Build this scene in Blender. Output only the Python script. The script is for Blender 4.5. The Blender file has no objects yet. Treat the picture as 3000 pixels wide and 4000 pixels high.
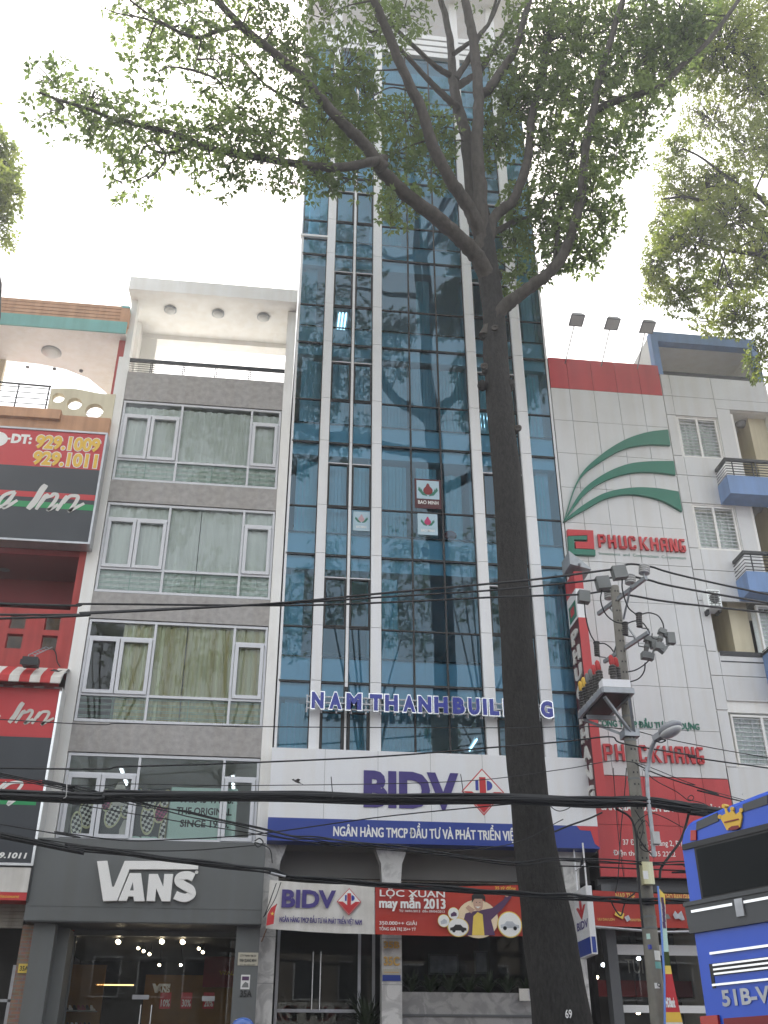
import bpy, bmesh, math, random
from mathutils import Vector, Matrix
random.seed(7)
SC = bpy.context.scene
COL = SC.collection
R = math.radians

# ------------------------------------------------------------------ camera
FPX, PITCH, YAW = 3959.54, .522093, .119052
CAM = Vector((0, -22, 1.4))
GZ = 0.5                                   # level of the road
_f = Vector((math.sin(YAW)*math.cos(PITCH), math.cos(YAW)*math.cos(PITCH), math.sin(PITCH)))
_r = Vector((math.cos(YAW), -math.sin(YAW), 0))
_u = _r.cross(_f)
cd = bpy.data.cameras.new('camera'); co = bpy.data.objects.new('camera', cd); COL.objects.link(co)
cd.sensor_fit = 'VERTICAL'; cd.sensor_height = 36; cd.lens = FPX/4000*36
cd.clip_start = .05; cd.clip_end = 3000
m4 = Matrix((_r, _u, -_f)).transposed().to_4x4(); m4.translation = CAM
co.matrix_world = m4
SC.camera = co
# ------------------------------------------------------------------ world, sun, exposure
SUN_EL, SUN_AZ = R(57), R(8)              # the sun stands high behind the houses
wd = bpy.data.worlds.new('World'); SC.world = wd; wd.use_nodes = True
nt = wd.node_tree; nt.nodes.clear()
sky = nt.nodes.new('ShaderNodeTexSky'); sky.sky_type = 'NISHITA'; sky.sun_disc = False
sky.sun_elevation = SUN_EL; sky.sun_rotation = SUN_AZ
sky.dust_density = 4.0; sky.air_density = 1.0; sky.ozone_density = 1.0
haze = nt.nodes.new('ShaderNodeMixRGB'); haze.inputs[0].default_value = .6
haze.inputs[2].default_value = (10.2, 10.3, 10.2, 1)       # thin bright cloud over the whole sky
bg = nt.nodes.new('ShaderNodeBackground'); bg.inputs[1].default_value = .11
wo = nt.nodes.new('ShaderNodeOutputWorld')
nt.links.new(sky.outputs[0], haze.inputs[1]); nt.links.new(haze.outputs[0], bg.inputs[0]); nt.links.new(bg.outputs[0], wo.inputs[0])
sl = bpy.data.lights.new('sun', 'SUN'); sl.energy = 3.2; sl.angle = R(.5); sl.color = (1, .95, .86)
so = bpy.data.objects.new('sun', sl); COL.objects.link(so)
sd = Vector((math.sin(SUN_AZ)*math.cos(SUN_EL), math.cos(SUN_AZ)*math.cos(SUN_EL), math.sin(SUN_EL)))
so.rotation_euler = sd.to_track_quat('Z', 'Y').to_euler(); so.location = (0, 60, 80)
SC.view_settings.view_transform = 'Standard'; SC.view_settings.look = 'None'
SC.view_settings.exposure = 1.2; SC.view_settings.gamma = 1
SC.render.engine = 'CYCLES'
SC.cycles.max_bounces = 8; SC.cycles.transparent_max_bounces = 12; SC.cycles.caustics_reflective = False; SC.cycles.caustics_refractive = False

# ------------------------------------------------------------------ measuring
def W(p, Y=0.0):
    "the point of the plane y = Y that the photograph shows at pixel p (3000 x 4000)"
    d = _f + _r*((p[0]-1500)/FPX) - _u*((p[1]-2000)/FPX)
    return CAM + d*((Y-CAM.y)/d.y)
def ZM(ox, oy, f): return lambda u, v: (ox+u/f, oy+v/f)
FV = lambda u, v: (u*1.80832, v*1.80832)
zB = ZM(1000, 2000, 1.3825); zC = ZM(2000, 1200, 1.659); zD = ZM(2100, 2200, 1.8433); zE = ZM(0, 1100, 1.3825)
zF = ZM(0, 2000, 1.508); zT = ZM(1150, 0, 1.659); zS = ZM(1100, 600, 1.508); zG = ZM(0, 0, 1.106); zR = ZM(1500, 0, 1.106)
zV = ZM(0, 3000, 1.508); zU = ZM(1000, 2900, 1.3825); zK = ZM(2100, 3000, 1.8433); zN = ZM(2500, 1200, 1.844)
zI1 = ZM(0, 1650, 3.16); zI2 = ZM(0, 2350, 3.16); zI3 = ZM(0, 3050, 2.328); zP = ZM(2250, 2180, 3.16); zQ = ZM(2200, 3400, 2.765)
zL = ZM(200, 3550, 1.9518)

# ------------------------------------------------------------------ materials
MATS = {}
def pmat(name, col, rough=.6, var=.08, scale=2.0, streak=0.0, bump=0.0, bscale=40., metal=0.0, spec=.4, col2=None, transl=0.0, coat=0.0, aniso=None):
    m = bpy.data.materials.new(name); m.use_nodes = True
    t = m.node_tree; n = t.nodes; b = n['Principled BSDF']
    b.inputs['Roughness'].default_value = rough; b.inputs['Metallic'].default_value = metal
    b.inputs['Specular IOR Level'].default_value = spec
    if coat: b.inputs['Coat Weight'].default_value = coat; b.inputs['Coat Roughness'].default_value = .05
    tc = n.new('ShaderNodeTexCoord'); no = n.new('ShaderNodeTexNoise')
    no.inputs['Scale'].default_value = scale; no.inputs['Detail'].default_value = 6
    vec = tc.outputs['Object']
    if aniso:
        ma = n.new('ShaderNodeMapping'); ma.inputs['Scale'].default_value = aniso; t.links.new(vec, ma.inputs[0]); vec = ma.outputs[0]
    t.links.new(vec, no.inputs['Vector'])
    cr = n.new('ShaderNodeValToRGB')
    c2 = col2 or tuple(min(1, c*(1+var)) for c in col)
    c1 = tuple(c*(1-var) for c in col) if col2 is None else col
    cr.color_ramp.elements[0].position = .3; cr.color_ramp.elements[1].position = .7
    cr.color_ramp.elements[0].color = (*c1, 1); cr.color_ramp.elements[1].color = (*c2, 1)
    t.links.new(no.outputs['Fac'], cr.inputs['Fac'])
    out = cr.outputs['Color']
    if streak:
        mp = n.new('ShaderNodeMapping'); mp.inputs['Scale'].default_value = (4, 4, .25)
        s2 = n.new('ShaderNodeTexNoise'); s2.inputs['Scale'].default_value = 1.3; s2.inputs['Detail'].default_value = 5
        t.links.new(tc.outputs['Object'], mp.inputs[0]); t.links.new(mp.outputs[0], s2.inputs['Vector'])
        r2 = n.new('ShaderNodeValToRGB'); r2.color_ramp.elements[0].position = .35; r2.color_ramp.elements[1].position = .62
        g = 1-streak; r2.color_ramp.elements[0].color = (g, g*.98, g*.95, 1); r2.color_ramp.elements[1].color = (1, 1, 1, 1)
        t.links.new(s2.outputs['Fac'], r2.inputs['Fac'])
        mu = n.new('ShaderNodeMixRGB'); mu.blend_type = 'MULTIPLY'; mu.inputs[0].default_value = 1
        t.links.new(out, mu.inputs[1]); t.links.new(r2.outputs['Color'], mu.inputs[2]); out = mu.outputs[0]
    t.links.new(out, b.inputs['Base Color'])
    if bump:
        nb = n.new('ShaderNodeTexNoise'); nb.inputs['Scale'].default_value = bscale; nb.inputs['Detail'].default_value = 4
        t.links.new(vec, nb.inputs['Vector'])
        bm_ = n.new('ShaderNodeBump'); bm_.inputs['Strength'].default_value = bump; bm_.inputs['Distance'].default_value = .02
        t.links.new(nb.outputs['Fac'], bm_.inputs['Height']); t.links.new(bm_.outputs[0], b.inputs['Normal'])
    if transl:
        tr = n.new('ShaderNodeBsdfTranslucent'); gn = n.new('ShaderNodeMixRGB'); gn.blend_type = 'MULTIPLY'; gn.inputs[0].default_value = 1; gn.inputs[2].default_value = (1.8, 1.75, 1.3, 1); t.links.new(out, gn.inputs[1]); t.links.new(gn.outputs[0], tr.inputs['Color'])
        mx = n.new('ShaderNodeMixShader'); mx.inputs[0].default_value = transl
        o = n['Material Output']
        t.links.new(b.outputs[0], mx.inputs[1]); t.links.new(tr.outputs[0], mx.inputs[2]); t.links.new(mx.outputs[0], o.inputs['Surface'])
    MATS[name] = m
    return m
def glass(name, tint, ior=1.6, wave=.0, wscale=.6, rough=0.0, refl=(.92, .97, 1)):
    m = bpy.data.materials.new(name); m.use_nodes = True
    t = m.node_tree; n = t.nodes; n.clear()
    o = n.new('ShaderNodeOutputMaterial'); mx = n.new('ShaderNodeMixShader')
    tr = n.new('ShaderNodeBsdfTransparent'); tr.inputs[0].default_value = (*tint, 1)
    gl = n.new('ShaderNodeBsdfGlossy'); gl.inputs['Roughness'].default_value = rough; gl.inputs[0].default_value = (*refl, 1)
    fr = n.new('ShaderNodeFresnel'); fr.inputs[0].default_value = ior
    t.links.new(fr.outputs[0], mx.inputs[0]); t.links.new(tr.outputs[0], mx.inputs[1]); t.links.new(gl.outputs[0], mx.inputs[2])
    t.links.new(mx.outputs[0], o.inputs[0])
    if wave:
        tc = n.new('ShaderNodeTexCoord'); no = n.new('ShaderNodeTexNoise'); no.inputs['Scale'].default_value = wscale; no.inputs['Detail'].default_value = 1
        bp = n.new('ShaderNodeBump'); bp.inputs['Strength'].default_value = wave; bp.inputs['Distance'].default_value = .05
        t.links.new(tc.outputs['Object'], no.inputs['Vector']); t.links.new(no.outputs['Fac'], bp.inputs['Height'])
        t.links.new(bp.outputs[0], gl.inputs['Normal'])
    MATS[name] = m
    return m
def emit(name, col, s):
    m = bpy.data.materials.new(name); m.use_nodes = True; t = m.node_tree; t.nodes.clear()
    o = t.nodes.new('ShaderNodeOutputMaterial'); e = t.nodes.new('ShaderNodeEmission')
    e.inputs[0].default_value = (*col, 1); e.inputs[1].default_value = s; t.links.new(e.outputs[0], o.inputs[0])
    MATS[name] = m
    return m
def tile_mat(name, c1, c2, mortar, bw, bh, axis='xz', rough=.6, msize=.01):
    m = bpy.data.materials.new(name); m.use_nodes = True; t = m.node_tree; n = t.nodes; b = n['Principled BSDF']
    b.inputs['Roughness'].default_value = rough
    tc = n.new('ShaderNodeTexCoord'); sx = n.new('ShaderNodeSeparateXYZ'); cx = n.new('ShaderNodeCombineXYZ')
    t.links.new(tc.outputs['Object'], sx.inputs[0])
    ad = n.new('ShaderNodeMath'); t.links.new(sx.outputs[0], ad.inputs[0])
    if axis == 'xz': t.links.new(sx.outputs[1], ad.inputs[1])
    else: ad.inputs[1].default_value = 0
    t.links.new(ad.outputs[0], cx.inputs[0]); t.links.new(sx.outputs[2 if axis == 'xz' else 1], cx.inputs[1])
    br = n.new('ShaderNodeTexBrick'); br.inputs['Scale'].default_value = 1
    br.inputs['Brick Width'].default_value = bw; br.inputs['Row Height'].default_value = bh; br.inputs['Mortar Size'].default_value = msize
    br.inputs['Color1'].default_value = (*c1, 1); br.inputs['Color2'].default_value = (*c2, 1); br.inputs['Mortar'].default_value = (*mortar, 1)
    t.links.new(cx.outputs[0], br.inputs['Vector'])
    no = n.new('ShaderNodeTexNoise'); no.inputs['Scale'].default_value = 9; t.links.new(tc.outputs['Object'], no.inputs['Vector'])
    mu = n.new('ShaderNodeMixRGB'); mu.blend_type = 'OVERLAY'; mu.inputs[0].default_value = .35
    t.links.new(br.outputs['Color'], mu.inputs[1]); t.links.new(no.outputs['Color'], mu.inputs[2]); t.links.new(mu.outputs[0], b.inputs['Base Color'])
    MATS[name] = m
    return m
def marble(name, base, vein):
    m = bpy.data.materials.new(name); m.use_nodes = True; t = m.node_tree; n = t.nodes; b = n['Principled BSDF']
    b.inputs['Roughness'].default_value = .25
    tc = n.new('ShaderNodeTexCoord'); no = n.new('ShaderNodeTexNoise'); no.inputs['Scale'].default_value = 2.2; no.inputs['Detail'].default_value = 8
    no.inputs['Distortion'].default_value = 2.2; t.links.new(tc.outputs['Object'], no.inputs['Vector'])
    cr = n.new('ShaderNodeValToRGB'); cr.color_ramp.elements[0].position = .42; cr.color_ramp.elements[1].position = .55
    cr.color_ramp.elements[0].color = (*vein, 1); cr.color_ramp.elements[1].color = (*base, 1)
    t.links.new(no.outputs['Fac'], cr.inputs[0]); t.links.new(cr.outputs[0], b.inputs['Base Color'])
    MATS[name] = m
    return m
def checker(name, a, b_, s):
    m = bpy.data.materials.new(name); m.use_nodes = True; t = m.node_tree; n = t.nodes; b = n['Principled BSDF']
    tc = n.new('ShaderNodeTexCoord'); mp = n.new('ShaderNodeMapping'); mp.inputs['Rotation'].default_value = (0, R(20), 0); mp.inputs['Location'].default_value = (.013, .5, .017)
    ck = n.new('ShaderNodeTexChecker'); ck.inputs['Scale'].default_value = s
    ck.inputs['Color1'].default_value = (*a, 1); ck.inputs['Color2'].default_value = (*b_, 1)
    t.links.new(tc.outputs['Object'], mp.inputs[0]); t.links.new(mp.outputs[0], ck.inputs[0]); t.links.new(ck.outputs[0], b.inputs['Base Color'])
    MATS[name] = m
    return m

pmat('white_panel', (.75, .76, .78), .38, .02, 1.2, streak=.025)
pmat('white_paint', (.82, .815, .795), .7, .04, 1.5, streak=.05, bump=.05)
pmat('cream_paint', (.66, .60, .44), .75, .05, 2, streak=.12, bump=.05)
pmat('grey_render', (.37, .355, .345), .85, .16, 7, streak=.05, bump=.15, bscale=25)
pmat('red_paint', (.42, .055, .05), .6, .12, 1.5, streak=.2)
pmat('peach_paint', (.55, .30, .17), .7, .1, 2, streak=.2)
pmat('teal_paint', (.16, .42, .40), .6, .08, 2, streak=.12)
pmat('blue_paint', (.16, .27, .50), .6, .07, 1.5, streak=.12)
pmat('panel_white', (.63, .635, .64), .5, .05, .9, streak=.05)
pmat('panel_red', (.50, .045, .05), .4, .06, 1.2, streak=.1)
pmat('joint_dark', (.03, .03, .03), .8)
pmat('black_metal', (.02, .021, .023), .45)
pmat('alu_white', (.62, .63, .66), .35, .03, 3)
pmat('steel', (.42, .43, .45), .35, .1, 6, metal=.7)
pmat('galv', (.34, .36, .38), .45, .15, 8, metal=.4)
pmat('dark_grey', (.10, .103, .108), .55, .05, 2)
pmat('fascia_grey', (.120, .128, .128), .5, .06, 1.0, streak=.06)
pmat('letter_white', (.80, .79, .76), .45, .02)
pmat('letter_grey', (.62, .61, .58), .5, .03)
pmat('letter_blue', (.022, .035, .30), .3, .05, spec=.6)
pmat('indigo', (.055, .038, .19), .5, .06)
pmat('sign_blue', (.022, .05, .27), .4, .05, 1)
pmat('sign_red', (.52, .035, .04), .4, .06, 1.2)
pmat('banner_red', (.34, .022, .018), .55, .14, .8, col2=(.50, .05, .022))
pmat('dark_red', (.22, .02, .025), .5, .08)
pmat('maroon', (.075, .012, .016), .5, .1)
pmat('sign_dark', (.035, .040, .048), .4, .1, 1.0)
pmat('yellow_text', (.75, .47, .06), .5, .04)
pmat('gold', (.60, .38, .12), .35, .1, 5, metal=.6)
pmat('green_sign', (.025, .165, .11), .45, .05)
pmat('green_stripe', (.02, .28, .09), .5, .05)
pmat('mint', (.48, .68, .60), .6, .05, 1.5)
pmat('mint_bright', (.60, .80, .73), .6, .05, 1.5)
pmat('black_text', (.02, .02, .02), .5)
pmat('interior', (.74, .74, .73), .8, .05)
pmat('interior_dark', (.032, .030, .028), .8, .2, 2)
pmat('upstand', (.90, .90, .90), .6, .02)
pmat('blind', (.74, .76, .74), .75, .05, 3)
pmat('blind_green', (.60, .74, .70), .75, .06, 3)
pmat('curtain_pale', (.92, .96, .94), .8, .05, 2, transl=.0)
pmat('curtain_cream', (.50, .43, .20), .8, .12, 5, col2=(.80, .84, .62), aniso=(1.4, .2, .02))
pmat('wood', (.16, .07, .025), .5, .3, 4)
pmat('concrete', (.24, .23, .20), .85, .16, 4, streak=.22, bump=.25)
pmat('asphalt', (.05, .05, .052), .9, .2, 3, bump=.3)
pmat('paving', (.22, .20, .18), .85, .15, 2, bump=.2)
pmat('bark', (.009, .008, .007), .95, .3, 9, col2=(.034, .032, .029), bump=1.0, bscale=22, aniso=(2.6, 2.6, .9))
pmat('bark_light', (.038, .033, .028), .95, .25, 5, col2=(.080, .072, .062), bump=.8, bscale=16, aniso=(2, 2, .8))  # paler bark: bright veil over limbs and twigs put into colour; scars too
pmat('leaf', (.066, .104, .036), .45, .3, .8, col2=(.150, .200, .075), transl=.6)
pmat('leaf_far', (.085, .125, .030), .5, .3, .9, col2=(.19, .22, .060), transl=.62)
pmat('leaf_dark', (.020, .035, .012), .5, .3, 2)
pmat('rubber', (.013, .013, .014), .5)
pmat('cable', (.014, .015, .017), .55)
pmat('porcelain', (.46, .46, .45), .25, .1, 9)
pmat('brown_ins', (.075, .07, .065), .35, .2, 9)
pmat('grey_plastic', (.17, .18, .175), .5, .08)
pmat('bus_blue', (.012, .085, .60), .35, .05, coat=.2)
pmat('bus_light_blue', (.10, .22, .62), .3, .05, coat=.5)
pmat('bus_grey', (.06, .065, .07), .4, .1)
pmat('chrome', (.72, .73, .74), .18, .05, metal=.85)
pmat('tail_red', (.45, .03, .02), .2, .1)
pmat('skin', (.52, .33, .24), .55, .06)
pmat('helmet', (.03, .10, .36), .22, .1, 5, coat=.7)
pmat('cloth', (.12, .16, .24), .85, .1)
pmat('trousers', (.03, .03, .035), .85, .1)
pmat('paper', (.72, .72, .70), .7, .04)
pmat('yellow_wall', (.24, .115, .012), .6, .2, 2)
pmat('soffit', (.22, .215, .205), .8, .06, 1)
pmat('canvas_white', (.66, .64, .60), .75, .08, 3, streak=.15)
pmat('canvas_red', (.50, .05, .05), .75, .1, 3, streak=.15)
pmat('lens', (.55, .56, .55), .3, .05)
pmat('lamp_body', (.30, .31, .33), .5, .1)
pmat('purple', (.09, .04, .10), .6, .15)
pmat('poster_yellow', (.75, .55, .10), .6, .1)
pmat('poster_glow', (.78, .62, .42), .6, .1, 1.5)
pmat('silver', (.45, .47, .50), .35, .2, 8)
pmat('plaque', (.50, .47, .38), .35, .08, metal=.4)
pmat('old_wall', (.30, .28, .24), .85, .15, 1.5, streak=.25)
pmat('poster_pale', (.42, .56, .64), .6, .04)  # white poster paper with the blue cast of tinted glass put into its colour
pmat('pale_pink', (.50, .33, .36), .6, .04)
pmat('far_grey', (.14, .14, .14), .85, .2, 1.5, streak=.2)
pmat('far_tan', (.20, .17, .14), .85, .2, 1.5, streak=.2)
pmat('magenta', (.45, .02, .12), .5, .05)
tile_mat('brick', (.30, .16, .10), (.22, .13, .09), (.20, .18, .16), .22, .065)
tile_mat('paving_tiles', (.24, .19, .17), (.20, .17, .16), (.12, .11, .10), .4, .4, 'xy')
tile_mat('wall_tiles', (.62, .62, .61), (.57, .57, .57), (.40, .40, .40), .8, .4, 'xz', .35, .006)
marble('marble_dark', (.33, .32, .31), (.24, .235, .23))
marble('marble', (.60, .59, .57), (.42, .41, .40))
checker('check_black', (.02, .02, .02), (.75, .74, .70), 17)
checker('check_pink', (.45, .05, .18), (.06, .03, .05), 22)
checker('check_blue', (.10, .35, .55), (.02, .03, .05), 18)
glass('blue_glass', (.43, .79, 1.0), 1.85, wave=.02, wscale=.7, refl=(.62, .84, 1))
glass('clear_glass', (.95, 1, .98), 1.6, wave=.04, wscale=.9)
glass('thin_glass', (.9, .95, .93), 1.4)
glass('shop_glass', (.80, .84, .82), 1.5)
glass('bus_glass', (.10, .12, .12), 1.22)
emit('lamp_warm', (1, .80, .55), 14)
emit('lamp_white', (.85, .95, 1), 2.2)
emit('lamp_cool', (.8, .88, 1), 10)
emit('lamp_line', (1, .6, .25), 1.6)

# ------------------------------------------------------------------ mesh builder
class M:
    def __init__(s): s.v = []; s.f = []; s.mi = []; s.sm = []
    def add(s, vs, fs, mi=0, smooth=False):
        o = len(s.v); s.v += [tuple(p) for p in vs]
        for f in fs: s.f.append([i+o for i in f]); s.mi.append(mi); s.sm.append(smooth)
        return s
    def box(s, x0, x1, y0, y1, z0, z1, mi=0):
        vs = [(x, y, z) for z in (z0, z1) for y in (y0, y1) for x in (x0, x1)]
        return s.add(vs, [(0, 2, 3, 1), (4, 5, 7, 6), (0, 1, 5, 4), (1, 3, 7, 5), (3, 2, 6, 7), (2, 0, 4, 6)], mi)
    def quad(s, a, b, c, d, mi=0): return s.add([a, b, c, d], [(0, 1, 2, 3)], mi)
    def prism(s, poly, y0, y1, mi=0):
        "a polygon of (x, z) given a thickness along y"
        n = len(poly)
        vs = [(x, y0, z) for x, z in poly]+[(x, y1, z) for x, z in poly]
        fs = [tuple(range(n)), tuple(range(2*n-1, n-1, -1))]+[(i, i+n, (i+1) % n+n, (i+1) % n) for i in range(n)]
        return s.add(vs, fs, mi)
    def strip(s, a, b, y0, y1, mi=0):
        "two matching edge lines of (x, z) points joined into a slab of thickness y0..y1"
        n = len(a)
        vs = [(x, y0, z) for x, z in a]+[(x, y0, z) for x, z in b]+[(x, y1, z) for x, z in a]+[(x, y1, z) for x, z in b]
        fs = []
        for i in range(n-1):
            fs += [(i, i+1, n+i+1, n+i), (2*n+i, 3*n+i, 3*n+i+1, 2*n+i+1), (i, 2*n+i, 2*n+i+1, i+1), (n+i, n+i+1, 3*n+i+1, 3*n+i)]
        fs += [(0, n, 3*n, 2*n), (n-1, 3*n-1, 4*n-1, 2*n-1)]
        return s.add(vs, fs, mi)
    def tube(s, pts, rad, n=8, mi=0, cap=True, smooth=True):
        pts = [Vector(p) for p in pts]; k = len(pts)
        rad = [rad]*k if not hasattr(rad, '__len__') else rad
        vs = []; nrm = None
        for i, p in enumerate(pts):
            t = (pts[min(i+1, k-1)]-pts[max(i-1, 0)]).normalized()
            if nrm is None:
                nrm = t.orthogonal().normalized()
            else:
                nrm = (nrm-t*nrm.dot(t))
                nrm = nrm.normalized() if nrm.length > 1e-6 else t.orthogonal().normalized()
            bi = t.cross(nrm)
            for j in range(n):
                a = 2*math.pi*j/n
                vs.append(p+(nrm*math.cos(a)+bi*math.sin(a))*rad[i])
        fs = [(i*n+j, i*n+(j+1) % n, (i+1)*n+(j+1) % n, (i+1)*n+j) for i in range(k-1) for j in range(n)]
        s.add(vs, fs, mi, smooth)
        if cap: s.add(vs[:n], [tuple(range(n-1, -1, -1))], mi); s.add(vs[-n:], [tuple(range(n))], mi)
        return s
    def bar(s, a, b, w, h=None, mi=0):
        a, b = Vector(a), Vector(b); h = h or w; t = (b-a).normalized()
        up = Vector((0, 0, 1)) if abs(t.z) < .95 else Vector((0, 1, 0))
        r = t.cross(up).normalized(); u = r.cross(t)
        vs = [p+r*(i*w/2)+u*(j*h/2) for p in (a, b) for i, j in ((-1, -1), (1, -1), (1, 1), (-1, 1))]
        return s.add(vs, [(3, 2, 1, 0), (4, 5, 6, 7), (0, 1, 5, 4), (1, 2, 6, 5), (2, 3, 7, 6), (3, 0, 4, 7)], mi)
    def lathe(s, base, axis, prof, n=16, mi=0):
        "prof: (distance along axis, radius)"
        base, axis = Vector(base), Vector(axis).normalized()
        e = axis.orthogonal().normalized(); g = axis.cross(e)
        vs = [base+axis*h+(e*math.cos(2*math.pi*j/n)+g*math.sin(2*math.pi*j/n))*max(r, 1e-4) for h, r in prof for j in range(n)]
        k = len(prof)
        fs = [(i*n+j, i*n+(j+1) % n, (i+1)*n+(j+1) % n, (i+1)*n+j) for i in range(k-1) for j in range(n)]
        s.add(vs, fs, mi, True)
        s.add(vs[:n], [tuple(range(n-1, -1, -1))], mi); s.add(vs[-n:], [tuple(range(n))], mi)
        return s
    def ell(s, c, r, n=14, mi=0, rot=None):
        vs = []; k = n//2
        for i in range(k+1):
            a = math.pi*i/k
            for j in range(n):
                b = 2*math.pi*j/n
                p = Vector((math.sin(a)*math.cos(b)*r[0], math.sin(a)*math.sin(b)*r[1], math.cos(a)*r[2]))
                if rot: p = rot @ p
                vs.append(Vector(c)+p)
        fs = [(i*n+j, (i+1)*n+j, (i+1)*n+(j+1) % n, i*n+(j+1) % n) for i in range(k) for j in range(n)]
        return s.add(vs, fs, mi, True)
    def disc(s, x, z, rx, rz, y, n=28, th=.003, mi=0):
        return s.prism([(x+rx*math.cos(2*math.pi*i/n), z+rz*math.sin(2*math.pi*i/n)) for i in range(n)], y-th, y, mi)
    def build(s, name, mats, parent=None, recalc=True):
        me = bpy.data.meshes.new(name)
        org = wloc(parent) if parent else Vector((0, 0, 0))
        me.from_pydata([(p[0]-org.x, p[1]-org.y, p[2]-org.z) for p in s.v], [], s.f)
        mats = [mats] if isinstance(mats, str) else mats
        for k in mats: me.materials.append(MATS[k])
        me.polygons.foreach_set('material_index', s.mi); me.polygons.foreach_set('use_smooth', s.sm)
        if recalc and len(s.f) < 60000 and 'glass' not in mats[0]:
            b = bmesh.new(); b.from_mesh(me)
            bmesh.ops.recalc_face_normals(b, faces=b.faces); b.to_mesh(me); b.free()
        me.update()
        o = bpy.data.objects.new(name, me); COL.objects.link(o)
        if parent: o.parent = parent
        return o
def wloc(o):
    v = Vector(o.location)
    while o.parent: o = o.parent; v = v+o.location
    return v
def tag(o, label=None, cat=None, group=None, kind=None):
    if label: o['label'] = label
    if cat: o['category'] = cat
    if group: o['group'] = group
    if kind: o['kind'] = kind
    return o
def thing(name, label, cat, loc, group=None):
    o = bpy.data.objects.new(name, None); COL.objects.link(o); o.location = loc; o.empty_display_size = .2
    return tag(o, label, cat, group)
def copy_tree(o, parent=None):
    c = o.copy(); COL.objects.link(c)
    if parent: c.parent = parent
    for ch in [x for x in bpy.data.objects if x.parent == o]: copy_tree(ch, c)
    return c
def lerp(a, b, t): return a+(b-a)*t
def smooth_line(p, n=6):
    "Catmull-Rom through the points"
    p = [Vector(q) for q in p]
    if len(p) < 3: return [p[0].lerp(p[1], i/n) for i in range(n+1)] if len(p) == 2 else p
    out = []
    for i in range(len(p)-1):
        a = p[i-1] if i else p[0]*2-p[1]; b, c = p[i], p[i+1]; d = p[i+2] if i+2 < len(p) else p[-1]*2-p[-2]
        for k in range(n):
            t = k/n
            out.append(.5*((2*b)+(c-a)*t+(2*a-5*b+4*c-d)*t*t+(3*b-a-3*c+d)*t**3))
    return out+[p[-1]]

# ------------------------------------------------------------------ lettering
_H = {}
def glyphs(s, bold=0.0, res=3):
    cu = bpy.data.curves.new('t', 'FONT'); cu.body = s; cu.resolution_u = res; cu.offset = bold; cu.size = 1
    ob = bpy.data.objects.new('t', cu); COL.objects.link(ob)
    dg = bpy.context.evaluated_depsgraph_get(); ev = ob.evaluated_get(dg); me = ev.to_mesh()
    vs = [(v.co.x, v.co.y) for v in me.vertices]; fs = [tuple(p.vertices) for p in me.polygons]
    ev.to_mesh_clear(); bpy.data.objects.remove(ob); bpy.data.curves.remove(cu)
    return vs, fs
def cap_h(bold):
    if bold not in _H:
        v, _ = glyphs('H', bold); ys = [p[1] for p in v]; _H[bold] = (min(ys), max(ys))
    return _H[bold]
def text_into(mb, s, x0, x1, z0, z1, y, depth=.004, bold=.02, shear=0.0, mi=0, side=None, dz=0.0):
    """letters fitted to x0..x1, capitals z0..z1, front face at y-depth, back at y; side=X puts them on the plane x=X facing -x with x0..x1 running
    along -y; dz lifts the right end (a line that climbs)"""
    if any(ord(ch) > 127 for ch in s) and bold > .012:        # accented glyphs: thicken by overprinting instead of offsetting outlines
        e = bold*.75*(z1-z0)/.72
        for k, (ex, ez) in enumerate(((-e, -e*.6), (e, e*.6), (e, -e*.6), (-e, e*.6), (0, 0))):
            text_into(mb, s, x0+ex, x1+ex, z0+ez, z1+ez, y-.0004*k, depth, 0.0, shear, mi, side, dz)
        return mb
    v, f = glyphs(s, bold)
    xs = [p[0] for p in v]; a, b = min(xs), max(xs); h0, h1 = cap_h(bold)
    sx = (x1-x0)/(b-a); sz = (z1-z0)/(h1-h0)
    P = [(x0+(x-a)*sx+shear*(y_-h0)*sz, z0+(y_-h0)*sz+dz*(x-a)/(b-a)) for x, y_ in v]
    if side is None: fr = [(x, y-depth, z) for x, z in P]; bk = [(x, y, z) for x, z in P]
    else: fr = [(side-depth, -x, z) for x, z in P]; bk = [(side, -x, z) for x, z in P]
    n = len(P); edges = {}
    for q in f:
        for i in range(len(q)):
            e = (q[i], q[(i+1) % len(q)]); edges[e] = 1
    sides = [(a_, a_+n, b_+n, b_) for (a_, b_) in edges if (b_, a_) not in edges] if depth > .006 else []
    mb.add(fr+bk, [tuple(q) for q in f]+sides, mi)
    return mb
def text(name, s, x0, x1, z0, z1, y, mat, parent, **k):
    return text_into(M(), s, x0, x1, z0, z1, y, **k).build(name, mat, parent, recalc=False)
def px_rect(z, a, b, Y):
    p, q = W(z(*a), Y), W(z(*b), Y)
    return min(p.x, q.x), max(p.x, q.x), min(p.z, q.z), max(p.z, q.z)

# ================================================================== SETTING
def ground(name, x0, x1, y0, y1, z, mat, th=.3):
    return tag(M().box(x0, x1, y0, y1, z-th, z).build(name, mat), kind='structure')
tag(M().quad((-900, -900, GZ-.02), (900, -900, GZ-.02), (900, 900, GZ-.02), (-900, 900, GZ-.02)).build('ground', 'paving'), kind='structure')
ground('road', -120, 120, -19.0, -5.2, GZ, 'asphalt', .015)
ground('pavement', -120, 120, -5.0, 1.0, GZ+.14, 'paving_tiles', .4)
ground('kerb', -120, 120, -5.2, -5.0, GZ+.15, 'concrete', .4)
ground('opposite_pavement', -120, 120, -28, -19.2, GZ+.14, 'paving_tiles', .4)
ground('opposite_kerb', -120, 120, -19.2, -19.0, GZ+.15, 'concrete', .4)
mk = M()
for i in range(-12, 14): mk.box(i*6, i*6+3, -12.16, -12.04, GZ, GZ+.004)
tag(mk.build('road_marking', 'white_paint'), kind='structure')

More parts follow.
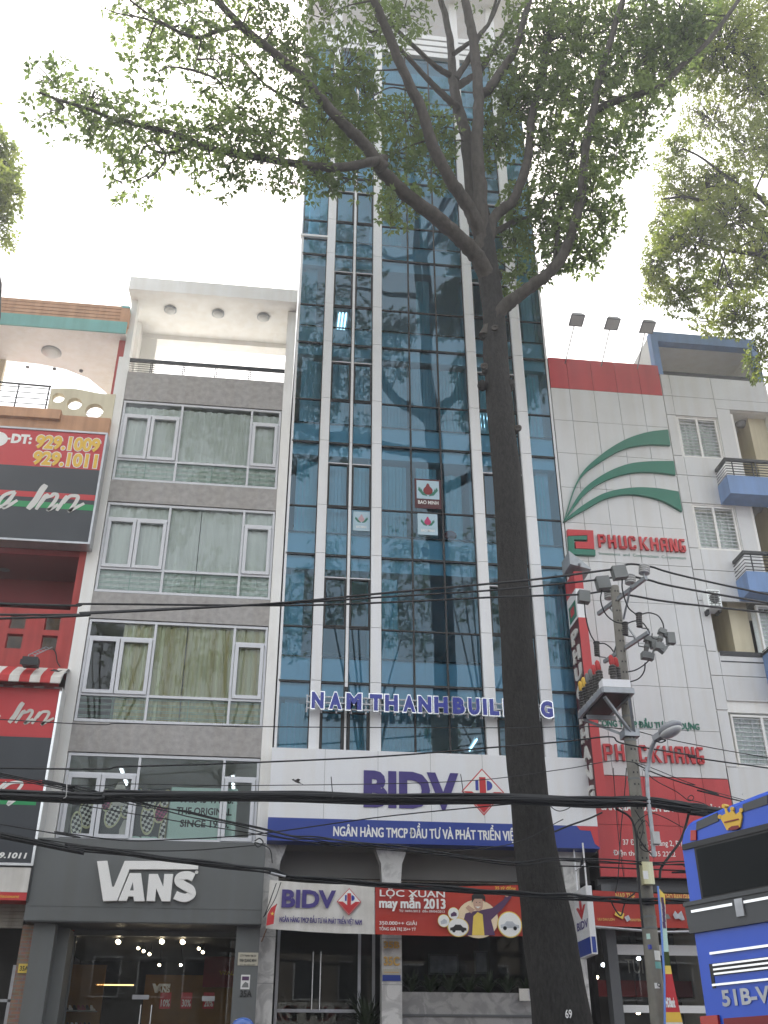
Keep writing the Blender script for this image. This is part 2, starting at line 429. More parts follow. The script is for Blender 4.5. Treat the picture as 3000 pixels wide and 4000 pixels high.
# ================================================================== SHOP HOUSE with the grey bands
hs = thing('shop_house', 'narrow white framed house with grey stone bands and curtained windows, above the shoe shop', 'building', (-2.1, 0, GZ))
w = M()
w.box(-4.46, -4.18, -.02, 9, 5.95, 18.42)               # left flank
w.box(-4.36, -4.20, .0, .35, 18.42, 20.42)
w.box(-.075, .16, -.02, 9, 5.95, 20.43)                  # right flank
w.box(-4.46, -4.20, .9, 1.8, 18.42, 20.4)
w.build('wall', 'white_paint', hs)
WT = [17.03, 13.97, 10.86, 7.75]                          # window heads
bands = [(17.06, 17.97)] + [(WT[i+1]+.03, WT[i]-2.42) for i in range(3)]
for a, b in bands: M().box(-4.18, -.075, -.005, .16, a, b).build('stone_band', 'grey_render', hs)
fl = M()
for z in (17.6, 14.3, 11.2, 8.1): fl.box(-4.18, -.075, .16, 8.5, z-.1, z+.1)
fl.box(-4.18, -.075, .16, 8.5, 5.7, 5.9)
fl.build('floor_slab', 'white_paint', hs)
iw = M(); iw.box(-4.18, -.075, 5, 5.2, 5.9, 17.4); iw.build('inner_wall', 'interior', hs)
r = M()
r.box(-4.42, .16, -.45, -.25, 20.42, 20.86); r.box(-4.42, .16, -.25, 1.8, 20.46, 20.80)
r.box(-4.2, -.07, 1.45, 1.8, 20.30, 20.46); r.box(-4.2, -3.78, 1.47, 1.78, 17.95, 20.30)
r.build('roof_canopy', 'white_paint', hs)
rl = M()
rl.box(-4.18, -.075, .03, .09, 18.34, 18.44)
for k in range(4): rl.tube([(-4.18, .06, 18.06+k*.07), (-.075, .06, 18.06+k*.07)], .008, 5)
for x in (-3.6, -2.75, -1.9, -1.0): rl.box(x-.03, x-.012, .045, .075, 17.97, 18.34); rl.box(x+.012, x+.03, .045, .075, 17.97, 18.34)
rl.build('railing', 'black_metal', hs)
XS = [-4.16, -2.65, -.85, -.085]
def house_window(top, k):
    fr = M(); y0, y1 = .02, .09
    tr, mid, bot = top-.42, top-1.78, top-2.39
    def h(z, xa, xb, t=.05, yy=y0): fr.box(xa, xb, yy, y1, z-t/2, z+t/2)
    def v(x, za, zb, t=.05, yy=y0): fr.box(x-t/2, x+t/2, yy+.002, y1-.002, za, zb)
    last = k == 3
    bot2 = mid if last else bot
    h(top-.02, XS[0], XS[3], .06)
    h(bot2+.02, XS[0], XS[3], .06)
    for x in (XS[0]+.03, XS[1], XS[2], XS[3]-.03): v(x, bot2+.05, top-.05, .055)
    if not last: h(mid, XS[0]+.05, XS[3]-.05, .06, y0+.004)
    h(tr, XS[0]+.06, XS[1]-.03, .05, y0+.006); h(tr, XS[2]+.03, XS[3]-.06, .05, y0+.006)
    # casement sashes, a little proud
    xm = (XS[0]+XS[1])/2
    for a, b in ((XS[0]+.07, xm-.01), (xm+.01, XS[1]-.04), (XS[2]+.04, XS[3]-.07)):
        for zz in (tr-.065, mid+.065): fr.box(a, b, -.012, .05, zz-.04, zz+.04)
        for xx in (a+.04, b-.04): fr.box(xx-.04, xx+.04, -.0105, .048, mid+.105, tr-.105)
    f = fr.build('window', 'alu_white', hs)
    g = M(); g.quad((XS[0], .06, bot2), (XS[3], .06, bot2), (XS[3], .06, top), (XS[0], .06, top))
    g.build('pane', 'thin_glass' if last else 'clear_glass', f)
    if not last:
        bars = M()
        for q in range(4):
            for d in (0, .035): bars.tube([(XS[0], .095, bot+.12+q*.14+d), (XS[3], .095, bot+.12+q*.14+d)], .007, 5)
        for x in (-3.4, -1.75): bars.tube([(x, .097, bot), (x, .097, mid)], .009, 5)
        bars.build('guard_rail', 'mint', f)
    return f
def curtain(x0, x1, z0, z1, y, mat, parent, amp=.05, per=.22, name='curtain', ph=0):
    c = M(); n = max(6, int((x1-x0)/per*8)); top, bt = [], []
    for i in range(n+1):
        x = lerp(x0, x1, i/n); a = 2*math.pi*x/per+1.7*math.sin(x*2.3+ph)
        yy = y+amp*math.sin(a)+.02*math.sin(a*2.7+ph)
        top.append((x, yy*.6+y*.4, z1)); bt.append((x+.01*math.sin(x*9), yy, z0))
    c.add(top+bt, [(i, i+1, n+2+i, n+1+i) for i in range(n)], 0, True)
    return c.build(name, mat, parent)
for k, t in enumerate(WT):
    house_window(t, k)
    if k == 0: curtain(XS[0], XS[3], t-2.38, t-.1, .15, 'curtain_pale', hs, .03, .26)
    if k == 1: curtain(XS[0], -1.9, t-2.38, t-.02, .15, 'curtain_pale', hs, .03, .3, ph=1); curtain(-1.88, XS[3], t-2.38, t-.02, .15, 'curtain_pale', hs, .03, .3, ph=2)
    if k == 2: curtain(-3.38, -1.95, t-2.38, t-.02, .15, 'curtain_cream', hs, .035, .17, ph=3); curtain(-1.93, XS[3], t-2.38, t-.02, .15, 'curtain_cream', hs, .035, .2, ph=4)
for i, (u, v) in enumerate(((917, 175), (1175, 197), (1420, 212))):
    p = W(zE(u, v), .3)
    l = thing('ceiling_lamp', ['leftmost round ceiling lamp under white roof canopy of grey banded house', 'middle round ceiling lamp under white roof canopy of grey banded house', 'rightmost round ceiling lamp under white roof canopy of grey banded house'][i], 'lamp', (p.x, .3, 20.46), 'round lamps under the white canopy')
    M().lathe((p.x, .3, 20.46), (0, 0, -1), [(0, .17), (.05, .175), (.06, .15)], 20).build('rim', 'galv', l)
    M().lathe((p.x, .3, 20.405), (0, 0, -1), [(0, .145), (.05, .12), (.07, .05), (.073, .01)], 18).build('lens', 'lens', l)
ac = thing('roof_unit', 'small dark louvred unit standing behind railing of the grey banded house', 'air conditioner', (-.75, 1.0, 17.95))
b = M(); b.box(-1.1, -.45, .9, 1.2, 17.97, 18.5); b.build('casing', 'grey_plastic', ac)
b = M()
for k in range(6): b.box(-1.06, -.49, .885, .905, 18.03+k*.07, 18.065+k*.07)
b.build('louvre', 'black_metal', ac)
# lower shop: fascia, reveals, interior
fx0, fx1, fz0, fz1 = -4.42, .135, 4.32, 5.87
sg = thing('shop_sign', 'grey shop fascia with big white raised wordmark above lit shoe shop', 'sign', (-2.1, -.4, fz0))
b = M(); b.box(fx0, fx1, -.5, -.04, fz0, fz1); b.box(fx0+.05, fx1-.05, -.508, -.5, fz0+.262, fz0+.27); b.build('panel', 'fascia_grey', sg)
fy = -.5
def PX(pts, Y): return [(W(p, Y).x, W(p, Y).z) for p in pts]
# wordmark: the V with its long bar, then A N S
V_ = PX([zV(572, 550), zV(632, 547), zV(660, 700), zV(672, 700), zV(735, 548), zV(1168, 550), zV(1167, 597), zV(763, 597), zV(690, 782), zV(608, 785)], fy-.06)
M().prism(V_, fy-.08, fy).build('letter', 'letter_white', sg)
def letter_poly(outer, hole=None):
    mb = M(); mb.prism(outer, fy-.08, fy)
    if hole: mb.prism(hole, fy-.0815, fy-.02, 1)
    return mb.build('letter', ['letter_white', 'fascia_grey'], sg)
letter_poly(PX([zV(697, 783), zV(765, 620), zV(830, 620), zV(852, 785), zV(790, 785), zV(786, 757), zV(757, 757), zV(745, 783)], fy-.06),
            PX([zV(766, 722), zV(783, 672), zV(788, 722)], fy-.06))
letter_poly(PX([zV(863, 784), zV(878, 625), zV(930, 625), zV(962, 700), zV(968, 625), zV(1020, 625), zV(1003, 786), zV(953, 786), zV(920, 710), zV(913, 785)], fy-.06))
Sm = smooth_line([Vector((p.x, 0, p.z)) for p in [W(zV(*q), fy-.06) for q in [(1140, 645), (1105, 632), (1062, 640), (1052, 668), (1085, 693), (1122, 715), (1128, 745), (1095, 765), (1060, 760), (1032, 748)]]], 5)
mb = M(); A_, B_ = [], []
for i, p in enumerate(Sm):
    t = (Sm[min(i+1, len(Sm)-1)]-Sm[max(i-1, 0)]).normalized(); nn = Vector((-t.z, 0, t.x))*.078
    A_.append(((p+nn).x, (p+nn).z)); B_.append(((p-nn).x, (p-nn).z))
mb.strip(A_, B_, fy-.08, fy); mb.build('letter', 'letter_white', sg)
mb = M(); p = W(zV(1158, 613), fy-.02); mb.disc(p.x, p.z, .035, .035, fy, 16, .02); mb.build('trademark_dot', 'letter_white', sg)
s = M()
s.box(-4.24, -3.83, -.3, .0, GZ+.1, 4.3); s.box(-.34, .12, -.3, .0, GZ+.1, 4.3)      # grey pillars
s.box(-3.83, -3.6, .0, .7, GZ+.1, 4.25); s.box(-3.6, -.34, .55, .7, 4.2, 4.3)
s.box(-3.6, -3.56, .68, .72, GZ+.1, 4.2)
s.build('shop_surround', 'fascia_grey', hs)
s = M(); s.box(-4.4, .1, -.48, .6, 4.301, 4.318)
s.build('shop_soffit', 'dark_grey', hs)
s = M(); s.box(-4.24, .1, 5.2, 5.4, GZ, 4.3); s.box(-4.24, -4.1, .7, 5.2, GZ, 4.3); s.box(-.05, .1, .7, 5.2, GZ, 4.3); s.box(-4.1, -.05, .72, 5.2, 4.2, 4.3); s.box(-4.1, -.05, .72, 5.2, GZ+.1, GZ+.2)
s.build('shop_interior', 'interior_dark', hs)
g = M(); g.quad((-3.56, .7, GZ+.2), (-.34, .7, GZ+.2), (-.34, .7, 4.2), (-3.56, .7, 4.2)); gl = g.build('shop_window', 'shop_glass', hs)
b = M()
for x in (-2.13, -1.92): p = .66; b.tube([(x, p, 1.2), (x, p, 2.95)], .014, 8)
b.build('door_handle', 'chrome', gl)
b = M(); b.box(-2.32, -2.0, .69, .71, 3.05, 3.13); b.box(-.95, -.7, .69, .71, 3.03, 3.12); b.build('hinge_plate', 'steel', gl)
# goods inside
yw = M(); yw.box(-2.35, -.08, 3.4, 3.5, GZ+.2, 3.75); yw.box(-4.05, -3.2, 3.0, 3.1, GZ+.2, 3.9)
yw.build('display_wall', 'yellow_wall', hs)
def shelf_unit(x0, x1, y, z0, nrow, n, lab):
    t = thing('shoe_shelf', lab, 'shelf', ((x0+x1)/2, y, z0), 'shelves of shoes in the shop')
    b = M()
    for k in range(nrow): b.box(x0, x1, y, y+.25, z0+k*.33, z0+k*.33+.02)
    b.build('board', 'steel', t)
    b = M()
    for k in range(nrow):
        for i in range(n):
            x = lerp(x0+.08, x1-.08, i/(n-1)); zz = z0+k*.33+.02
            b.prism([(x-.05, zz), (x+.05, zz), (x+.05, zz+.03), (x+.01, zz+.05), (x-.02, zz+.10), (x-.05, zz+.10)], y+.04, y+.14, random.randrange(3))
    b.build('shoe', ['black_text', 'dark_red', 'paper'], t)
shelf_unit(-3.95, -3.25, 2.6, 1.3, 6, 7, 'shelf of shoes inside shoe shop at its left window end')
shelf_unit(-1.9, -.3, 3.1, 1.3, 4, 13, 'long shelf of shoes under yellow wall inside shoe shop')
for i, (u, s_, nm) in enumerate(((870, '10%', 'first'), (1030, '30%', 'second'), (1200, '20%', 'third'))):
    c = W(zL(u, 700), 1.2)
    t = thing('discount_poster', 'red discount poster reading %s inside the shoe shop window' % s_.replace('%', ' percent'), 'poster', (c.x, 1.2, c.z), 'red discount posters')
    M().box(c.x-.11, c.x+.11, 1.2, 1.204, c.z-.15, c.z+.15).build('sheet', 'sign_red', t)
    text('lettering', s_, c.x-.085, c.x+.095, c.z-.11, c.z+.02, 1.199, 'letter_white', t, bold=.02)
a, b_, c_, d_ = px_rect(zL, (765, 640), (910, 572), 2.2)
t = thing('wall_sign', 'small white wordmark on the yellow wall inside the shoe shop', 'sign', (a, 2.2, c_))
text('lettering', 'ANS', lerp(a, b_, .28), b_, c_, lerp(c_, d_, .72), 2.2, 'letter_white', t, bold=.04, depth=.01)
mb = M(); mb.prism([(a, d_), (a+.06, d_), (a+.1, c_+.12), (a+.14, d_), (b_, d_), (b_, d_-.05), (a+.19, d_-.05), (a+.13, c_), (a+.07, c_)], 2.19, 2.2); mb.build('letter', 'letter_white', t)
a, b_, c_, d_ = px_rect(zL, (1280, 505), (1395, 475), 3.3)
t = thing('red_display', 'dark red display board high in the right of the shoe shop window', 'sign', (a, 3.3, c_))
M().box(a-.35, b_+.2, 3.3, 3.33, c_-.25, d_+.3).build('board', 'dark_red', t); text('lettering', 'WALL', a, b_+.08, c_, d_, 3.299, 'yellow_text', t, bold=.03)
spots = [(172, 250), (512, 250), (845, 248), (1003, 252), (665, 300), (705, 322), (750, 345), (1126, 302), (1156, 330), (825, 428), (988, 428)]
wh = ['leftmost bright', 'second bright', 'third bright', 'rightmost large bright', 'first small dim', 'second small dim', 'third small dim', 'upper small right', 'lower small right', 'low left rear', 'low right rear']
for i, (u, v) in enumerate(spots):
    yy = .95 if i < 4 else (1.6 if i < 9 else 2.6)
    c = W(zL(u, v), yy); q = 1 if i < 4 else .62
    t = thing('spot_lamp', '%s spot lamp glowing behind the glass of the shoe shop' % wh[i], 'lamp', c, 'spot lamps in the shoe shop')
    d = Vector((-.35, -.5, -.75)).normalized()
    M().lathe(c-d*.13*q, d, [(0, .02*q), (.02*q, .05*q), (.12*q, .062*q)], 12).build('housing', 'black_metal', t)
    M().ell(c, (.052*q, .052*q, .052*q), 10).build('bulb', 'lamp_warm', t)
    M().tube([c-d*.12*q, (c.x, c.y+.03, 4.25)], .008, 5).build('stem', 'black_metal', t)
c = W(zL(480, 580), 3.0); t = thing('strip_light', 'thin warm strip light deep inside the shoe shop', 'lamp', c)
M().box(c.x-.38, c.x+.42, 3.0, 3.03, c.z-.012, c.z+.012).build('tube', 'lamp_line', t)
# small plates on the right pillar
a, b_, c_, d_ = px_rect(zL, (1420, 432), (1580, 335), -.31)
t = thing('company_plaque', 'pale metal company plaque on grey pillar right of the shoe shop', 'sign', (a, -.31, c_)); M().box(a, b_, -.315, -.3, c_, d_).build('plate', 'plaque', t)
text('lettering', 'CTY TNHH TM DV', a+.04, b_-.04, d_-.08, d_-.04, -.315, 'black_text', t, bold=.02)
text('lettering', 'VINH QUANG MINH', a+.03, b_-.03, d_-.17, d_-.115, -.315, 'black_text', t, bold=.03)
text('lettering', 'DT: 08 3929 1009', a+.05, b_-.05, d_-.23, d_-.205, -.315, 'black_text', t, bold=.0)
a, b_, c_, d_ = px_rect(zL, (1442, 612), (1518, 503), -.31)
t = thing('flyer', 'small paper flyer stuck on grey pillar above the house number', 'poster', (a, -.31, c_)); M().box(a, b_, -.304, -.3, c_, d_).build('sheet', 'paper', t)
M().box(a+.02, b_-.02, -.3075, -.304, d_-.1, d_-.03).build('print', 'purple', t); M().prism([(a+.02, c_+.03), (b_-.02, c_+.03), (b_-.03, c_+.1), (lerp(a, b_, .5), c_+.13), (a+.04, c_+.08)], -.307, -.304).build('print', 'grey_plastic', t)
a, b_, c_, d_ = px_rect(zL, (1438, 672), (1532, 622), -.31)
t = thing('house_number', 'black house number 35A on grey pillar beside the shoe shop', 'house number', (a, -.31, c_)); text('lettering', '35A', a, b_, c_, d_, -.3, 'black_text', t, bold=.025, depth=.012)
# posters behind the second floor glass
pz0, pz1 = 5.9, 7.08
t = thing('shoe_poster', 'poster of checkered slip-on shoes behind the window above the shoe shop', 'poster', (-3.5, .14, pz0))
M().box(-3.95, -1.95, .14, .15, pz0, pz1).build('sheet', 'dark_grey', t)
rim, shoe = M(), M(); L = {'check_black': M(), 'check_pink': M(), 'check_blue': M()}; inn = M()
sh = [(-3.62, 6.5, .17, .30, .15, 'check_black'), (-3.80, 6.28, .12, .28, .1, 'check_black'), (-3.08, 6.52, .17, .30, -.2, 'check_black'), (-2.78, 6.66, .15, .24, -.35, 'check_black'), (-3.26, 6.80, .12, .24, .1, 'check_pink'),
      (-2.36, 6.44, .15, .34, .05, 'check_black'), (-2.38, 6.82, .16, .22, .1, 'check_black'), (-2.08, 6.60, .15, .26, -.3, 'check_pink'), (-2.02, 6.86, .12, .2, -.2, 'check_black'), (-1.99, 6.25, .1, .3, -.15, 'check_black'), (-2.62, 6.95, .1, .16, .2, 'check_blue')]
for i, (x, z, rx, rz, an, k) in enumerate(sh):
    def el(f, dz=0): return [(x+math.cos(an)*rx*f*math.cos(q)-math.sin(an)*rz*f*math.sin(q), z+dz+math.sin(an)*rx*f*math.cos(q)+math.cos(an)*rz*f*math.sin(q)) for q in [2*math.pi*j/26 for j in range(26)]]
    y = .137-.0012*i*2
    rim.prism([(min(-1.96, max(-3.94, a)), min(pz1-.01, max(pz0+.01, b))) for a, b in el(1)], y-.001, y)
    L[k].prism([(min(-1.97, max(-3.93, a)), min(pz1-.015, max(pz0+.015, b))) for a, b in el(.84)], y-.0021, y-.0011)
for x, z in ((-2.78, 6.2), (-3.0, 6.98)): inn.prism([(x-.12, z-.3), (x+.13, z-.3), (x+.13, z+.05), (x+.06, z+.2), (x-.06, z+.2), (x-.13, z)], .10, .101)
inn.prism([(-3.3, pz0+.01), (-2.9, pz0+.01), (-2.92, pz0+.12), (-3.1, pz0+.2), (-3.26, pz0+.12)], .10, .101)
rim.build('sole', 'curtain_cream', t)
for k, q in L.items(): q.build('shoe', k, t)
inn.build('shoe', 'canvas_white', t)
text('lettering', 'custom', -3.45, -2.1, pz0+.05, pz0+.22, .098, 'mint', t, bold=.05)
t = thing('slogan_banner', 'pale green banner with black slogan behind the window above the shoe shop', 'banner', (-1.3, .14, pz0))
M().box(-1.93, -.52, .13, .137, pz0-.02, 7.12).build('sheet', 'mint_bright', t)
for i, (s_, xa, xb, z) in enumerate((('THIS IS VANS.', -1.75, -.6, 6.80), ('THE ORIGINAL', -1.78, -.62, 6.55), ('SINCE 1966.', -1.68, -.66, 6.29))):
    text('lettering', s_, xa, xb, z, z+.15, .13, 'black_text', t, bold=.03)
mb = M(); mb.prism([(-1.15, pz0+.0), (-.65, pz0+.0), (-.68, pz0+.09), (-1.12, pz0+.06)], .127, .13); mb.build('print', 'sign_red', t)
for i, (u, v, ln) in enumerate(((720, 30, .5), (1372, 70, .6))):
    c = W(zV(u, v), 1.3)
    t = thing('tube_light', ['white tube light inside left part of the window above the shoe shop', 'white tube light inside right part of the window above the shoe shop'][i], 'lamp', c, 'tube lights above the shoe shop')
    M().box(c.x-.05, c.x+.05, 1.0, 2.3, c.z+.03, c.z+.08).build('fitting', 'white_panel', t); M().tube([(c.x, 1.02, c.z), (c.x, 2.28, c.z)], .022, 8).build('tube', 'lamp_white', t)

# ================================================================== BLUE GLASS TOWER
TX0, TX1 = .2, 7.27
tw = thing('office_tower', 'tall narrow office tower of blue glass with white vertical piers', 'building', (3.7, 0, GZ))
J = [9.565, 12.83, 16.12, 19.405, 22.69, 25.975, 29.26]
TOP = 32.08
piers = [(.945, 1.175), (2.305, 2.55), (4.945, 5.205), (6.275, 6.545)]
for i, (a, b) in enumerate(piers):
    c = M(); zz = [7.9]
    for j in J: zz += [j, j+1.36]
    zz += [TOP, 33.4]
    for k in range(len(zz)-1): c.box(a, b, -.13, .1, zz[k]+.006, zz[k+1]-.006)
    c.box(a+.012, b-.012, -.11, .1, 7.9, 33.4, 1)
    c.build('pier', ['white_panel', 'joint_dark'], tw)
zz = [9.45]
for j in J: zz += [j, j+1.36]
zz += [TOP]
for (a, b) in ((1.725, 1.79), (5.705, 5.775)):
    mu = M()
    for k in range(len(zz)-1): mu.box(a, b, -.08, .05, zz[k]+.006, zz[k+1]-.006)
    mu.box(a+.01, b-.01, -.02, .05, 7.92, 9.45)
    mu.box(a-.01, b+.01, -.09, .05, 9.36, 9.45, 1)
    mu.build('mullion', ['white_panel', 'black_metal'], tw)
bays = [('L', .22, .945), ('C', 1.175, 1.725), ('C', 1.79, 2.305), ('M', 2.55, 4.945), ('C', 5.205, 5.705), ('C', 5.775, 6.275), ('R', 6.545, 7.225)]
levels = [(7.92, J[0], None)]+[(J[i], J[i+1] if i < 6 else TOP, J[i]) for i in range(7)]
for li, (z0, z1, j) in enumerate(levels):
    for bi, (kind, x0, x1) in enumerate(bays):
        f = M(); yy = -.03
        f.box(x0, x1, yy, .04, z0-.025, z0+.025)
        f.box(x0, x0+.022, yy+.004, .036, z0+.025, z1-.025); f.box(x1-.022, x1, yy+.004, .036, z0+.025, z1-.025)
        dv = z0+1.36 if j else None
        if j: f.box(x0+.022, x1-.022, yy+.006, .034, dv-.018, dv+.018)
        if j: f.box(x0+.022, x1-.022, .02, .06, z0+.62, z0+.65)
        if kind == 'M':
            for x in (3.34, 4.13): f.box(x-.022, x+.022, yy+.002, .038, z0+.025, z1-.025)
        if kind == 'C' and j and li < 7:
            s0, s1 = dv+.02, z0+2.64
            f.box(x0+.022, x1-.022, yy-.01, .03, s1-.03, s1+.0); f.box(x0+.022, x1-.022, yy-.01, .03, s0, s0+.035)
            f.box(x0+.022, x0+.055, yy-.009, .03, s0+.035, s1-.03); f.box(x1-.055, x1-.022, yy-.009, .03, s0+.035, s1-.03)
            f.box(x0+.01, x1-.01, yy-.02, .03, s1+.002, s1+.03, 1)
        if kind == 'C' and not j:
            f.box(x0+.022, x1-.022, yy, .03, 8.84, 8.88); f.box(x0+.022, x0+.07, yy-.01, .03, 7.95, 8.84); f.box(x1-.07, x1-.022, yy-.01, .03, 7.95, 8.84)
        w_ = f.build('window', ['black_metal', 'alu_white'], tw)
        g = M()
        xs = [x0, 3.34, 4.13, x1] if kind == 'M' else [x0, x1]
        zs = [z0, dv, z1] if j else [z0, z1]
        if kind == 'C' and j and li < 7: zs = [z0, dv, z0+2.64, z1]
        for a, b in zip(xs, xs[1:]):
            for c, d in zip(zs, zs[1:]):
                e = [random.uniform(-.003, .003) for _ in range(3)]      # panes are never quite in one plane
                g.quad((a, e[0], c), (b, e[1], c), (b, e[1]+e[2], d), (a, e[0]+e[2], d))
        g.build('pane', 'blue_glass', w_)
    # inside
    up = M()
    if j: up.box(TX0+.02, TX1-.05, .09, .2, z0-.34, z0+.62); up.box(TX0+.05, TX1-.05, .2, 7, z0-.30, z0-.05)
    if j: up.build('spandrel', 'upstand', tw)
iw = M(); iw.box(TX0+.05, TX1-.05, 5.5, 5.7, 7.9, 32); iw.build('inner_wall', 'interior', tw)
pw = M()
for x in (.55, 2.42, 5.07, 6.9): pw.box(x-.16, x+.16, .3, .65, 7.95, 32)
pw.box(5.0, 5.08, .85, 5.5, 7.95, 32)
pw.build('column', 'interior', tw)
sw = M()
for x in (TX0-.005, TX1-.055):
    sw.box(x, x+.06, -.03, 12, 6.0, 23.35); sw.box(x, x+.06, 1.4, 12, 23.35, 33.2)
sw.build('side_wall', 'white_panel', tw)
sg_ = M(); sg_.quad((TX0+.02, -.02, 23.4), (TX0+.02, 1.4, 23.4), (TX0+.02, 1.4, TOP), (TX0+.02, -.02, TOP)); sg_.quad((TX1-.02, -.02, 23.4), (TX1-.02, 1.4, 23.4), (TX1-.02, 1.4, TOP), (TX1-.02, -.02, TOP))
sg_.build('side_pane', 'blue_glass', tw)
M().box(.14, .945, -.09, .05, 23.33, 23.40).build('ledge', 'white_panel', tw)
bw = M(); bw.box(TX0+.06, TX1-.06, 11.9, 12, GZ, 33); bw.box(TX0+.06, TX1-.06, .1, 12, 32.1, 32.3); bw.build('rear_wall', 'white_panel', tw)
lv = M()
for k in range(4):
    for a, b in ((TX0, .94), (1.18, 2.30), (2.55, 4.94), (5.21, 6.27), (6.55, TX1)):
        lv.box(a, b, -.10, .06, 32.14+k*.31, 32.36+k*.31)
lv.box(TX0+.02, TX1-.02, .10, .2, 32.1, 33.3, 1)
lv.build('roof_louvre', ['white_panel', 'grey_plastic'], tw)
for a, b in (piers[0], piers[2], piers[3]): M().box(a+.002, b-.002, -.1, .16, 33.4, 35.2).build('roof_column', 'white_panel', tw)
for a in (1.0, 6.5): M().box(a, a+.25, 6, 6.25, 32.3, 35.2).build('roof_column', 'white_panel', tw)
M().box(-.1, 7.6, -.9, 8, 35.2, 35.55).build('roof_slab', 'white_panel', tw)
# blinds and curtains: level, x0, x1, from, to (share of the window height), material
def blind(x0, x1, z0, z1, mat, y=.28):
    c = M(); n = max(2, int((x1-x0)/.085))
    for i in range(n):
        a = lerp(x0, x1, i/n); b = lerp(x0, x1, (i+1)/n); t = random.uniform(-.012, .012)
        c.add([(a+.002, y+t, z1), (b, y+.035+t, z1), (b, y+.035+t, z0), (a+.002, y+t, z0)], [(0, 1, 2, 3)])
    c.build('blind', mat, tw)
for lv_, a, b, m in [(0, .3, .93, 'blind_green'), (0, 1.2, 1.74, 'blind_green'), (0, 1.78, 2.3, 'blind_green'), (0, 2.58, 3.75, 'blind_green'), (0, 6.6, 7.2, 'blind_green'),
                     (2, .45, .93, 'blind_green'), (2, 1.2, 1.74, 'blind'), (2, 2.6, 3.25, 'blind_green'), (2, 3.5, 4.05, 'blind_green'), (2, 6.6, 7.0, 'blind_green'),
                     (3, 2.58, 3.3, 'blind'), (3, 3.36, 4.1, 'blind'), (3, 4.2, 4.92, 'blind_green'), (3, .45, .93, 'blind'), (3, 1.8, 2.3, 'blind'), (3, 6.6, 7.0, 'blind_green'),
                     (4, 3.6, 4.0, 'blind_green'), (4, 6.8, 7.2, 'blind'), (5, 3.75, 4.0, 'blind_green'), (6, 3.7, 4.9, 'blind'), (7, 2.58, 4.92, 'blind'), (7, 5.25, 6.25, 'blind'), (7, .25, .93, 'blind'), (6, .25, .9, 'blind_green'), (6, 1.2, 2.28, 'blind_green'), (5, 2.6, 3.2, 'blind_green'), (5, 6.6, 7.2, 'blind_green'), (4, .25, .5, 'blind_green'), (2, 1.8, 2.28, 'blind_green'), (1, .25, .45, 'blind'), (1, 2.58, 3.0, 'blind_green'), (1, 6.6, 7.2, 'blind_green'), (3, 1.2, 1.7, 'blind'), (6, 6.6, 7.2, 'blind_green'), (3, 5.25, 6.2, 'blind_green')]:  # some of these are extra blinds, added to brighten the windows
    z0, z1, j = levels[lv_]
    blind(a, b, z0+(.66 if j else .1), z1-.42, m)
z0, z1, j = levels[2]
curtain(4.3, 4.75, z0+.66, z1-.42, .55, 'blind_green', tw, .06, .25)
pil = M(); pil.box(4.17, 4.93, .3, .34, 10.2, 12.5); 
# things seen in the windows
def bao(x0, x1, z0, z1, drop, lab, nm, border='dark_red'):
    t = thing('window_poster', lab, 'poster', ((x0+x1)/2, .12, z0), 'insurance posters in the tower windows')
    M().box(x0, x1, -.012, -.008, z0, z1).build('sheet', border, t)
    hh = z1-z0; M().box(x0+.05, x1-.05, -.016, -.012, z0+hh*.32, z1-.05).build('print', 'poster_pale', t)
    cx, cz, r_ = (x0+x1)/2, z0+hh*.6, hh*.14
    M().prism([(cx+r_*math.cos(a), cz+r_*math.sin(a)) if math.sin(a) < .5 else (cx+r_*math.cos(a)*.6, cz+r_*(.5+(math.sin(a)-.5)*2.6)) for a in [2*math.pi*k/24 for k in range(24)]], -.020, -.016).build('drop', drop, t)
    hd = M()
    for sgn in (-1, 1):
        hd.prism([(cx+sgn*r_*q[0], cz+r_*q[1]) for q in ((.15, -1.35), (1.2, -1.1), (2.1, .1), (1.9, .9), (1.5, .1), (1.6, .8), (1.15, -.2), (.3, -1.0))], -.0195, -.016)
    hd.build('hand', 'green_sign', t)
    text('lettering', 'BAO MINH', x0+.08, x1-.08, z0+hh*.14, z0+hh*.26, -.0125, 'letter_white', t, bold=.02)
def zr(z, a, b, Y): return px_rect(z, a, b, Y)
zA = ZM(1000, 1000, 1.3825)
a, b_, c_, d_ = zr(zA, (852, 1215), (998, 1382), .12); bao(a, b_, c_, d_, 'dark_red', 'dark framed drop emblem poster in middle tower window, upper one of two', 1, 'maroon')
a, b_, c_, d_ = zr(zB, (868, 20), (978, 140), .12); bao(a, b_, c_, d_, 'magenta', 'pale drop emblem poster in middle tower window, lower one of two', 2, 'poster_pale')
a, b_, c_, d_ = zr(zB, (523, 10), (610, 118), .12); bao(a, b_, c_, d_, 'pale_pink', 'pale drop emblem poster in narrow tower window left of the middle bay', 3, 'poster_pale')
for i, (zf, u, v, yy) in enumerate(((zA, 463, 358, 2.2), (zA, 1222, 895, 2.0), (zB, 1195, 1255, 1.6))):
    c = W(zf(u, v), yy)
    t = thing('office_light', ['small lit ceiling light high in the narrow left tower windows', 'lit ceiling light in tower window beside the tree trunk', 'large lit ceiling light behind lowest tower window right of middle'][i], 'lamp', c, 'lit ceiling lights in the tower')
    M().box(c.x-.17, c.x+.17, yy-.4, yy+.4, c.z, c.z+.05).build('tray', 'white_panel', t)
    q = M()
    for k in range(3): q.tube([(c.x-.1+k*.1, yy-.47, c.z-.02), (c.x-.1+k*.1, yy+.47, c.z-.02)], .016, 6)
    q.build('tube', 'lamp_white', t)
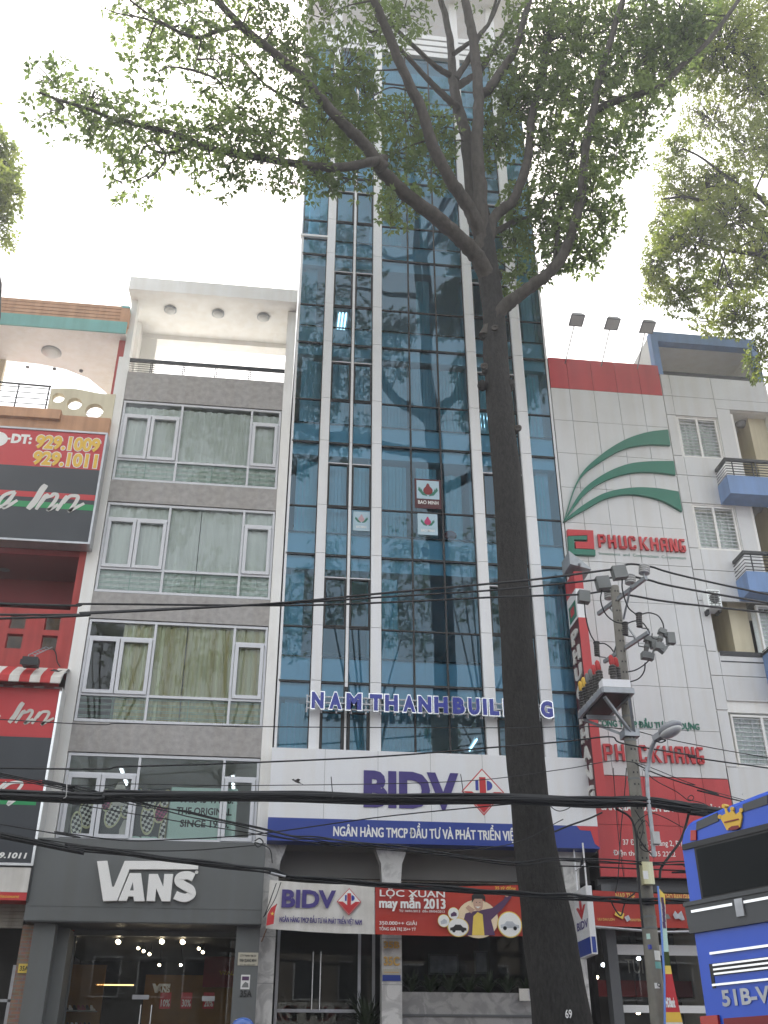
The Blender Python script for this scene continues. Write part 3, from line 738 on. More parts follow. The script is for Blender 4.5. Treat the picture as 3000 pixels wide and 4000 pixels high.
for i, (u, v, m, cat, lab) in enumerate(((235, 80, 'dark_red', 'chair', 'red chair back behind the left tower window'), (445, 95, 'sign_blue', 'bag', 'blue bundle on the sill behind narrow tower window'), (1050, 130, 'sign_red', 'chair', 'red chair back behind middle tower window right'), (790, 115, 'green_sign', 'plant pot', 'green pot on the sill behind middle tower window'))):
    c = W(zB(u, v), .42)
    t = thing(['office_chair', 'cloth_bundle', 'office_chair', 'plant_pot'][i], lab, cat, c)
    if 'chair' in cat: M().ell((c.x, .42, c.z+.02), (.17, .04, .14), 12).build('backrest', m, t); M().box(c.x-.02, c.x+.02, .42, .45, c.z-.3, c.z).build('stem', 'black_metal', t)
    elif cat == 'bag': M().ell((c.x, .45, c.z), (.2, .08, .08), 12).ell((c.x+.1, .45, c.z+.05), (.1, .07, .07), 10).build('body', m, t)
    else: M().lathe((c.x, .45, c.z-.08), (0, 0, 1), [(0, .05), (.12, .08), (.13, .07)], 12).build('pot', m, t)

# porch under the tower
po = M(); po.box(TX0, TX1, .62, .8, 5.42, 6.05); po.box(TX0-.02, TX1, -.02, .62, 5.95, 6.03)
po.prism([(0, 0)]*0 or [(TX0+.2, 5.45), (TX0+.21, 5.45), (TX0+.21, 5.46)], .61, .62)
po.build('porch_soffit', 'soffit', tw)
for i, (a, b) in enumerate(((.12, .44), (2.585, 2.99), (6.5, 6.82))):
    c = M(); c.box(a, b, -.02, .3, GZ+.1, 5.3)
    nx = 12; c.add([], [])
    c.prism([(a, 5.3), (b, 5.3), (b+.02, 5.62), (b+.10, 5.82), (b+.14, 5.95), (a-.14, 5.95), (a-.10, 5.82), (a-.02, 5.62)], -.019, .299)
    c.build('porch_column', 'marble', tw)
    g_ = M()
    for z in (1.6, 2.45, 3.3, 4.15, 5.0): g_.box(a+.0, b, -.0225, -.019, z, z+.008)
    g_.build('stone_joint', 'grey_plastic', tw)
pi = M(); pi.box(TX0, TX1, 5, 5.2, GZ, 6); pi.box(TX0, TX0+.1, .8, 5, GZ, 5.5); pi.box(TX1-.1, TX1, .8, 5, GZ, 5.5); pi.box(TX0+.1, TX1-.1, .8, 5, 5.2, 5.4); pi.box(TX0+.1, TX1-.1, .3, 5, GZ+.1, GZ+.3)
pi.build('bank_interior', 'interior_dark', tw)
gd = M(); gd.quad((.5, 1.0, GZ+.3), (2.55, 1.0, GZ+.3), (2.55, 1.0, 5.2), (.5, 1.0, 5.2)); gd.quad((3.0, 1.4, GZ+.3), (6.5, 1.4, GZ+.3), (6.5, 1.4, 5.2), (3.0, 1.4, 5.2))
gdo = gd.build('bank_front_glass', 'shop_glass', tw)
gf = M()
for x in (.5, 2.2, 2.5): gf.box(x, x+.06, .97, 1.03, GZ+.3, 5.2)
gf.box(.56, 2.5, .975, 1.025, 4.5, 4.56); gf.box(.56, 2.2, .975, 1.025, 2.86, 2.92)
gf.build('door_frame', 'steel', gdo)
gf = M()
for x in (1.26, 1.42): gf.tube([(x, .93, 2.9), (x, .93, 4.0)], .014, 6)
gf.build('door_handle', 'chrome', gdo)
pl = M(); pl.box(3.0, 6.3, .25, .8, GZ+.1, 3.2); pl.build('planter_wall', 'marble_dark', tw)
st = M(); st.box(3.0, 6.5, .22, .8, 2.76, 2.80); st.build('planter_ledge', 'dark_grey', tw)
for i, (u, v) in enumerate(((545, 748), (970, 742), (1178, 742))):
    c = W(zU(u, v), .9)
    t = thing('downlight', ['leftmost small downlight under the bank porch', 'middle small downlight under the bank porch', 'rightmost small downlight under the bank porch'][i], 'lamp', c, 'downlights under the bank porch')
    M().lathe(c, (0, 0, 1), [(0, .05), (.03, .055), (.2, .055)], 12).build('rim', 'steel', t); M().ell(c+Vector((0, 0, -.01)), (.042, .042, .012), 10).build('bulb', 'lamp_white', t)
# glow of inner windows behind the bank hall, put into pale silver panes
a, b_, c_, d_ = zr(ZM(1000, 3400, 1.3825), (945, 550), (1085, 462), 4.9)
t = thing('rear_window', 'pale rear window glimpsed through the dark bank hall', 'window', (a, 4.9, c_)); M().box(a, b_, 4.95, 4.98, c_, d_).build('pane', 'silver', t); M().box(a-.05, b_+.05, 4.98, 4.995, c_-.05, d_+.05).build('frame', 'grey_plastic', t)
a, b_, c_, d_ = zr(ZM(1000, 3400, 1.3825), (1195, 545), (1245, 445), 4.9)
t = thing('rear_door_light', 'narrow pale strip of rear light in the dark bank hall', 'window', (a, 4.9, c_)); M().box(a, b_, 4.95, 4.98, c_, d_).build('pane', 'silver', t); M().box(a-.05, b_+.05, 4.98, 4.995, c_-.05, d_+.05).build('frame', 'grey_plastic', t)
# plants in the planter
def grass_plant(x, y, z, h, n, lab, grp, nm='potted_palm'):
    t = thing(nm, lab, 'plant', (x, y, z), grp)
    q = M()
    for i in range(n):
        a = random.uniform(0, 6.28); l = h*random.uniform(.6, 1.1); sp = random.uniform(.25, .9)
        pts = [Vector((x, y, z))+Vector((math.cos(a)*l*sp*s_, math.sin(a)*l*sp*s_*.7, l*(s_-.75*sp*s_*s_))) for s_ in (0, .35, .7, 1)]
        wv = Vector((-math.sin(a), math.cos(a), 0))
        for k in range(3):
            w0, w1 = (.012, .03, .022, .002)[k], (.012, .03, .022, .002)[k+1]
            q.quad(pts[k]-wv*w0, pts[k]+wv*w0, pts[k+1]+wv*w1, pts[k+1]-wv*w1)
    q.build('leaves', 'leaf_dark', t, recalc=False)
    M().lathe((x, y, z-.25), (0, 0, 1), [(0, .1), (.25, .14), (.26, .12)], 12).build('pot', 'grey_plastic', t)
for i in range(8):
    grass_plant(3.25+i*.4, .5, 3.2, random.uniform(.4, .65), 46, 'dark strap leaved plant in the marble planter, number %s from the porch column' % ['one', 'two', 'three', 'four', 'five', 'six', 'seven', 'eight'][i], 'plants in the marble planter', 'planter_plant')
grass_plant(2.35, .5, 2.5, .9, 60, 'dark palm in a pot left of the middle porch column', 'potted palms by the bank column')

# ------------------------------------------------------------------ bank signs on the tower
def bank_mark(parent, x0, x1, z0, z1, y, st=2, small=False):
    "red diamond outline, red down arrow, indigo half rings"
    cx, cz = (x0+x1)/2, (z0+z1)/2; a, b = (x1-x0)/2, (z1-z0)/2
    m = M()
    def dia(f, yy, mi): m.prism([(cx-a*f, cz), (cx, cz-b*f), (cx+a*f, cz), (cx, cz+b*f)], yy-.004, yy, mi)
    dia(1, y, 0); dia(.93, y-.004, 1)
    m.prism([(cx-a*.90, cz), (cx, cz-b*.90), (cx+a*.90, cz), (cx+a*.52, cz), (cx, cz-b*.36), (cx-a*.52, cz)], y-.013, y-.008)
    m.prism([(cx-a*.15, cz+b*.62), (cx+a*.15, cz+b*.62), (cx+a*.15, cz-b*.55), (cx, cz-b*.7), (cx-a*.15, cz-b*.55)], y-.016, y-.0135)
    q = [(cx+a*.2, cz+b*.05), (cx+a*.2, cz+b*.48)]
    arc = [(cx+a*.2+a*.26*math.cos(t), cz+b*.265+b*.215*math.sin(t)) for t in [math.pi/2-math.pi*k/10 for k in range(11)]]
    m.prism([(cx+a*.2, cz+b*.48)]+arc+[(cx+a*.2, cz+b*.05)], y-.013, y-.0085, 2)
    m.prism([(cx-a*.34, cz+b*.05), (cx-a*.2, cz+b*.05), (cx-a*.2, cz+b*.48), (cx-a*.34, cz+b*.48)], y-.013, y-.0085, 2)
    return m.build('emblem', ['sign_red', 'letter_white', 'letter_blue'], parent)
bx0, bx1 = .155, 7.22
t = thing('bank_sign', 'long white and blue bank sign board with big indigo letters across the tower foot', 'sign', (3.7, -.3, 5.95))
M().box(bx0, bx1, -.4, -.02, 6.42, 7.90).build('panel', 'white_panel', t)
M().box(bx0, bx1, -.404, -.02, 5.95, 6.419).build('stripe_panel', 'sign_blue', t)
fy = -.4
a, b_, c_, d_ = px_rect(zU, (580, 350), (1092, 168), fy)
text('lettering', 'BIDV', a, b_, c_, d_, fy, 'indigo', t, bold=.045, depth=.02)
bank_mark(t, *px_rect(zU, (1115, 392), (1332, 145), fy), fy)
p0, p1 = W(zU(418, 505), fy), W(zU(1392, 525), fy)
text('lettering', 'NGÂN HÀNG TMCP ĐẦU TƯ VÀ PHÁT TRIỂN VIỆT NAM', p0.x, p1.x+.55, p0.z, p0.z+.19, fy-.004, 'letter_white', t, bold=.03, depth=.004)
mb = M(); p = [(6.75, 6.415), (7.215, 6.415), (7.215, 5.98), (7.12, 6.05), (7.08, 6.2), (7.05, 6.32), (6.82, 6.33)]; mb.prism(p, fy-.0085, fy-.0045); mb.build('corner_ribbon', 'sign_red', t)
ln = M()
for x in (1.3, 2.45, 3.6, 4.75, 5.9): ln.box(x, x+.006, -.4015, -.4, 6.42, 7.9)
ln.build('panel_joint', 'grey_plastic', t)
# big letters on a rail frame
t = thing('building_name_sign', 'row of silver edged blue letters on a thin rail frame crossing the lower tower', 'sign', (3.7, -.3, 8.9))
y = -.36
pz = lambda u, v: W(zB(u, v), y)
rail = M()
z_hi, z_lo = pz(280, 985).z, pz(280, 1062).z
x_a, x_b = pz(276, 1020).x, pz(1608, 1060).x
for z in (z_hi-.03, z_lo+.03, (z_hi+z_lo)/2): rail.box(x_a, x_b, y+.02, y+.05, z-.014, z+.014)
for i in range(18): x = lerp(x_a, x_b, i/17); rail.box(x-.012, x+.012, y+.05, y+.075, z_lo-.06, z_hi+.02); rail.box(x-.02, x+.02, y+.075, -.1, z_lo+.01, z_lo+.04)
rail.build('rail_frame', 'alu_white', t)
LT = [('N', 297, 368), ('A', 392, 465), ('M', 484, 572), ('T', 610, 683), ('H', 693, 768), ('A', 790, 862), ('N', 872, 948), ('H', 958, 1036), ('B', 1058, 1128), ('U', 1142, 1208), ('I', 1220, 1246), ('L', 1256, 1312), ('D', 1330, 1395), ('I', 1408, 1432), ('N', 1448, 1520), ('G', 1530, 1600)]
z0 = pz(900, 1088).z; z1 = pz(900, 995).z
for s_, ua, ub in LT:
    xa, xb = pz(ua, 1030).x, pz(ub, 1030).x
    mb = M()
    text_into(mb, s_, xa-.012, xb+.012, z0-.014, z1+.014, y+.02, depth=.055, bold=.085, mi=1)
    text_into(mb, s_, xa+.012, xb-.012, z0+.012, z1-.012, y-.036, depth=.006, bold=.06, mi=0)
    mb.build('letter', ['letter_blue', 'chrome'], t, recalc=False)
# hanging banners
def sag_sheet(c, y, name, mat, parent, nx=14, nz=6, amp=.03):
    "c: four corners (x, z) tl, tr, br, bl"
    m = M(); v = []
    for j in range(nz+1):
        for i in range(nx+1):
            u, w_ = i/nx, j/nz
            x = lerp(lerp(c[0][0], c[1][0], u), lerp(c[3][0], c[2][0], u), w_); z = lerp(lerp(c[0][1], c[1][1], u), lerp(c[3][1], c[2][1], u), w_)
            z -= .03*math.sin(math.pi*u)*(1-.4*w_)
            v.append((x, y+amp*math.sin(u*9+w_*2)*w_+.012*math.sin(u*23+w_*5), z))
    n = nx+1
    f = [(j*n+i, j*n+i+1, (j+1)*n+i+1, (j+1)*n+i) for j in range(nz) for i in range(nx)]
    k = len(v)
    m.add(v+[(a, b+.006, c_) for a, b, c_ in v], f+[tuple(q+k for q in reversed(ff)) for ff in f], 0, True)
    return m.build(name, mat, parent)
Y = -.75
def q(u, v): p = W(zU(u, v), Y); return (p.x, p.z)
t = thing('bank_banner', 'white cloth banner with indigo letters and red diamond hanging under the bank sign', 'banner', (1.3, Y, 4.2))
sag_sheet([q(75, 742), q(640, 768), q(640, 1036), q(52, 1005)], Y, 'cloth', 'canvas_white', t, amp=.006)
p0, p1 = q(137, 890), q(430, 905)
text('lettering', 'BIDV', p0[0], p1[0], p0[1]-.01, q(137, 795)[1], Y-.03, 'indigo', t, bold=.04)
a = q(434, 935); b_ = q(568, 790); bank_mark(t, a[0], b_[0], a[1], b_[1], Y-.03)
a, b_ = q(127, 965), q(570, 985)
text('lettering', 'NGÂN HÀNG TMCP ĐẦU TƯ VÀ PHÁT TRIỂN VIỆT NAM', a[0], b_[0], a[1]-.015, a[1]+.075, Y-.03, 'indigo', t, bold=.03, dz=-.03)
t = thing('promotion_banner', 'red promotion banner with a waving man, cars and white headline under the bank sign', 'banner', (3.9, Y, 4.2))
sag_sheet([q(644, 768), q(1420, 770), q(1443, 1046), (q(644, 1036)[0], q(644, 1036)[1])], Y, 'cloth', 'banner_red', t, amp=.006)
y = Y-.03
def pp(*pts): return [q(*p) for p in pts]
mb = M()
cx, cz = q(1195, 960); mb.disc(cx, cz+.02, .42, .36, y+.004, th=.003)
mb.build('glow', 'poster_glow', t)
mb = M()
mb.prism(pp((1130, 1043), (1120, 960), (1130, 925), (1165, 915), (1225, 905), (1275, 895), (1335, 850), (1352, 815), (1380, 835), (1330, 900), (1268, 960), (1290, 1043)), y-.002, y, 0)
mb.prism(pp((1165, 1043), (1172, 940), (1195, 918), (1222, 930), (1232, 1043)), y-.004, y-.0025, 1)
mb.build('jacket_print', ['purple', 'poster_yellow'], t)
mb = M(); cx, cz = q(1198, 870); mb.disc(cx, cz, .10, .15, y-.003, th=.002); mb.build('face_print', 'skin', t); mb = M(); mb.disc(*q(1352, 820), .045, .06, y-.003, th=.002); mb.build('hand_print', 'skin', t); mb = M(); mb.prism(pp((1160, 925), (1130, 895), (1145, 880), (1180, 905)), y-.006, y-.0045); mb.build('hand_print', 'skin', t)
mb = M(); mb.prism(pp((1164, 868), (1164, 828), (1185, 812), (1215, 812), (1236, 835), (1236, 868), (1224, 846), (1178, 846)), y-.008, y-.0055); mb.disc(cx-.035, cz+.015, .012, .008, y-.0055, 10, .002); mb.disc(cx+.035, cz+.015, .012, .008, y-.0055, 10, .002); mb.build('hair_print', 'black_text', t)
mb = M(); mb.prism(pp((1182, 888), (1212, 888), (1197, 898)), y-.008, y-.0055); mb.build('smile_print', 'letter_white', t)
for (u, v, rx, mat, car) in ((1090, 1000, 68, 'letter_white', 'black_text'), (1368, 985, 78, 'letter_white', 'silver'), (1065, 925, 36, 'letter_white', 'purple'), (1012, 965, 38, 'letter_white', 'silver')):
    c = q(u, v); rr = rx/1.3825*.0067/1.24*.82
    zc = c[1]; zr_ = min(rr, zc-q(700, 1040)[1]+.02) if rx > 60 else rr
    mb = M(); mb.disc(c[0], zc, rr, zr_, y-.009, th=.002); mb.disc(c[0], zc, rr*.92, zr_*.92, y-.0115, th=.002, mi=1)
    s_ = rr*.75
    if rx > 60: car_ = [(-1, -.25), (-1, .05), (-.6, .15), (-.35, .42), (.3, .42), (.6, .12), (1, .05), (1, -.25)]
    else: car_ = [(-.6, -.5), (-.7, .1), (.1, .6), (.7, .3), (.7, -.3)]
    mb.prism([(c[0]+a*s_, zc-.02+b*s_) for a, b in car_], y-.016, y-.014, 2)
    if rx > 60:
        for dx in (-.55, .55): mb.disc(c[0]+dx*s_, zc-.02-.27*s_, .2*s_, .2*s_, y-.0165, 14, .002, 3)
    mb.build('prize_print', ['poster_yellow', mat, car, 'rubber'], t)
for s_, a, b_, c, mt, bo in (('LỘC XUÂN', (668, 832), (1018, 832), 798, 'letter_white', .03), ('may mắn 2013', (666, 893), (1020, 893), 842, 'letter_white', .05), ('Từ 10/01/2013  đến 09/04/2013', (772, 917), (1017, 917), 905, 'letter_white', .02), ('350.000++ GIẢI', (665, 985), (866, 985), 967, 'letter_white', .03), ('TỔNG GIÁ TRỊ 35++ TỶ', (664, 1016), (862, 1016), 1000, 'letter_white', .03), ('35 tỷ đồng', (1290, 795), (1400, 795), 780, 'yellow_text', .04)):
    p0, p1 = q(*a), q(*b_); text('lettering', s_, p0[0], p1[0], p0[1], q(a[0], c)[1], y-.004, mt, t, bold=bo)
t = thing('red_flag', 'small red flag with yellow star at the left edge of white bank banner', 'flag', (.25, -.9, 4.2))
def q9(u, v): p = W(zU(u, v), -.9); return (p.x, p.z)
mb = M(); mb.prism([q9(*p) for p in ((112, 872), (100, 925), (95, 980), (55, 990), (62, 930), (80, 895))], -.905, -.9); mb.build('cloth', 'sign_red', t)
mb = M(); cx, cz = q9(88, 925); mb.prism([(cx+(.04 if k % 2 == 0 else .016)*math.sin(k*math.pi/5), cz+(.04 if k % 2 == 0 else .016)*math.cos(k*math.pi/5)) for k in range(10)], -.909, -.9055); mb.build('star', 'poster_yellow', t)
M().tube([(q9(112, 872)[0], -.9, q9(112, 872)[1]), (.16, -.5, 4.0)], .012, 6).build('stick', 'wood', t)
# numbers and plates on the middle column
for s_, v0, v1, lab in (('35B', 1112, 1075, 'gold house number 35B on the marble porch column, above 35C'), ('35C', 1205, 1158, 'gold house number 35C on the marble porch column, below 35B')):
    a, b_ = W(zU(690, v0), -.03), W(zU(775, v1), -.03)
    t = thing('house_number', lab, 'house number', (a.x, -.03, a.z)); text('lettering', s_, a.x, b_.x, a.z, b_.z, -.022, 'gold', t, bold=.035, depth=.03)
a, b_, c_, d_ = px_rect(zU, (683, 1288), (780, 1225), -.03)
t = thing('company_plaque', 'cream and blue company plaque on the marble porch column below the numbers', 'sign', (a, -.03, c_)); M().box(a, b_, -.04, -.02, lerp(c_, d_, .52), d_).build('plate', 'plaque', t); M().box(a, b_, -.042, -.02, c_, lerp(c_, d_, .5)).build('plate', 'sign_blue', t)
M().box(a+.03, b_-.03, -.044, -.04, lerp(c_, d_, .7), lerp(c_, d_, .76)).build('print', 'gold', t)
t = thing('notice_board', 'small white and blue notice at the right end of the marble planter', 'sign', (5.6, .1, 3.0))
a, b_, c_, d_ = px_rect(zU, (1425, 1395), (1488, 1330), .1); M().box(a, b_, .1, .13, c_, d_).build('plate', 'canvas_white', t); M().box(a+.2, b_-.06, .095, .1, c_+.03, d_-.03).build('print', 'sign_blue', t)
M().box((a+b_)/2-.02, (a+b_)/2+.02, .13, .25, c_, d_-.1).build('bracket', 'steel', t)
# blade sign right of the porch
t = thing('blade_sign', 'narrow white and blue projecting bank sign on thin rods beside the trunk', 'sign', (6.75, -.6, 3.9))
Yf, Yb = -1.05, -.15
A0, A1 = W(zK(345, 845), Yf), W(zK(437, 1340), Yf)
xs0 = W(zK(345, 845), Yf).x-.0; xs1 = W(zK(387, 845), Yf).x; zt, zb = A0.z, A1.z
M().box(xs0, xs1, Yf, Yb, lerp(zb, zt, .27), zt).build('panel', 'white_panel', t)
M().box(xs0, xs1, Yf, Yb, zb, lerp(zb, zt, .27)).build('panel', 'white_panel', t)
M().box(xs0+.02, xs1-.02, Yf-.004, Yf, zb+.03, lerp(zb, zt, .25)).build('stripe', 'sign_blue', t)
M().box(xs0-.004, xs0, Yf+.01, Yb-.01, zb+.02, lerp(zb, zt, .25)).build('stripe', 'sign_blue', t)
mb = M(); text_into(mb, 'BIDV', .22, 1.0, lerp(zb, zt, .40), lerp(zb, zt, .52), 0, side=xs0, depth=.004, bold=.03); mb.build('lettering', 'indigo', t, recalc=False)
mb = M(); ym, zm = (Yf+Yb)/2, lerp(zb, zt, .74)
def side_poly(mb, pts, x, th=.004, mi=0):
    n = len(pts); mb.add([(x-th, y_, z_) for y_, z_ in pts]+[(x, y_, z_) for y_, z_ in pts], [tuple(range(n)), tuple(range(2*n-1, n-1, -1))]+[(i, (i+1) % n, n+(i+1) % n, n+i) for i in range(n)], mi)
side_poly(mb, [(ym-.33, zm), (ym, zm-.26), (ym+.33, zm), (ym+.18, zm), (ym, zm-.13), (ym-.18, zm)], xs0); side_poly(mb, [(ym-.07, zm+.2), (ym+.07, zm+.2), (ym+.07, zm-.12), (ym-.07, zm-.12)], xs0-.005)
mb.build('emblem', 'sign_red', t)
rd = M()
for yy in (Yf+.12, Yb-.12): rd.tube([((xs0+xs1)/2, yy, zt), ((xs0+xs1)/2, yy, 5.95)], .018, 6)
rd.tube([((xs0+xs1)/2, Yf+.12, lerp(zt, 5.95, .5)), ((xs0+xs1)/2, Yb-.12, lerp(zt, 5.95, .5))], .015, 6)
rd.build('rod', 'white_panel', t)

# ================================================================== RED INN at the left
inn_ = thing('inn_building', 'red painted inn with peach eaves, yellow pierced parapet and recessed balconies at the left edge', 'building', (-6.2, 0, GZ))
w = M()
w.box(-4.62, -4.465, -.02, 8, 9.6, 12.75); w.box(-4.53, -4.34, .02, .35, 16.3, 19.0); w.box(-9, -8.8, 0, 8, 4, 19); w.box(-9, -4.47, 7.8, 8, GZ, 12.6)
w.box(-9, -4.62, .0, .15, 9.0, 9.75)
w.build('wall', 'red_paint', inn_)
pr = M()                                                  # pierced red parapet
zr_ = [9.75, 10.06, 10.41, 10.54, 10.89, 11.05]
for z0, z1 in ((9.75, 10.06), (10.41, 10.54), (10.89, 11.05)): pr.box(-9, -4.62, 0, .15, z0, z1)
hx = [-9, -8.2, -7.85, -7.43, -7.08, -6.66, -6.31, -5.91, -5.56, -5.14, -4.80, -4.62]
for z0, z1 in ((10.06, 10.41), (10.54, 10.89)):
    for k in range(0, len(hx), 2): pr.box(hx[k], hx[k+1], .001, .149, z0, z1)
pr.build('parapet', 'red_paint', inn_)
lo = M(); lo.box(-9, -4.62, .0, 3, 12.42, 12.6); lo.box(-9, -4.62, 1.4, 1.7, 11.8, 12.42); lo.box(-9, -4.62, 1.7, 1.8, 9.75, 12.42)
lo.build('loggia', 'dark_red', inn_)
lf = M(); lf.box(-9, -4.62, .15, 1.7, 9.6, 9.75); lf.build('balcony_floor', 'concrete', inn_)
for i in range(4):
    x = -8.6+i*.98
    f = M(); f.box(x, x+.9, 1.62, 1.7, 9.8, 11.6); f.box(x+.08, x+.82, 1.60, 1.62, 9.9, 10.5, 1)
    d = f.build('door', ['wood', 'yellow_wall'], inn_)
    M().quad((x+.12, 1.61, 10.6), (x+.78, 1.61, 10.6), (x+.78, 1.61, 11.5), (x+.12, 1.61, 11.5)).build('pane', 'thin_glass', d)
t = thing('ceiling_lamp', 'round pale ceiling lamp in the dark red loggia of the inn', 'lamp', W(zI1(100, 1620), .9))
c = t.location; M().ell((c.x, c.y, c.z), (.26, .26, .09), 18).build('lens', 'lens', t); M().lathe((c.x, c.y, c.z+.03), (0, 0, 1), [(0, .12), (12.42-c.z-.03, .12)], 14).build('base', 'steel', t)
# upper terrace
r = M(); edge = [(-9.5, 1.35), (-7.9, 1.35), (-6.9, 1.40), (-6.2, 1.55), (-5.6, 1.9), (-5.2, 2.5), (-4.95, 3.3), (-4.85, 5), (-4.36, 5), (-4.36, -.25), (-9.5, -.25)]
n_ = len(edge); r.add([(x, y, 19.05) for x, y in edge]+[(x, y, 19.18) for x, y in edge], [tuple(range(n_)), tuple(range(2*n_-1, n_-1, -1))]+[(i, i+n_, (i+1) % n_+n_, (i+1) % n_) for i in range(n_)])
r.build('terrace_ceiling', 'white_paint', inn_)
r = M(); r.box(-9.5, -4.34, -.3, -.25, 19.0, 19.38); r.box(-4.55, -4.34, -.26, 1, 19.9, 19.97); r.build('eaves_band', 'teal_paint', inn_)
r = M()
for k in range(5): r.box(-9.5, -4.56, -.24, -.12, 19.40+k*.115, 19.495+k*.115)
r.box(-4.56, -4.34, -.25, .2, 19.385, 19.9); r.box(-9.5, -4.6, -.1, .0, 19.4, 19.95)
r.build('eaves_louvre', 'peach_paint', inn_)
M().box(-4.62, -4.42, -.05, .15, 20.0, 20.14).build('eaves_lamp_box', 'grey_plastic', inn_)
# rear wall with its curved opening to the sky
ow = M(); ow.box(-9, -7.75, 1.3, 1.45, 16.1, 19.05); ow.box(-7.75, -4.5, 5.5, 5.6, 16.1, 17.4); ow.box(-4.62, -4.47, 1.5, 5.5, 16.1, 19.05)
ow.build('terrace_wall', 'cream_paint', inn_)
gr = M()
for k in range(9): gr.tube([(-7.9, 3+k*.3, 18.6), (-5, 3+k*.3, 18.6)], .018, 5)
gr.build('pergola', 'steel', inn_)
tf = M(); tf.box(-9, -4.47, .02, 8, 15.95, 16.1); tf.build('terrace_floor', 'white_paint', inn_)
M().box(-7.0, -5.6, 1.6, 2.0, 16.9, 17.25).build('water_tank_cover', 'blue_paint', inn_)
yp = M()                                                  # yellow parapet with three portholes: strips around each hole
px = [-6.02, -5.96, -5.64, -5.56, -5.19, -5.08, -4.62, -4.39]
holes = [(-5.80, 16.93, .155), (-5.375, 16.78, .185), (-4.85, 16.60, .225)]
def wavy(x): return 17.2+.05*math.sin((x+6)*3.4)
segs = []
xs = sorted(set([-6.02, -4.385]+[round(h[0]+h[2]*math.cos(math.pi*k/10), 4) for h in holes for k in range(11)]))
for a, b in zip(xs, xs[1:]):
    m_ = (a+b)/2; hit = [h for h in holes if abs(m_-h[0]) < h[2]]
    zt = (wavy(a), wavy(b))
    if hit:
        h = hit[0]; ca = math.sqrt(max(0, h[2]**2-(a-h[0])**2)); cb = math.sqrt(max(0, h[2]**2-(b-h[0])**2))
        yp.prism([(a, 16.3), (b, 16.3), (b, h[1]-cb), (a, h[1]-ca)], -.05, .12); yp.prism([(a, h[1]+ca), (b, h[1]+cb), (b, zt[1]), (a, zt[0])], -.05, .12)
    else: yp.prism([(a, 16.3), (b, 16.3), (b, zt[1]), (a, zt[0])], -.05, .12)
yp.build('porthole_parapet', 'cream_paint', inn_)
lg = M(); lg.box(-9, -5.6, -.32, .1, 16.1, 16.38); lg.box(-9, -4.385, -.2, .1, 15.75, 16.1); lg.box(-5.6, -4.385, -.2, .1, 16.1, 16.3); lg.build('ledge', 'peach_paint', inn_)
rl = M()
for z in (16.55, 16.72, 16.89, 17.06, 17.22): rl.tube([(-9, .0, z), (-6.04, .0, z)], .014, 6)
rl.tube([(-9, 0, 17.36), (-6.04, 0, 17.30)], .028, 6)
for x in (-8.2, -6.85, -6.08): rl.tube([(x, 0, 16.38), (x, 0, 17.33)], .022, 6)
rl.build('railing', 'black_metal', inn_)
t = thing('ceiling_lamp', 'large round ceiling lamp under the peach eaves of the inn', 'lamp', (-6.4, .9, 19.05)); c = W(zE(280, 367), .8)
M().lathe((c.x, .8, 19.05), (0, 0, -1), [(0, .24), (.04, .25), (.09, .19), (.11, .05)], 22).build('lens', 'lens', t); M().lathe((c.x, .8, 19.06), (0, 0, -1), [(0, .27), (.03, .27)], 22).build('rim', 'galv', t)
for i in range(4):
    c = W(zE((18, 157, 300, 443)[i], (415, 427, 441, 456)[i]), .2+.0*i)
    t = thing('downlight', ['leftmost tiny dark downlight under the inn eaves', 'second tiny dark downlight under the inn eaves', 'third tiny dark downlight under the inn eaves', 'rightmost tiny dark downlight under the inn eaves'][i], 'lamp', (c.x, 1.5, 19.05), 'tiny downlights under the inn eaves')
    c = W(zE((18, 157, 300, 443)[i], (415, 427, 441, 456)[i]), 1.55)
    M().lathe((c.x, 1.55, 19.05), (0, 0, -1), [(0, .055), (.04, .05)], 12).build('rim', 'dark_grey', t)
# inn lower part
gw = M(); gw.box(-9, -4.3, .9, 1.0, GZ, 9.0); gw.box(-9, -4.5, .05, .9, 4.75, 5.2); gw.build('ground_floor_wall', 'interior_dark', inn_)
sh_ = M()
for k in range(7): sh_.box(-9, -4.52, -.02+.01*(k % 2), .04, 4.29+k*.065, 4.35+k*.065)
sh_.box(-9, -4.5, -.03, .05, 4.24, 4.285)
sh_.build('roller_shutter', 'old_wall', inn_)
M().box(-4.49, -4.245, -.1, .3, GZ+.1, 4.29).build('brick_pillar', 'brick', inn_)
dg = M(); dg.box(-9, -4.5, .25, .3, 2.95, 3.0); dg.box(-4.62, -4.55, .25, .3, 2.4, 3.6); dg.box(-9, -8.9, .25, .3, GZ, 4.2); dg.build('door_frame', 'steel', inn_)
a, b_, c_, d_ = px_rect(zI3, (160, 1748), (285, 1665), -.1)
t = thing('house_number', 'yellow plate with house number 35A1 on the brick pillar', 'house number', (a, -.1, c_)); M().box(a, b_, -.115, -.1, c_, d_).build('plate', 'poster_yellow', t); text('lettering', '35A1', a+.03, b_-.01, c_+.04, d_-.04, -.115, 'black_text', t, bold=.02)
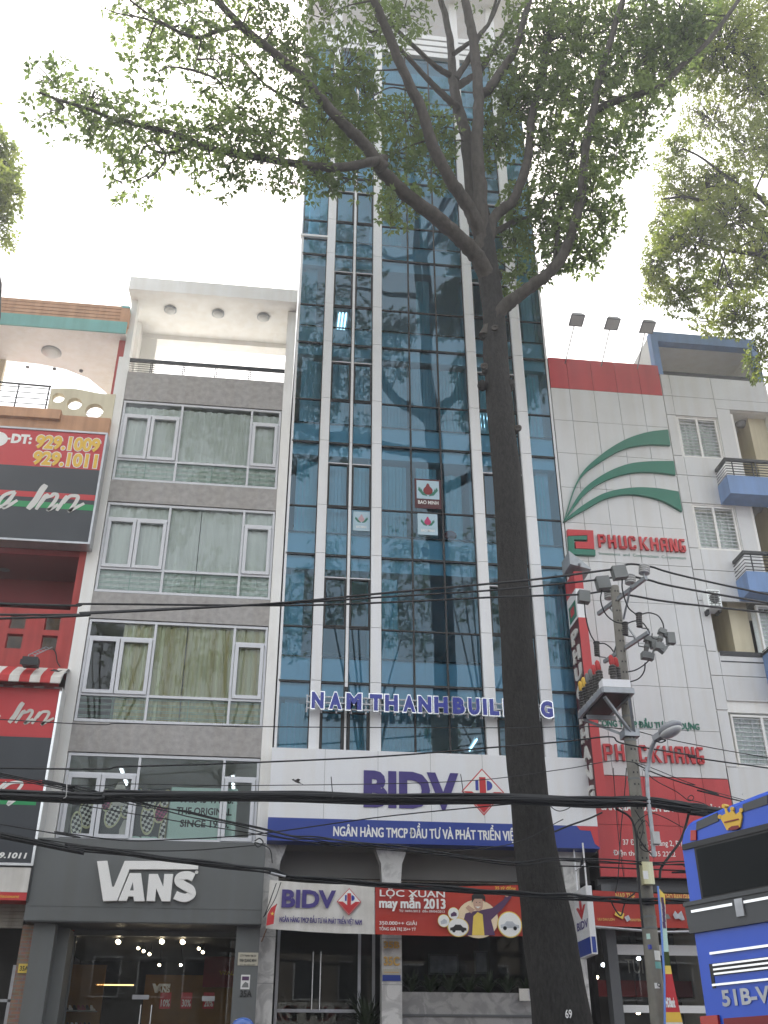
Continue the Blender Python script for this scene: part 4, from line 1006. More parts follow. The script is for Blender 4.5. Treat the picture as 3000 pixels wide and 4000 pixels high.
# inn signs
def brush(parent, pts, r, y, mat, zf, name='lettering'):
    m = M()
    for st in pts:
        L = smooth_line([Vector((W(zf(*p), y).x, 0, W(zf(*p), y).z)) for p in st], 5); A_, B_ = [], []
        for i, p in enumerate(L):
            t_ = (L[min(i+1, len(L)-1)]-L[max(i-1, 0)]).normalized(); k = 1 if r < 0 else min(1, .75+.5*math.sin(math.pi*i/(len(L)-1)))
            n_ = Vector((-t_.z, 0, t_.x))*abs(r)*k; A_.append(((p+n_).x, (p+n_).z)); B_.append(((p-n_).x, (p-n_).z))
        m.strip(A_, B_, y-.004, y); y -= .0006
    return m.build(name, mat, parent)
Y = -.42
t = thing('inn_sign', 'large upper inn board with yellow phone numbers on red above white script on dark', 'sign', (-6.5, Y, 12.6))
zt, zm, zb, xr = 15.64, 14.60, 12.60, -4.36
M().box(-9.2, xr, Y, -.05, zm, zt).build('panel', 'sign_red', t); M().box(-9.2, xr, Y, -.05, zb, zm-.001).build('panel', 'sign_dark', t)
M().box(-9.2, xr-.04, Y-.004, Y, 13.74, 13.89).build('stripe', 'sign_red', t); M().box(-9.2, xr-.04, Y-.004, Y, 13.46, 13.62).build('stripe', 'green_stripe', t)
f = M(); f.box(-9.2, xr+.02, Y-.03, -.05, zt, zt+.05); f.box(-9.2, xr+.02, Y-.03, -.05, zb-.05, zb); f.box(xr-.03, xr+.02, Y-.028, -.05, zb, zt); f.build('frame', 'steel', t)
yy = Y-.004
p = lambda u, v: W(zI1(u, v), yy)
mb = M(); text_into(mb, 'DT:', p(130, 250).x, p(388, 250).x, p(250, 262).z, p(250, 145).z, yy, bold=.06); mb.box(p(112, 0).x, p(175, 0).x, yy-.005, yy-.001, p(160, 215).z, p(160, 193).z); mb.build('lettering', 'letter_white', t, recalc=False)
for s_, a, b_ in (('929.1009', (430, 305), (1235, 305)), ('929.1011', (395, 505), (1197, 505))):
    p0, p1 = p(*a), p(*b_)
    mb = M(); text_into(mb, s_, p0.x-.02, p1.x+.02, p0.z-.05, p0.z+.38, yy, bold=.09, mi=0); text_into(mb, s_, p0.x, p1.x, p0.z-.03, p0.z+.36, yy-.005, bold=.045, mi=1)
    mb.build('lettering', ['letter_white', 'yellow_text'], t, recalc=False)
mb = M(); c = p(-40, 205); mb.disc(c.x, c.z, .26, .22, yy); mb.build('badge', 'letter_white', t)
SCR = [[(345, 1070), (440, 960), (520, 830), (570, 770)], [(445, 1075), (520, 960), (570, 890)], [(480, 1030), (560, 920), (600, 885)], [(565, 930), (640, 905), (660, 885), (705, 895), (690, 950), (610, 1060), (590, 1080), (640, 1060), (720, 1010)], [(700, 1090), (770, 985), (830, 905)], [(780, 1000), (850, 920), (905, 905), (960, 915), (945, 970), (870, 1080), (850, 1095), (920, 1060), (1040, 1000)],
       [(190, 855), (120, 870), (40, 910), (-20, 990), (-10, 1040), (60, 1010), (190, 860)], [(190, 860), (110, 970), (40, 1050), (100, 1030), (215, 960)], [(-150, 1040), (-90, 950), (-60, 900)]]
brush(t, [SCR[0]], .075, yy-.005, 'letter_grey', zI1); brush(t, SCR[1:], .045, yy-.006, 'letter_grey', zI1)
Y = -.55
t = thing('inn_sign', 'lower inn board with pale script on red and dark bands behind the cable bundle', 'sign', (-5.6, Y, 5.3))
xr = -4.44; yy = Y-.004
M().box(-9.2, xr, Y, -.05, 7.89, 8.95).build('panel', 'sign_red', t); M().box(-9.2, xr, Y, -.05, 7.0, 7.889).build('panel', 'sign_dark', t)
M().box(-9.2, xr, Y, -.05, 6.74, 6.999).build('panel', 'sign_red', t); M().box(-9.2, xr, Y, -.05, 5.36, 6.739).build('panel', 'sign_dark', t); M().box(-9.2, xr-.1, Y-.003, Y, 6.49, 6.57).build('stripe', 'green_stripe', t)
f = M(); f.box(-9.2, xr+.05, Y-.03, -.05, 8.95, 9.0); f.box(-9.2, xr+.05, Y-.03, -.05, 5.31, 5.36); f.box(xr, xr+.05, Y-.028, -.05, 5.36, 8.95); f.build('frame', 'chrome', t)
sc2 = [[((a-345)*.80+110, (b-1070)*.83+1495) for a, b in st] for st in SCR]
brush(t, [sc2[0]], .05, yy-.005, 'canvas_white', zI2); brush(t, sc2[1:], .03, yy-.006, 'canvas_white', zI2)
brush(t, [[(20, 75), (100, 20), (200, 20), (160, 90), (70, 215), (140, 175)], [(-60, 120), (0, 60), (60, 10)]], .03, yy-.006, 'letter_white', zI3)
p0, p1 = W(zI3(-115, 700), yy), W(zI3(230, 705), yy)
text('lettering', '929.1011', p0.x, p1.x, p0.z, p0.z+.11, yy, 'letter_white', t, bold=.04, shear=.2)
Y = -.55
t = thing('strip_sign', 'small white sign with a red lower stripe hanging under the inn boards', 'sign', (-5.6, Y, 4.67)); xr = -4.42
M().box(-9.2, xr, Y, -.05, 4.82, 5.28).build('panel', 'canvas_white', t); M().box(-9.2, xr, Y, -.05, 4.67, 4.815).build('stripe', 'sign_red', t)
text('lettering', 'Basket Discount', -5.35, -4.56, 4.71, 4.77, Y, 'yellow_text', t, bold=.01, shear=.2); M().box(xr, xr+.03, Y-.01, -.05, 4.65, 5.29).build('frame', 'black_metal', t)
# awning
t = thing('striped_awning', 'torn red and white striped awning above the lower inn board', 'awning', (-6, -.3, 9.1))
edges = [-9.0+.235*k for k in range(30)]
edges = [-4.40-.215*k for k in range(22)]
mb = M()
for k in range(len(edges)-1):
    a, b = edges[k+1], edges[k]
    prof = [(-.02, 9.60), (-.25, 9.54), (-.6, 9.32), (-.82, 9.14), (-.84, 9.0)]
    for (y0, z0), (y1, z1) in zip(prof, prof[1:]):
        mb.add([(a, y0, z0), (b, y0, z0), (b, y1, z1), (a, y1, z1), (a, y0, z0-.012), (b, y0, z0-.012), (b, y1+.012, z1-.012), (a, y1+.012, z1-.012)], [(0, 1, 2, 3), (7, 6, 5, 4)], k % 2)
mb.build('cloth', ['canvas_white', 'canvas_red'], t)
mb = M(); mb.tube([(-9, -.82, 9.02), (-4.4, -.82, 9.02)], .015, 6); mb.tube([(-4.41, -.02, 9.58), (-4.41, -.6, 9.30), (-4.41, -.83, 9.02)], .014, 6); mb.build('frame', 'steel', t)
mb = M(); mb.prism([(-4.68, 9.3), (-4.6, 9.34), (-4.5, 9.31), (-4.42, 9.32), (-4.5, 9.28)], -.74, -.725); mb.build('tear', 'black_metal', t)
t = thing('floodlight', 'black floodlight on a lattice bracket above the striped awning', 'lamp', W(zI2(380, 740), -.75))
c = t.location; c2 = W(zI2(600, 585), .0)
M().box(c.x-.16, c.x+.16, c.y-.12, c.y+.14, c.z-.1, c.z+.07).box(c.x-.19, c.x+.19, c.y-.14, c.y-.12, c.z-.12, c.z+.0).build('housing', 'black_metal', t)
mb = M()
for dx in (-.07, .07): mb.tube([(c2.x+dx, 0, c2.z+.05), (c.x+dx, c.y, c.z+.15), (c.x+dx, c.y, c.z+.05)], .012, 5)
for k in range(6): a, b = Vector((c2.x, 0, c2.z+.05)), Vector((c.x, c.y, c.z+.15)); p_ = a.lerp(b, k/6); r_ = a.lerp(b, (k+1)/6); mb.tube([p_+Vector((-.07, 0, 0)), r_+Vector((.07, 0, 0))], .008, 5)
mb.build('bracket', 'galv', t)
mb = M(); mb.tube(smooth_line([W(zI2(660, 585), -.05), W(zI2(690, 640), -.1), W(zI2(705, 740), -.15), W(zI2(740, 800), -.2)]), .014, 6); mb.build('cord', 'cable', t)

# ================================================================== PANEL CLAD OFFICE with green arcs
pk = thing('clad_office', 'office clad in pale square panels with a red top strip, right of the glass tower', 'building', (8.9, 0, GZ))
vx = [7.29, 7.815, 8.51, 9.205, 9.895, 10.51]
hz = [7.64, 8.74, 9.80, 10.88, 11.965, 13.045, 14.14, 15.20, 16.275, 17.34, 18.425, 19.49]
cl = M()
for i in range(5):
    for k in range(len(hz)-1):
        e = random.uniform(0, .006)
        cl.box(vx[i]+.006, vx[i+1]-.006, -.05-e, 0, hz[k]+.006, hz[k+1]-.006, 1 if k == len(hz)-2 else 0)
rz = [5.45, 6.55, 7.63]
for i in range(5):
    for k in range(2): cl.box(vx[i]+.005, vx[i+1]-.005, -.06, 0, rz[k]+.005, rz[k+1]-.005, 1)
cl.build('cladding', ['panel_white', 'panel_red'], pk)
w = M(); w.box(7.29, 10.51, 0, 9, 5.45, 19.49); w.build('wall', 'joint_dark', pk)
w = M(); w.box(7.29, 10.51, .2, .4, 5.2, 5.45); w.box(7.29, 7.5, 0, .3, GZ, 5.3); w.box(10.2, 10.6, 0, .3, GZ, 5.3); w.box(7.29, 13.8, 4.5, 4.6, GZ, 5.45); w.box(7.29, 13.8, .4, 4.5, 5.0, 5.2)
w.build('shop_surround', 'dark_grey', pk)
g = M(); g.quad((7.5, .3, 3.2), (10.2, .3, 3.2), (10.2, .3, 5.2), (7.5, .3, 5.2)); g.quad((7.5, .3, GZ+.2), (10.2, .3, GZ+.2), (10.2, .3, 3.2), (7.5, .3, 3.2)); gs = g.build('shop_window', 'shop_glass', pk)
f = M(); f.box(7.5, 10.2, .26, .32, 2.86, 3.0); f.box(8.55, 8.62, .262, .318, GZ, 2.86); f.box(7.5, 10.2, .26, .32, 3.95, 4.15); f.build('window_frame', 'interior', gs)
iwl = M(); iwl.box(7.6, 10.4, 3.4, 3.5, 3.4, 3.75); iwl.build('red_counter_sign', 'dark_red', pk)
for i, (u, v, m) in enumerate(((487, 952, 'lamp_warm'), (815, 952, 'lamp_cool'), (433, 1020, 'lamp_cool'), (360, 1155, 'lamp_warm'), (810, 1538, 'lamp_warm'))):
    c = W(zQ(u, v), 1.5+.3*i)
    t = thing('shop_lamp', ['warm lamp near the top left of the clad office shop window', 'white lamp in the middle of the clad office shop window', 'white lamp low at the left of the clad office shop window', 'warm hanging lamp left inside the clad office shop', 'small warm lamp deep inside the clad office shop'][i], 'lamp', c, 'lamps in the clad office shop')
    M().ell(c, (.05, .05, .04), 10).build('bulb', m, t); M().tube([c+Vector((0, 0, .03)), (c.x, c.y, 5.0)], .008, 5).build('stem', 'black_metal', t)
a, b_, c_, d_ = px_rect(zQ, (690, 1110), (850, 960), .9)
t = thing('window_lettering', 'pale three letter sign standing inside the shop window by the pole', 'sign', (a, .9, c_)); text('lettering', 'TUI', a-.02, b_, c_, d_, .9, 'canvas_white', t, bold=-.005, depth=.02)
# arcs
t = thing('arc_emblem', 'three raised green arcs fanning over the red letters on the pale panels', 'emblem', (7.3, -.1, 14.1))
AR = [([(335, 1385), (430, 1110), (560, 970), (720, 865), (870, 812), (1010, 793)], [(338, 1387), (440, 1115), (600, 985), (735, 915), (880, 890), (1027, 893)]),
      ([(335, 1385), (450, 1195), (590, 1085), (740, 1020), (880, 1000), (1048, 997)], [(338, 1387), (470, 1215), (600, 1125), (760, 1075), (910, 1068), (1060, 1085)]),
      ([(335, 1385), (450, 1290), (600, 1205), (770, 1170), (930, 1172), (1080, 1195)], [(340, 1388), (480, 1308), (620, 1235), (780, 1212), (960, 1248), (1103, 1322)])]
for A_, B_ in AR:
    ln_ = [[((p.x), (p.z)) for p in smooth_line([Vector((W(zC(*q_), -.13).x, 0, W(zC(*q_), -.13).z)) for q_ in s_], 6)] for s_ in (A_, B_)]
    M().strip(ln_[0], ln_[1], -.14, -.045).build('arc', 'green_sign', t)
# logo block and letters
Y = -.12
t = thing('company_sign', 'raised red letters with a red and green block logo under the green arcs', 'sign', (8.8, Y, 13.2))
zc = lambda *pts: [(W(zC(*p_), Y).x, W(zC(*p_), Y).z) for p_ in pts]
mb = M(); mb.prism(zc((357, 1442), (524, 1450), (532, 1570), (412, 1565), (408, 1522), (488, 1525), (486, 1480), (360, 1484)), Y-.03, -.05, 0); mb.prism(zc((361, 1487), (484, 1483), (484, 1510), (400, 1508), (404, 1568), (538, 1574), (540, 1610), (370, 1602)), Y-.028, -.05, 1)
mb.build('emblem', ['sign_red', 'green_sign'], t)
def block_letter(s_, x0, x1, z0, z1, w_, y, dep, mat, parent):
    "square stroked letters as on the wall"
    m = M(); X = lambda u: lerp(x0, x1, u); Z_ = lambda v: lerp(z0, z1, v); wx = w_/(x1-x0); wz = w_/(z1-z0)
    def bx(u0, u1, v0, v1): m.box(X(u0), X(u1), y-dep, y, Z_(v0), Z_(v1))
    if s_ == 'P': bx(0, wx, 0, 1); bx(wx, 1-wx*.5, 1-wz, 1); bx(wx, 1-wx*.5, .38, .38+wz); bx(1-wx, 1, .38+wz*.5, 1-wz*.5)
    if s_ == 'H': bx(0, wx, 0, 1); bx(1-wx, 1, 0, 1); bx(wx, 1-wx, .45, .45+wz)
    if s_ == 'U': bx(0, wx, wz*.4, 1); bx(1-wx, 1, wz*.4, 1); bx(wx*.4, 1-wx*.4, 0, wz)
    if s_ == 'C': bx(0, wx, wz*.5, 1-wz*.5); bx(wx*.4, 1-wx*.4, 0, wz); bx(wx*.4, 1-wx*.4, 1-wz, 1); bx(1-wx, 1, wz*.5, .3); bx(1-wx, 1, .7, 1-wz*.5)
    if s_ == 'G': bx(0, wx, wz*.5, 1-wz*.5); bx(wx*.4, 1-wx*.4, 0, wz); bx(wx*.4, 1, 1-wz, 1); bx(1-wx, 1, wz*.5, .5); bx(.5, 1-wx, .5-wz*.8, .5)
    if s_ == 'A': bx(0, wx, 0, 1-wz*.6); bx(1-wx, 1, 0, 1-wz*.0); bx(wx*.4, 1-wx, 1-wz, 1); bx(wx, 1-wx, .38, .38+wz)
    if s_ == 'K': bx(0, wx, 0, 1); m.prism([(X(wx), Z_(.42)), (X(1-wx*1.3), Z_(1)), (X(1), Z_(1)), (X(wx*1.7), Z_(.5)), (X(1), Z_(0)), (X(1-wx*1.3), Z_(0)), (X(wx), Z_(.55))], y-dep, y)
    if s_ == 'N': bx(0, wx, 0, 1); bx(1-wx, 1, 0, 1); m.prism([(X(wx*.5), Z_(1)), (X(wx*1.4), Z_(1)), (X(1-wx*.5), Z_(0)), (X(1-wx*1.4), Z_(0))], y-dep*.98, y)
    return m.build('letter', mat, parent)
def block_word(cells, x0, x1, z0, z1, w_, y, dep, mat, parent, tilt=0):
    for s_, a, b in cells: block_letter(s_, lerp(x0, x1, a), lerp(x0, x1, b), z0, z1, w_, y, dep, mat, parent)
CE = [('P', 0, .088), ('H', .115, .205), ('U', .235, .325), ('C', .35, .43), ('K', .475, .575), ('H', .60, .69), ('A', .715, .80), ('N', .82, .91), ('G', .93, 1)]
block_word(CE, 8.1, 10.40, 13.43, 13.80, .060, -.07, .06, 'sign_red', t)
text('lettering', 'Investment  and  Construction  Corporation', 8.1, 10.38, 13.245, 13.325, -.06, 'green_sign', t, bold=.0)
t = thing('company_sign', 'lower raised red letters with green line above, behind the utility pole', 'sign', (8.8, Y, 7.9))
block_word(CE, 7.64, 10.0, 7.95, 8.34, .056, -.07, .05, 'sign_red', t)
text('lettering', 'CÔNG TY CP ĐẦU TƯ XÂY DỰNG', 7.58, 10.02, 8.77, 8.91, -.058, 'green_sign', t, bold=.04, depth=.015)
t = thing('address_lettering', 'white address and phone lettering on the red lower panels', 'sign', (8.8, -.07, 5.9))
text('lettering', 'SÀN GIAO DỊCH BẤT ĐỘNG SẢN', 7.46, 10.2, 6.86, 7.0, -.066, 'letter_white', t, bold=.05)
text('lettering', '37 Đường 3 tháng 2, P.11, Q 10, TP.HCM', 7.86, 10.2, 6.12, 6.235, -.066, 'letter_white', t, bold=.01)
text('lettering', 'Điện thoại: 38 35 2222      www.phuckhang.vn', 7.62, 10.4, 5.895, 6.0, -.066, 'letter_white', t, bold=.01)
# projecting vertical sign
t = thing('vertical_sign', 'tall red projecting sign with stacked pale letters at the tower edge', 'sign', (7.35, -.5, 7.0))
Yf = -.85
xl, xr = W(zD(300, 450), Yf).x, W(zD(362, 450), Yf).x
zt_, zb_ = W(zD(320, 60), Yf).z, W(zK(410, 205), Yf).z
zr1 = W(zD(350, 392), Yf).z
M().box(xl, xr, Yf, -.1, zb_, zr1).build('panel', 'panel_red', t)
M().box(xl, xr, Yf, -.1, zr1+.001, lerp(zr1, zt_, .62)).build('panel', 'white_panel', t)
M().box(xl, xr, Yf, -.1, lerp(zr1, zt_, .621), zt_).build('panel', 'panel_red', t)
M().box(xl-.006, xl, Yf+.02, -.12, zb_+.02, zr1).build('side_panel', 'maroon', t)
mb = M(); side_poly(mb, [(-.75, zr1+.08), (-.2, zr1+.08), (-.2, zr1+.5), (-.75, zr1+.5)], xl, .006, 0); side_poly(mb, [(-.62, zr1+.2), (-.33, zr1+.2), (-.33, zr1+.4), (-.62, zr1+.4)], xl-.007, .004, 1)
mb.build('emblem', ['green_sign', 'panel_red'], t)
chars = 'PHUCKHANG'; n = len(chars); hh = (zr1-zb_)/(n+.35)
for i, ch in enumerate(chars):
    zc_ = zr1-(i+.78+(.25 if i > 3 else 0))*hh; mb = M(); text_into(mb, ch, .26, .76, zc_-.18, zc_+.16, 0, side=xl-.006, depth=.035, bold=.05); mb.build('letter', 'letter_grey', t, recalc=False)
br = M(); br.bar((xl+.1, -.1, zt_+.35), (xl+.12, Yf-.2, zt_+.1), .05); br.bar((xl+.1, -.1, zt_+.35), (xr+.15, -.3, zt_+.12), .04); br.prism([(xl-.1, zt_+.14), (xr+.2, zt_+.02), (xr+.2, zt_+.05), (xl-.1, zt_+.5)], -.95, -.3); br.build('bracket', 'galv', t)
# roof floodlights
for i, (u, v, bx) in enumerate(((420, 78, 345), (650, 102, 578), (878, 124, 808))):
    yy = -1.4
    c = W(zC(u, v), yy); b_ = W(zC(bx, 350), -.1)
    t = thing('roof_floodlight', ['leftmost flat floodlight on a thin pole above the red strip', 'middle flat floodlight on a thin pole above the red strip', 'rightmost flat floodlight on a thin pole above the red strip'][i], 'floodlight', (b_.x, -.05, 19.49), 'floodlights above the red strip')
    M().add([(c.x-.20, yy-.17, c.z+.02), (c.x+.20, yy-.17, c.z+.02), (c.x+.20, yy+.2, c.z-.09), (c.x-.20, yy+.2, c.z-.09), (c.x-.13, yy-.12, c.z+.13), (c.x+.13, yy-.12, c.z+.13), (c.x+.13, yy+.15, c.z+.06), (c.x-.13, yy+.15, c.z+.06)], [(3, 2, 1, 0), (4, 5, 6, 7), (0, 1, 5, 4), (1, 2, 6, 5), (2, 3, 7, 6), (3, 0, 4, 7)]).build('housing', 'lamp_body', t)
    M().quad((c.x-.16, yy-.14, c.z-.0), (c.x+.16, yy-.14, c.z-.0), (c.x+.16, yy+.16, c.z-.088), (c.x-.16, yy+.16, c.z-.088)).build('lens', 'lens', t)
    M().tube([(b_.x, -.06, 19.3), (c.x-.02, yy+.12, c.z-.02)], .016, 6).build('pole', 'galv', t)
# red banner across the shop
Y = -.35
def qk(u, v): p_ = W(zK(u, v), Y); return (p_.x, p_.z)
t = thing('shop_banner', 'curved red promotion banner with yellow lettering over the shop behind the pole', 'banner', (8.5, Y, 4.4))
sag_sheet([qk(395, 880), (10.4, qk(1100, 905)[1]), (10.4, qk(1130, 1148)[1]), qk(415, 1135)], Y, 'cloth', 'banner_red', t, amp=.02)
M().tube([(qk(415, 1137)[0], Y-.01, qk(415, 1137)[1]-.02), (8.4, Y-.03, qk(800, 1160)[1]-.06), (10.4, Y-.01, qk(1130, 1150)[1]-.02)], .028, 6).build('rod', 'steel', t)
for s_, u0, u1, v, hgt in (('NAP THE', 560, 700, 945, .12), ('CHO BAN GIA', 905, 1095, 950, .12), ('UU DAI LON', 430, 550, 1100, .05), ('KHUYEN MAI', 665, 780, 1105, .05)):
    p0, p1 = qk(u0, v), qk(u1, v); text('lettering', s_, p0[0], p1[0], p0[1], p0[1]+hgt, Y-.035, 'gold', t, bold=.03)
mb = M(); mb.prism([qk(*p_) for p_ in ((550, 1060), (560, 1030), (620, 1050), (610, 1090))], Y-.04, Y-.035, 0); mb.prism([qk(*p_) for p_ in ((620, 1075), (650, 1060), (665, 1095), (640, 1110))], Y-.04, Y-.035, 1); mb.prism([qk(*p_) for p_ in ((970, 1060), (985, 1030), (1005, 1055), (1030, 1030), (1055, 1095), (1035, 1100), (1010, 1085), (985, 1090))], Y-.04, Y-.035, 1); mb.prism([qk(*p_) for p_ in ((905, 1050), (935, 1055), (955, 1085), (925, 1090))], Y-.04, Y-.035, 2)
mb.build('prize_print', ['poster_yellow', 'silver', 'grey_plastic'], t)

# ================================================================== APARTMENT HOUSE with blue balconies
ap = thing('apartment_house', 'pale apartment house with blue roof frame and blue balconies at the right edge', 'building', (12.4, 0, GZ))
AX0, AX1 = 10.53, 17.5
cl = M()
def panel(x0, x1, z0, z1): cl.box(x0+.006, x1-.006, -.04-random.uniform(0, .005), .0, z0+.006, z1-.006)
panel(AX0, 10.79, 18.45, 19.19); panel(10.79, 12.01, 18.45, 19.19); panel(12.01, 13.66, 18.45, 19.19)
panel(AX0, 10.79, 17.80, 18.45); panel(10.79, 12.01, 17.80, 18.45); panel(12.01, 13.66, 18.12, 18.45); panel(12.01, 12.42, 16.45, 18.12)
F_ = 2.84
for k in range(4):
    d = -F_*k
    panel(AX0, 10.79, 16.45+d, 17.79+d); panel(AX0, 10.82, 15.83+d, 16.44+d); panel(AX0, 10.82, 14.97+d, 15.82+d)
    if k < 2: panel(10.82, 12.42 if k else 11.9, 15.83+d, 16.43+d); panel(10.82, 12.42, 14.97+d, 15.82+d)
    else: panel(10.82, 11.99, 15.83+d, 16.43+d); panel(10.82, 11.99, 15.2+d, 15.82+d)
    if k == 1: panel(12.0, 12.42, 13.6, 14.96)
panel(AX0, 10.80, 6.9, 7.9); panel(10.80, 13, 6.9, 7.9); panel(AX0, 13.5, 5.4, 6.88); panel(10.80, 11.99, 7.9, 7.95)
cl.build('cladding', 'panel_white', ap)
w = M()
w.box(AX0, 10.82, 0, 6, GZ, 19.19); w.box(10.82, 11.98, .0, .2, 17.78, 19.19); w.box(11.98, 12.43, 0, 6, 13.2, 19.19); w.box(12.43, 13.66, .0, 6, 18.12, 19.19); w.box(10.82, 11.98, 0, .2, 14.93, 16.43); w.box(10.82, 11.98, 0, .2, 12.45, 13.60); w.box(10.82, 12, 0, .2, 9.25, 10.5); w.box(10.82, 13.5, 0, .2, 5.4, 7.94)
w.box(13.6, 13.7, 0, 9, 5, 19.19); w.box(10.6, 13.7, 8.9, 9, GZ, 19.1); w.box(12.43, 12.5, 0, .05, 5, 18)
w.build('wall', 'white_paint', ap)
rf = M(); Y0, Y1 = -.05, 3.2
rf.box(10.44, 13.66, Y0, Y0+.25, 20.40, 20.75); rf.box(10.44, 10.64, Y0, Y0+.25, 19.19, 20.40); rf.box(13.48, 13.66, Y0, Y0+.25, 19.19, 20.40)
rf.build('roof_frame', 'blue_paint', ap)
rf = M(); rf.box(10.46, 13.64, Y0+.25, Y1, 20.46, 20.72); rf.box(10.46, 10.62, Y0+.25, Y1, 19.19, 20.46); rf.box(13.50, 13.64, Y0+.25, Y1, 19.19, 20.46); rf.box(10.62, 13.5, 3.0, Y1, 19.19, 20.46)
rf.build('roof_terrace', 'white_paint', ap)
M().box(10.42, 10.75, 3.2, 8, 19.4, 20.6).build('roof_side', 'teal_paint', ap)
M().box(10.64, 13.48, Y0+.02, Y0+.1, 19.20, 19.33).build('roof_rail', 'black_metal', ap)
def grille_window(x0, x1, z0, z1, y=.06):
    f = M()
    for a, b in ((x0, x0+.05), (x1-.05, x1), ((x0+x1)/2-.03, (x0+x1)/2+.03)): f.box(a, b, y-.05, y+.04, z0+.05, z1-.05)
    f.box(x0, x1, y-.052, y+.04, z0, z0+.05); f.box(x0, x1, y-.052, y+.04, z1-.05, z1)
    f_ = f.build('window', 'white_paint', ap)
    M().quad((x0, y+.02, z0), (x1, y+.02, z0), (x1, y+.02, z1), (x0, y+.02, z1)).build('pane', 'clear_glass', f_)
    g = M()
    for a, b in ((x0+.06, (x0+x1)/2-.04), ((x0+x1)/2+.04, x1-.06)):
        n_ = int((z1-z0)/.105)
        for k in range(n_): z = lerp(z0+.09, z1-.09, k/(n_-1)); g.tube([(a, y-.02, z), (b, y-.02, z)], .012, 5)
        for q_ in (.3, .7): g.tube([(lerp(a, b, q_), y-.018, z0+.05), (lerp(a, b, q_), y-.018, z1-.05)], .006, 5)
    g.build('grille', 'alu_white', f_)
    curtain(x0, x1, z0, z1, y+.28, 'curtain_pale', ap, .05, .17)
    M().box(x0-.1, x1+.1, 1.6, 1.7, z0-.3, z1+.3).build('inner_wall', 'interior_dark', ap)
grille_window(10.83, 11.97, 16.44, 17.77); grille_window(10.83, 11.97, 13.61, 14.92); grille_window(10.87, 12.4, 7.95, 9.2); grille_window(12.05, 13.2, 10.85, 12.1)
def loggia(x0, x1, z0, z1, dep=1.5):
    b = M(); b.box(x0, x1, dep, dep+.1, z0, z1); b.box(x0-.06, x0, .06, dep, z0, z1); b.box(x1-.5, x1, .3, dep, z0, z1)
    b.build('loggia_wall', 'cream_paint', ap)
    b = M(); b.box(x0, x1, .05, dep, z1, z1+.12); b.build('loggia_ceiling', 'white_paint', ap); b = M(); b.box(x0, x1, .05, dep, z0-.12, z0); b.build('loggia_floor', 'concrete', ap)
    d = M(); d.box(x0+.05, x0+.85, dep-.06, dep, z0, z0+1.75); dr = d.build('door', 'white_paint', ap)
    d = M(); d.box(x0+.1, x0+.5, dep-.075, dep-.06, z0+.1, z0+1.62); d.build('opening', 'joint_dark', dr)
    d = M()
    for k in range(11): d.box(x0+.1, x0+.5, dep-.09, dep-.075, z0+.16+k*.14, z0+.19+k*.14)
    d.build('grille', 'alu_white', dr)
loggia(12.45, 13.6, 15.55, 18.11); loggia(12.45, 13.6, 12.72, 15.28); loggia(10.85, 11.95, 10.15, 12.42, 1.3)
def balcony(x0, z0, z1, zr, x1=14.2, yf=-.65):
    b = M(); b.box(x0, x1, yf, -.045, z0, z1); bo = b.build('balcony', 'blue_paint', ap)
    r = M(); r.box(x0, x1, yf-.02, yf+.06, zr-.08, zr); r.box(x0, x0+.07, yf+.06, -.05, zr-.08, zr)
    for k in range(5):
        z = lerp(z1+.05, zr-.15, k/4); r.tube([(x0+.02, -.05, z), (x0+.02, yf+.02, z), (x1, yf+.02, z)], .013, 5)
    for x in (x0+.2, x0+.75, x0+.85, x0+1.5): r.box(x, x+.025, yf+.01, yf+.035, z1, zr-.08)
    r.build('railing', 'black_metal', bo)
balcony(11.62, 14.96, 15.52, 16.05); balcony(11.62, 12.15, 12.70, 13.27); balcony(11.93, 9.55, 10.75, 10.76)
rl = M(); rl.box(10.85, 11.93, -.06, .0, 10.66, 10.78); 
for x in (11.1, 11.3, 11.35, 11.7): rl.box(x, x+.02, -.04, -.02, 10.5, 10.66)
rl.box(10.85, 11.93, -.05, -.01, 10.50, 10.53); rl.build('railing', 'black_metal', ap)
for i, (u, v, zf) in enumerate(((725, 825, zN), (840, 1447, zN))):
    c = W(zf(u, v), .55); zz = (18.11, 15.28)[i]
    t = thing('ceiling_lamp', ['round ceiling lamp in the upper balcony recess of the apartment house', 'round ceiling lamp in the lower balcony recess of the apartment house'][i], 'lamp', (c.x, .55, zz), 'balcony lamps of the apartment house')
    M().lathe((c.x, .55, zz), (0, 0, -1), [(0, .15), (.05, .15), (.11, .11), (.13, .03)], 18).build('lens', 'lamp_body', t); M().lathe((c.x, .55, zz), (0, 0, -1), [(0, .165), (.03, .165)], 18).build('rim', 'grey_plastic', t)
c0, c1 = W(zD(1195, 215), -.2), W(zD(1285, 335), -.2)
t = thing('air_conditioner', 'white outdoor air conditioner unit hung at the left of the apartment recess', 'air conditioner', (c0.x, -.2, c1.z))
x0, x1, z0, z1 = c0.x+.03, c0.x+.38, c1.z, c1.z+.50
M().box(x0, x1, -.3, .05, z0, z1).build('casing', 'curtain_pale', t)
g = M(); g.lathe(((x0+x1)/2, -.302, (z0+z1)/2), (0, -1, 0), [(0, .125), (.004, .125)], 20); g.build('fan_opening', 'joint_dark', t)
g = M()
for k in range(7): g.box(x0+.03, x1-.03, -.316, -.308, lerp(z0+.05, z1-.05, k/6)-.008, lerp(z0+.05, z1-.05, k/6)+.008)
for k in range(3): g.box(lerp(x0+.08, x1-.08, k/2)-.006, lerp(x0+.08, x1-.08, k/2)+.006, -.314, -.307, z0+.05, z1-.05)
g.build('fan_grille', 'grey_plastic', t)
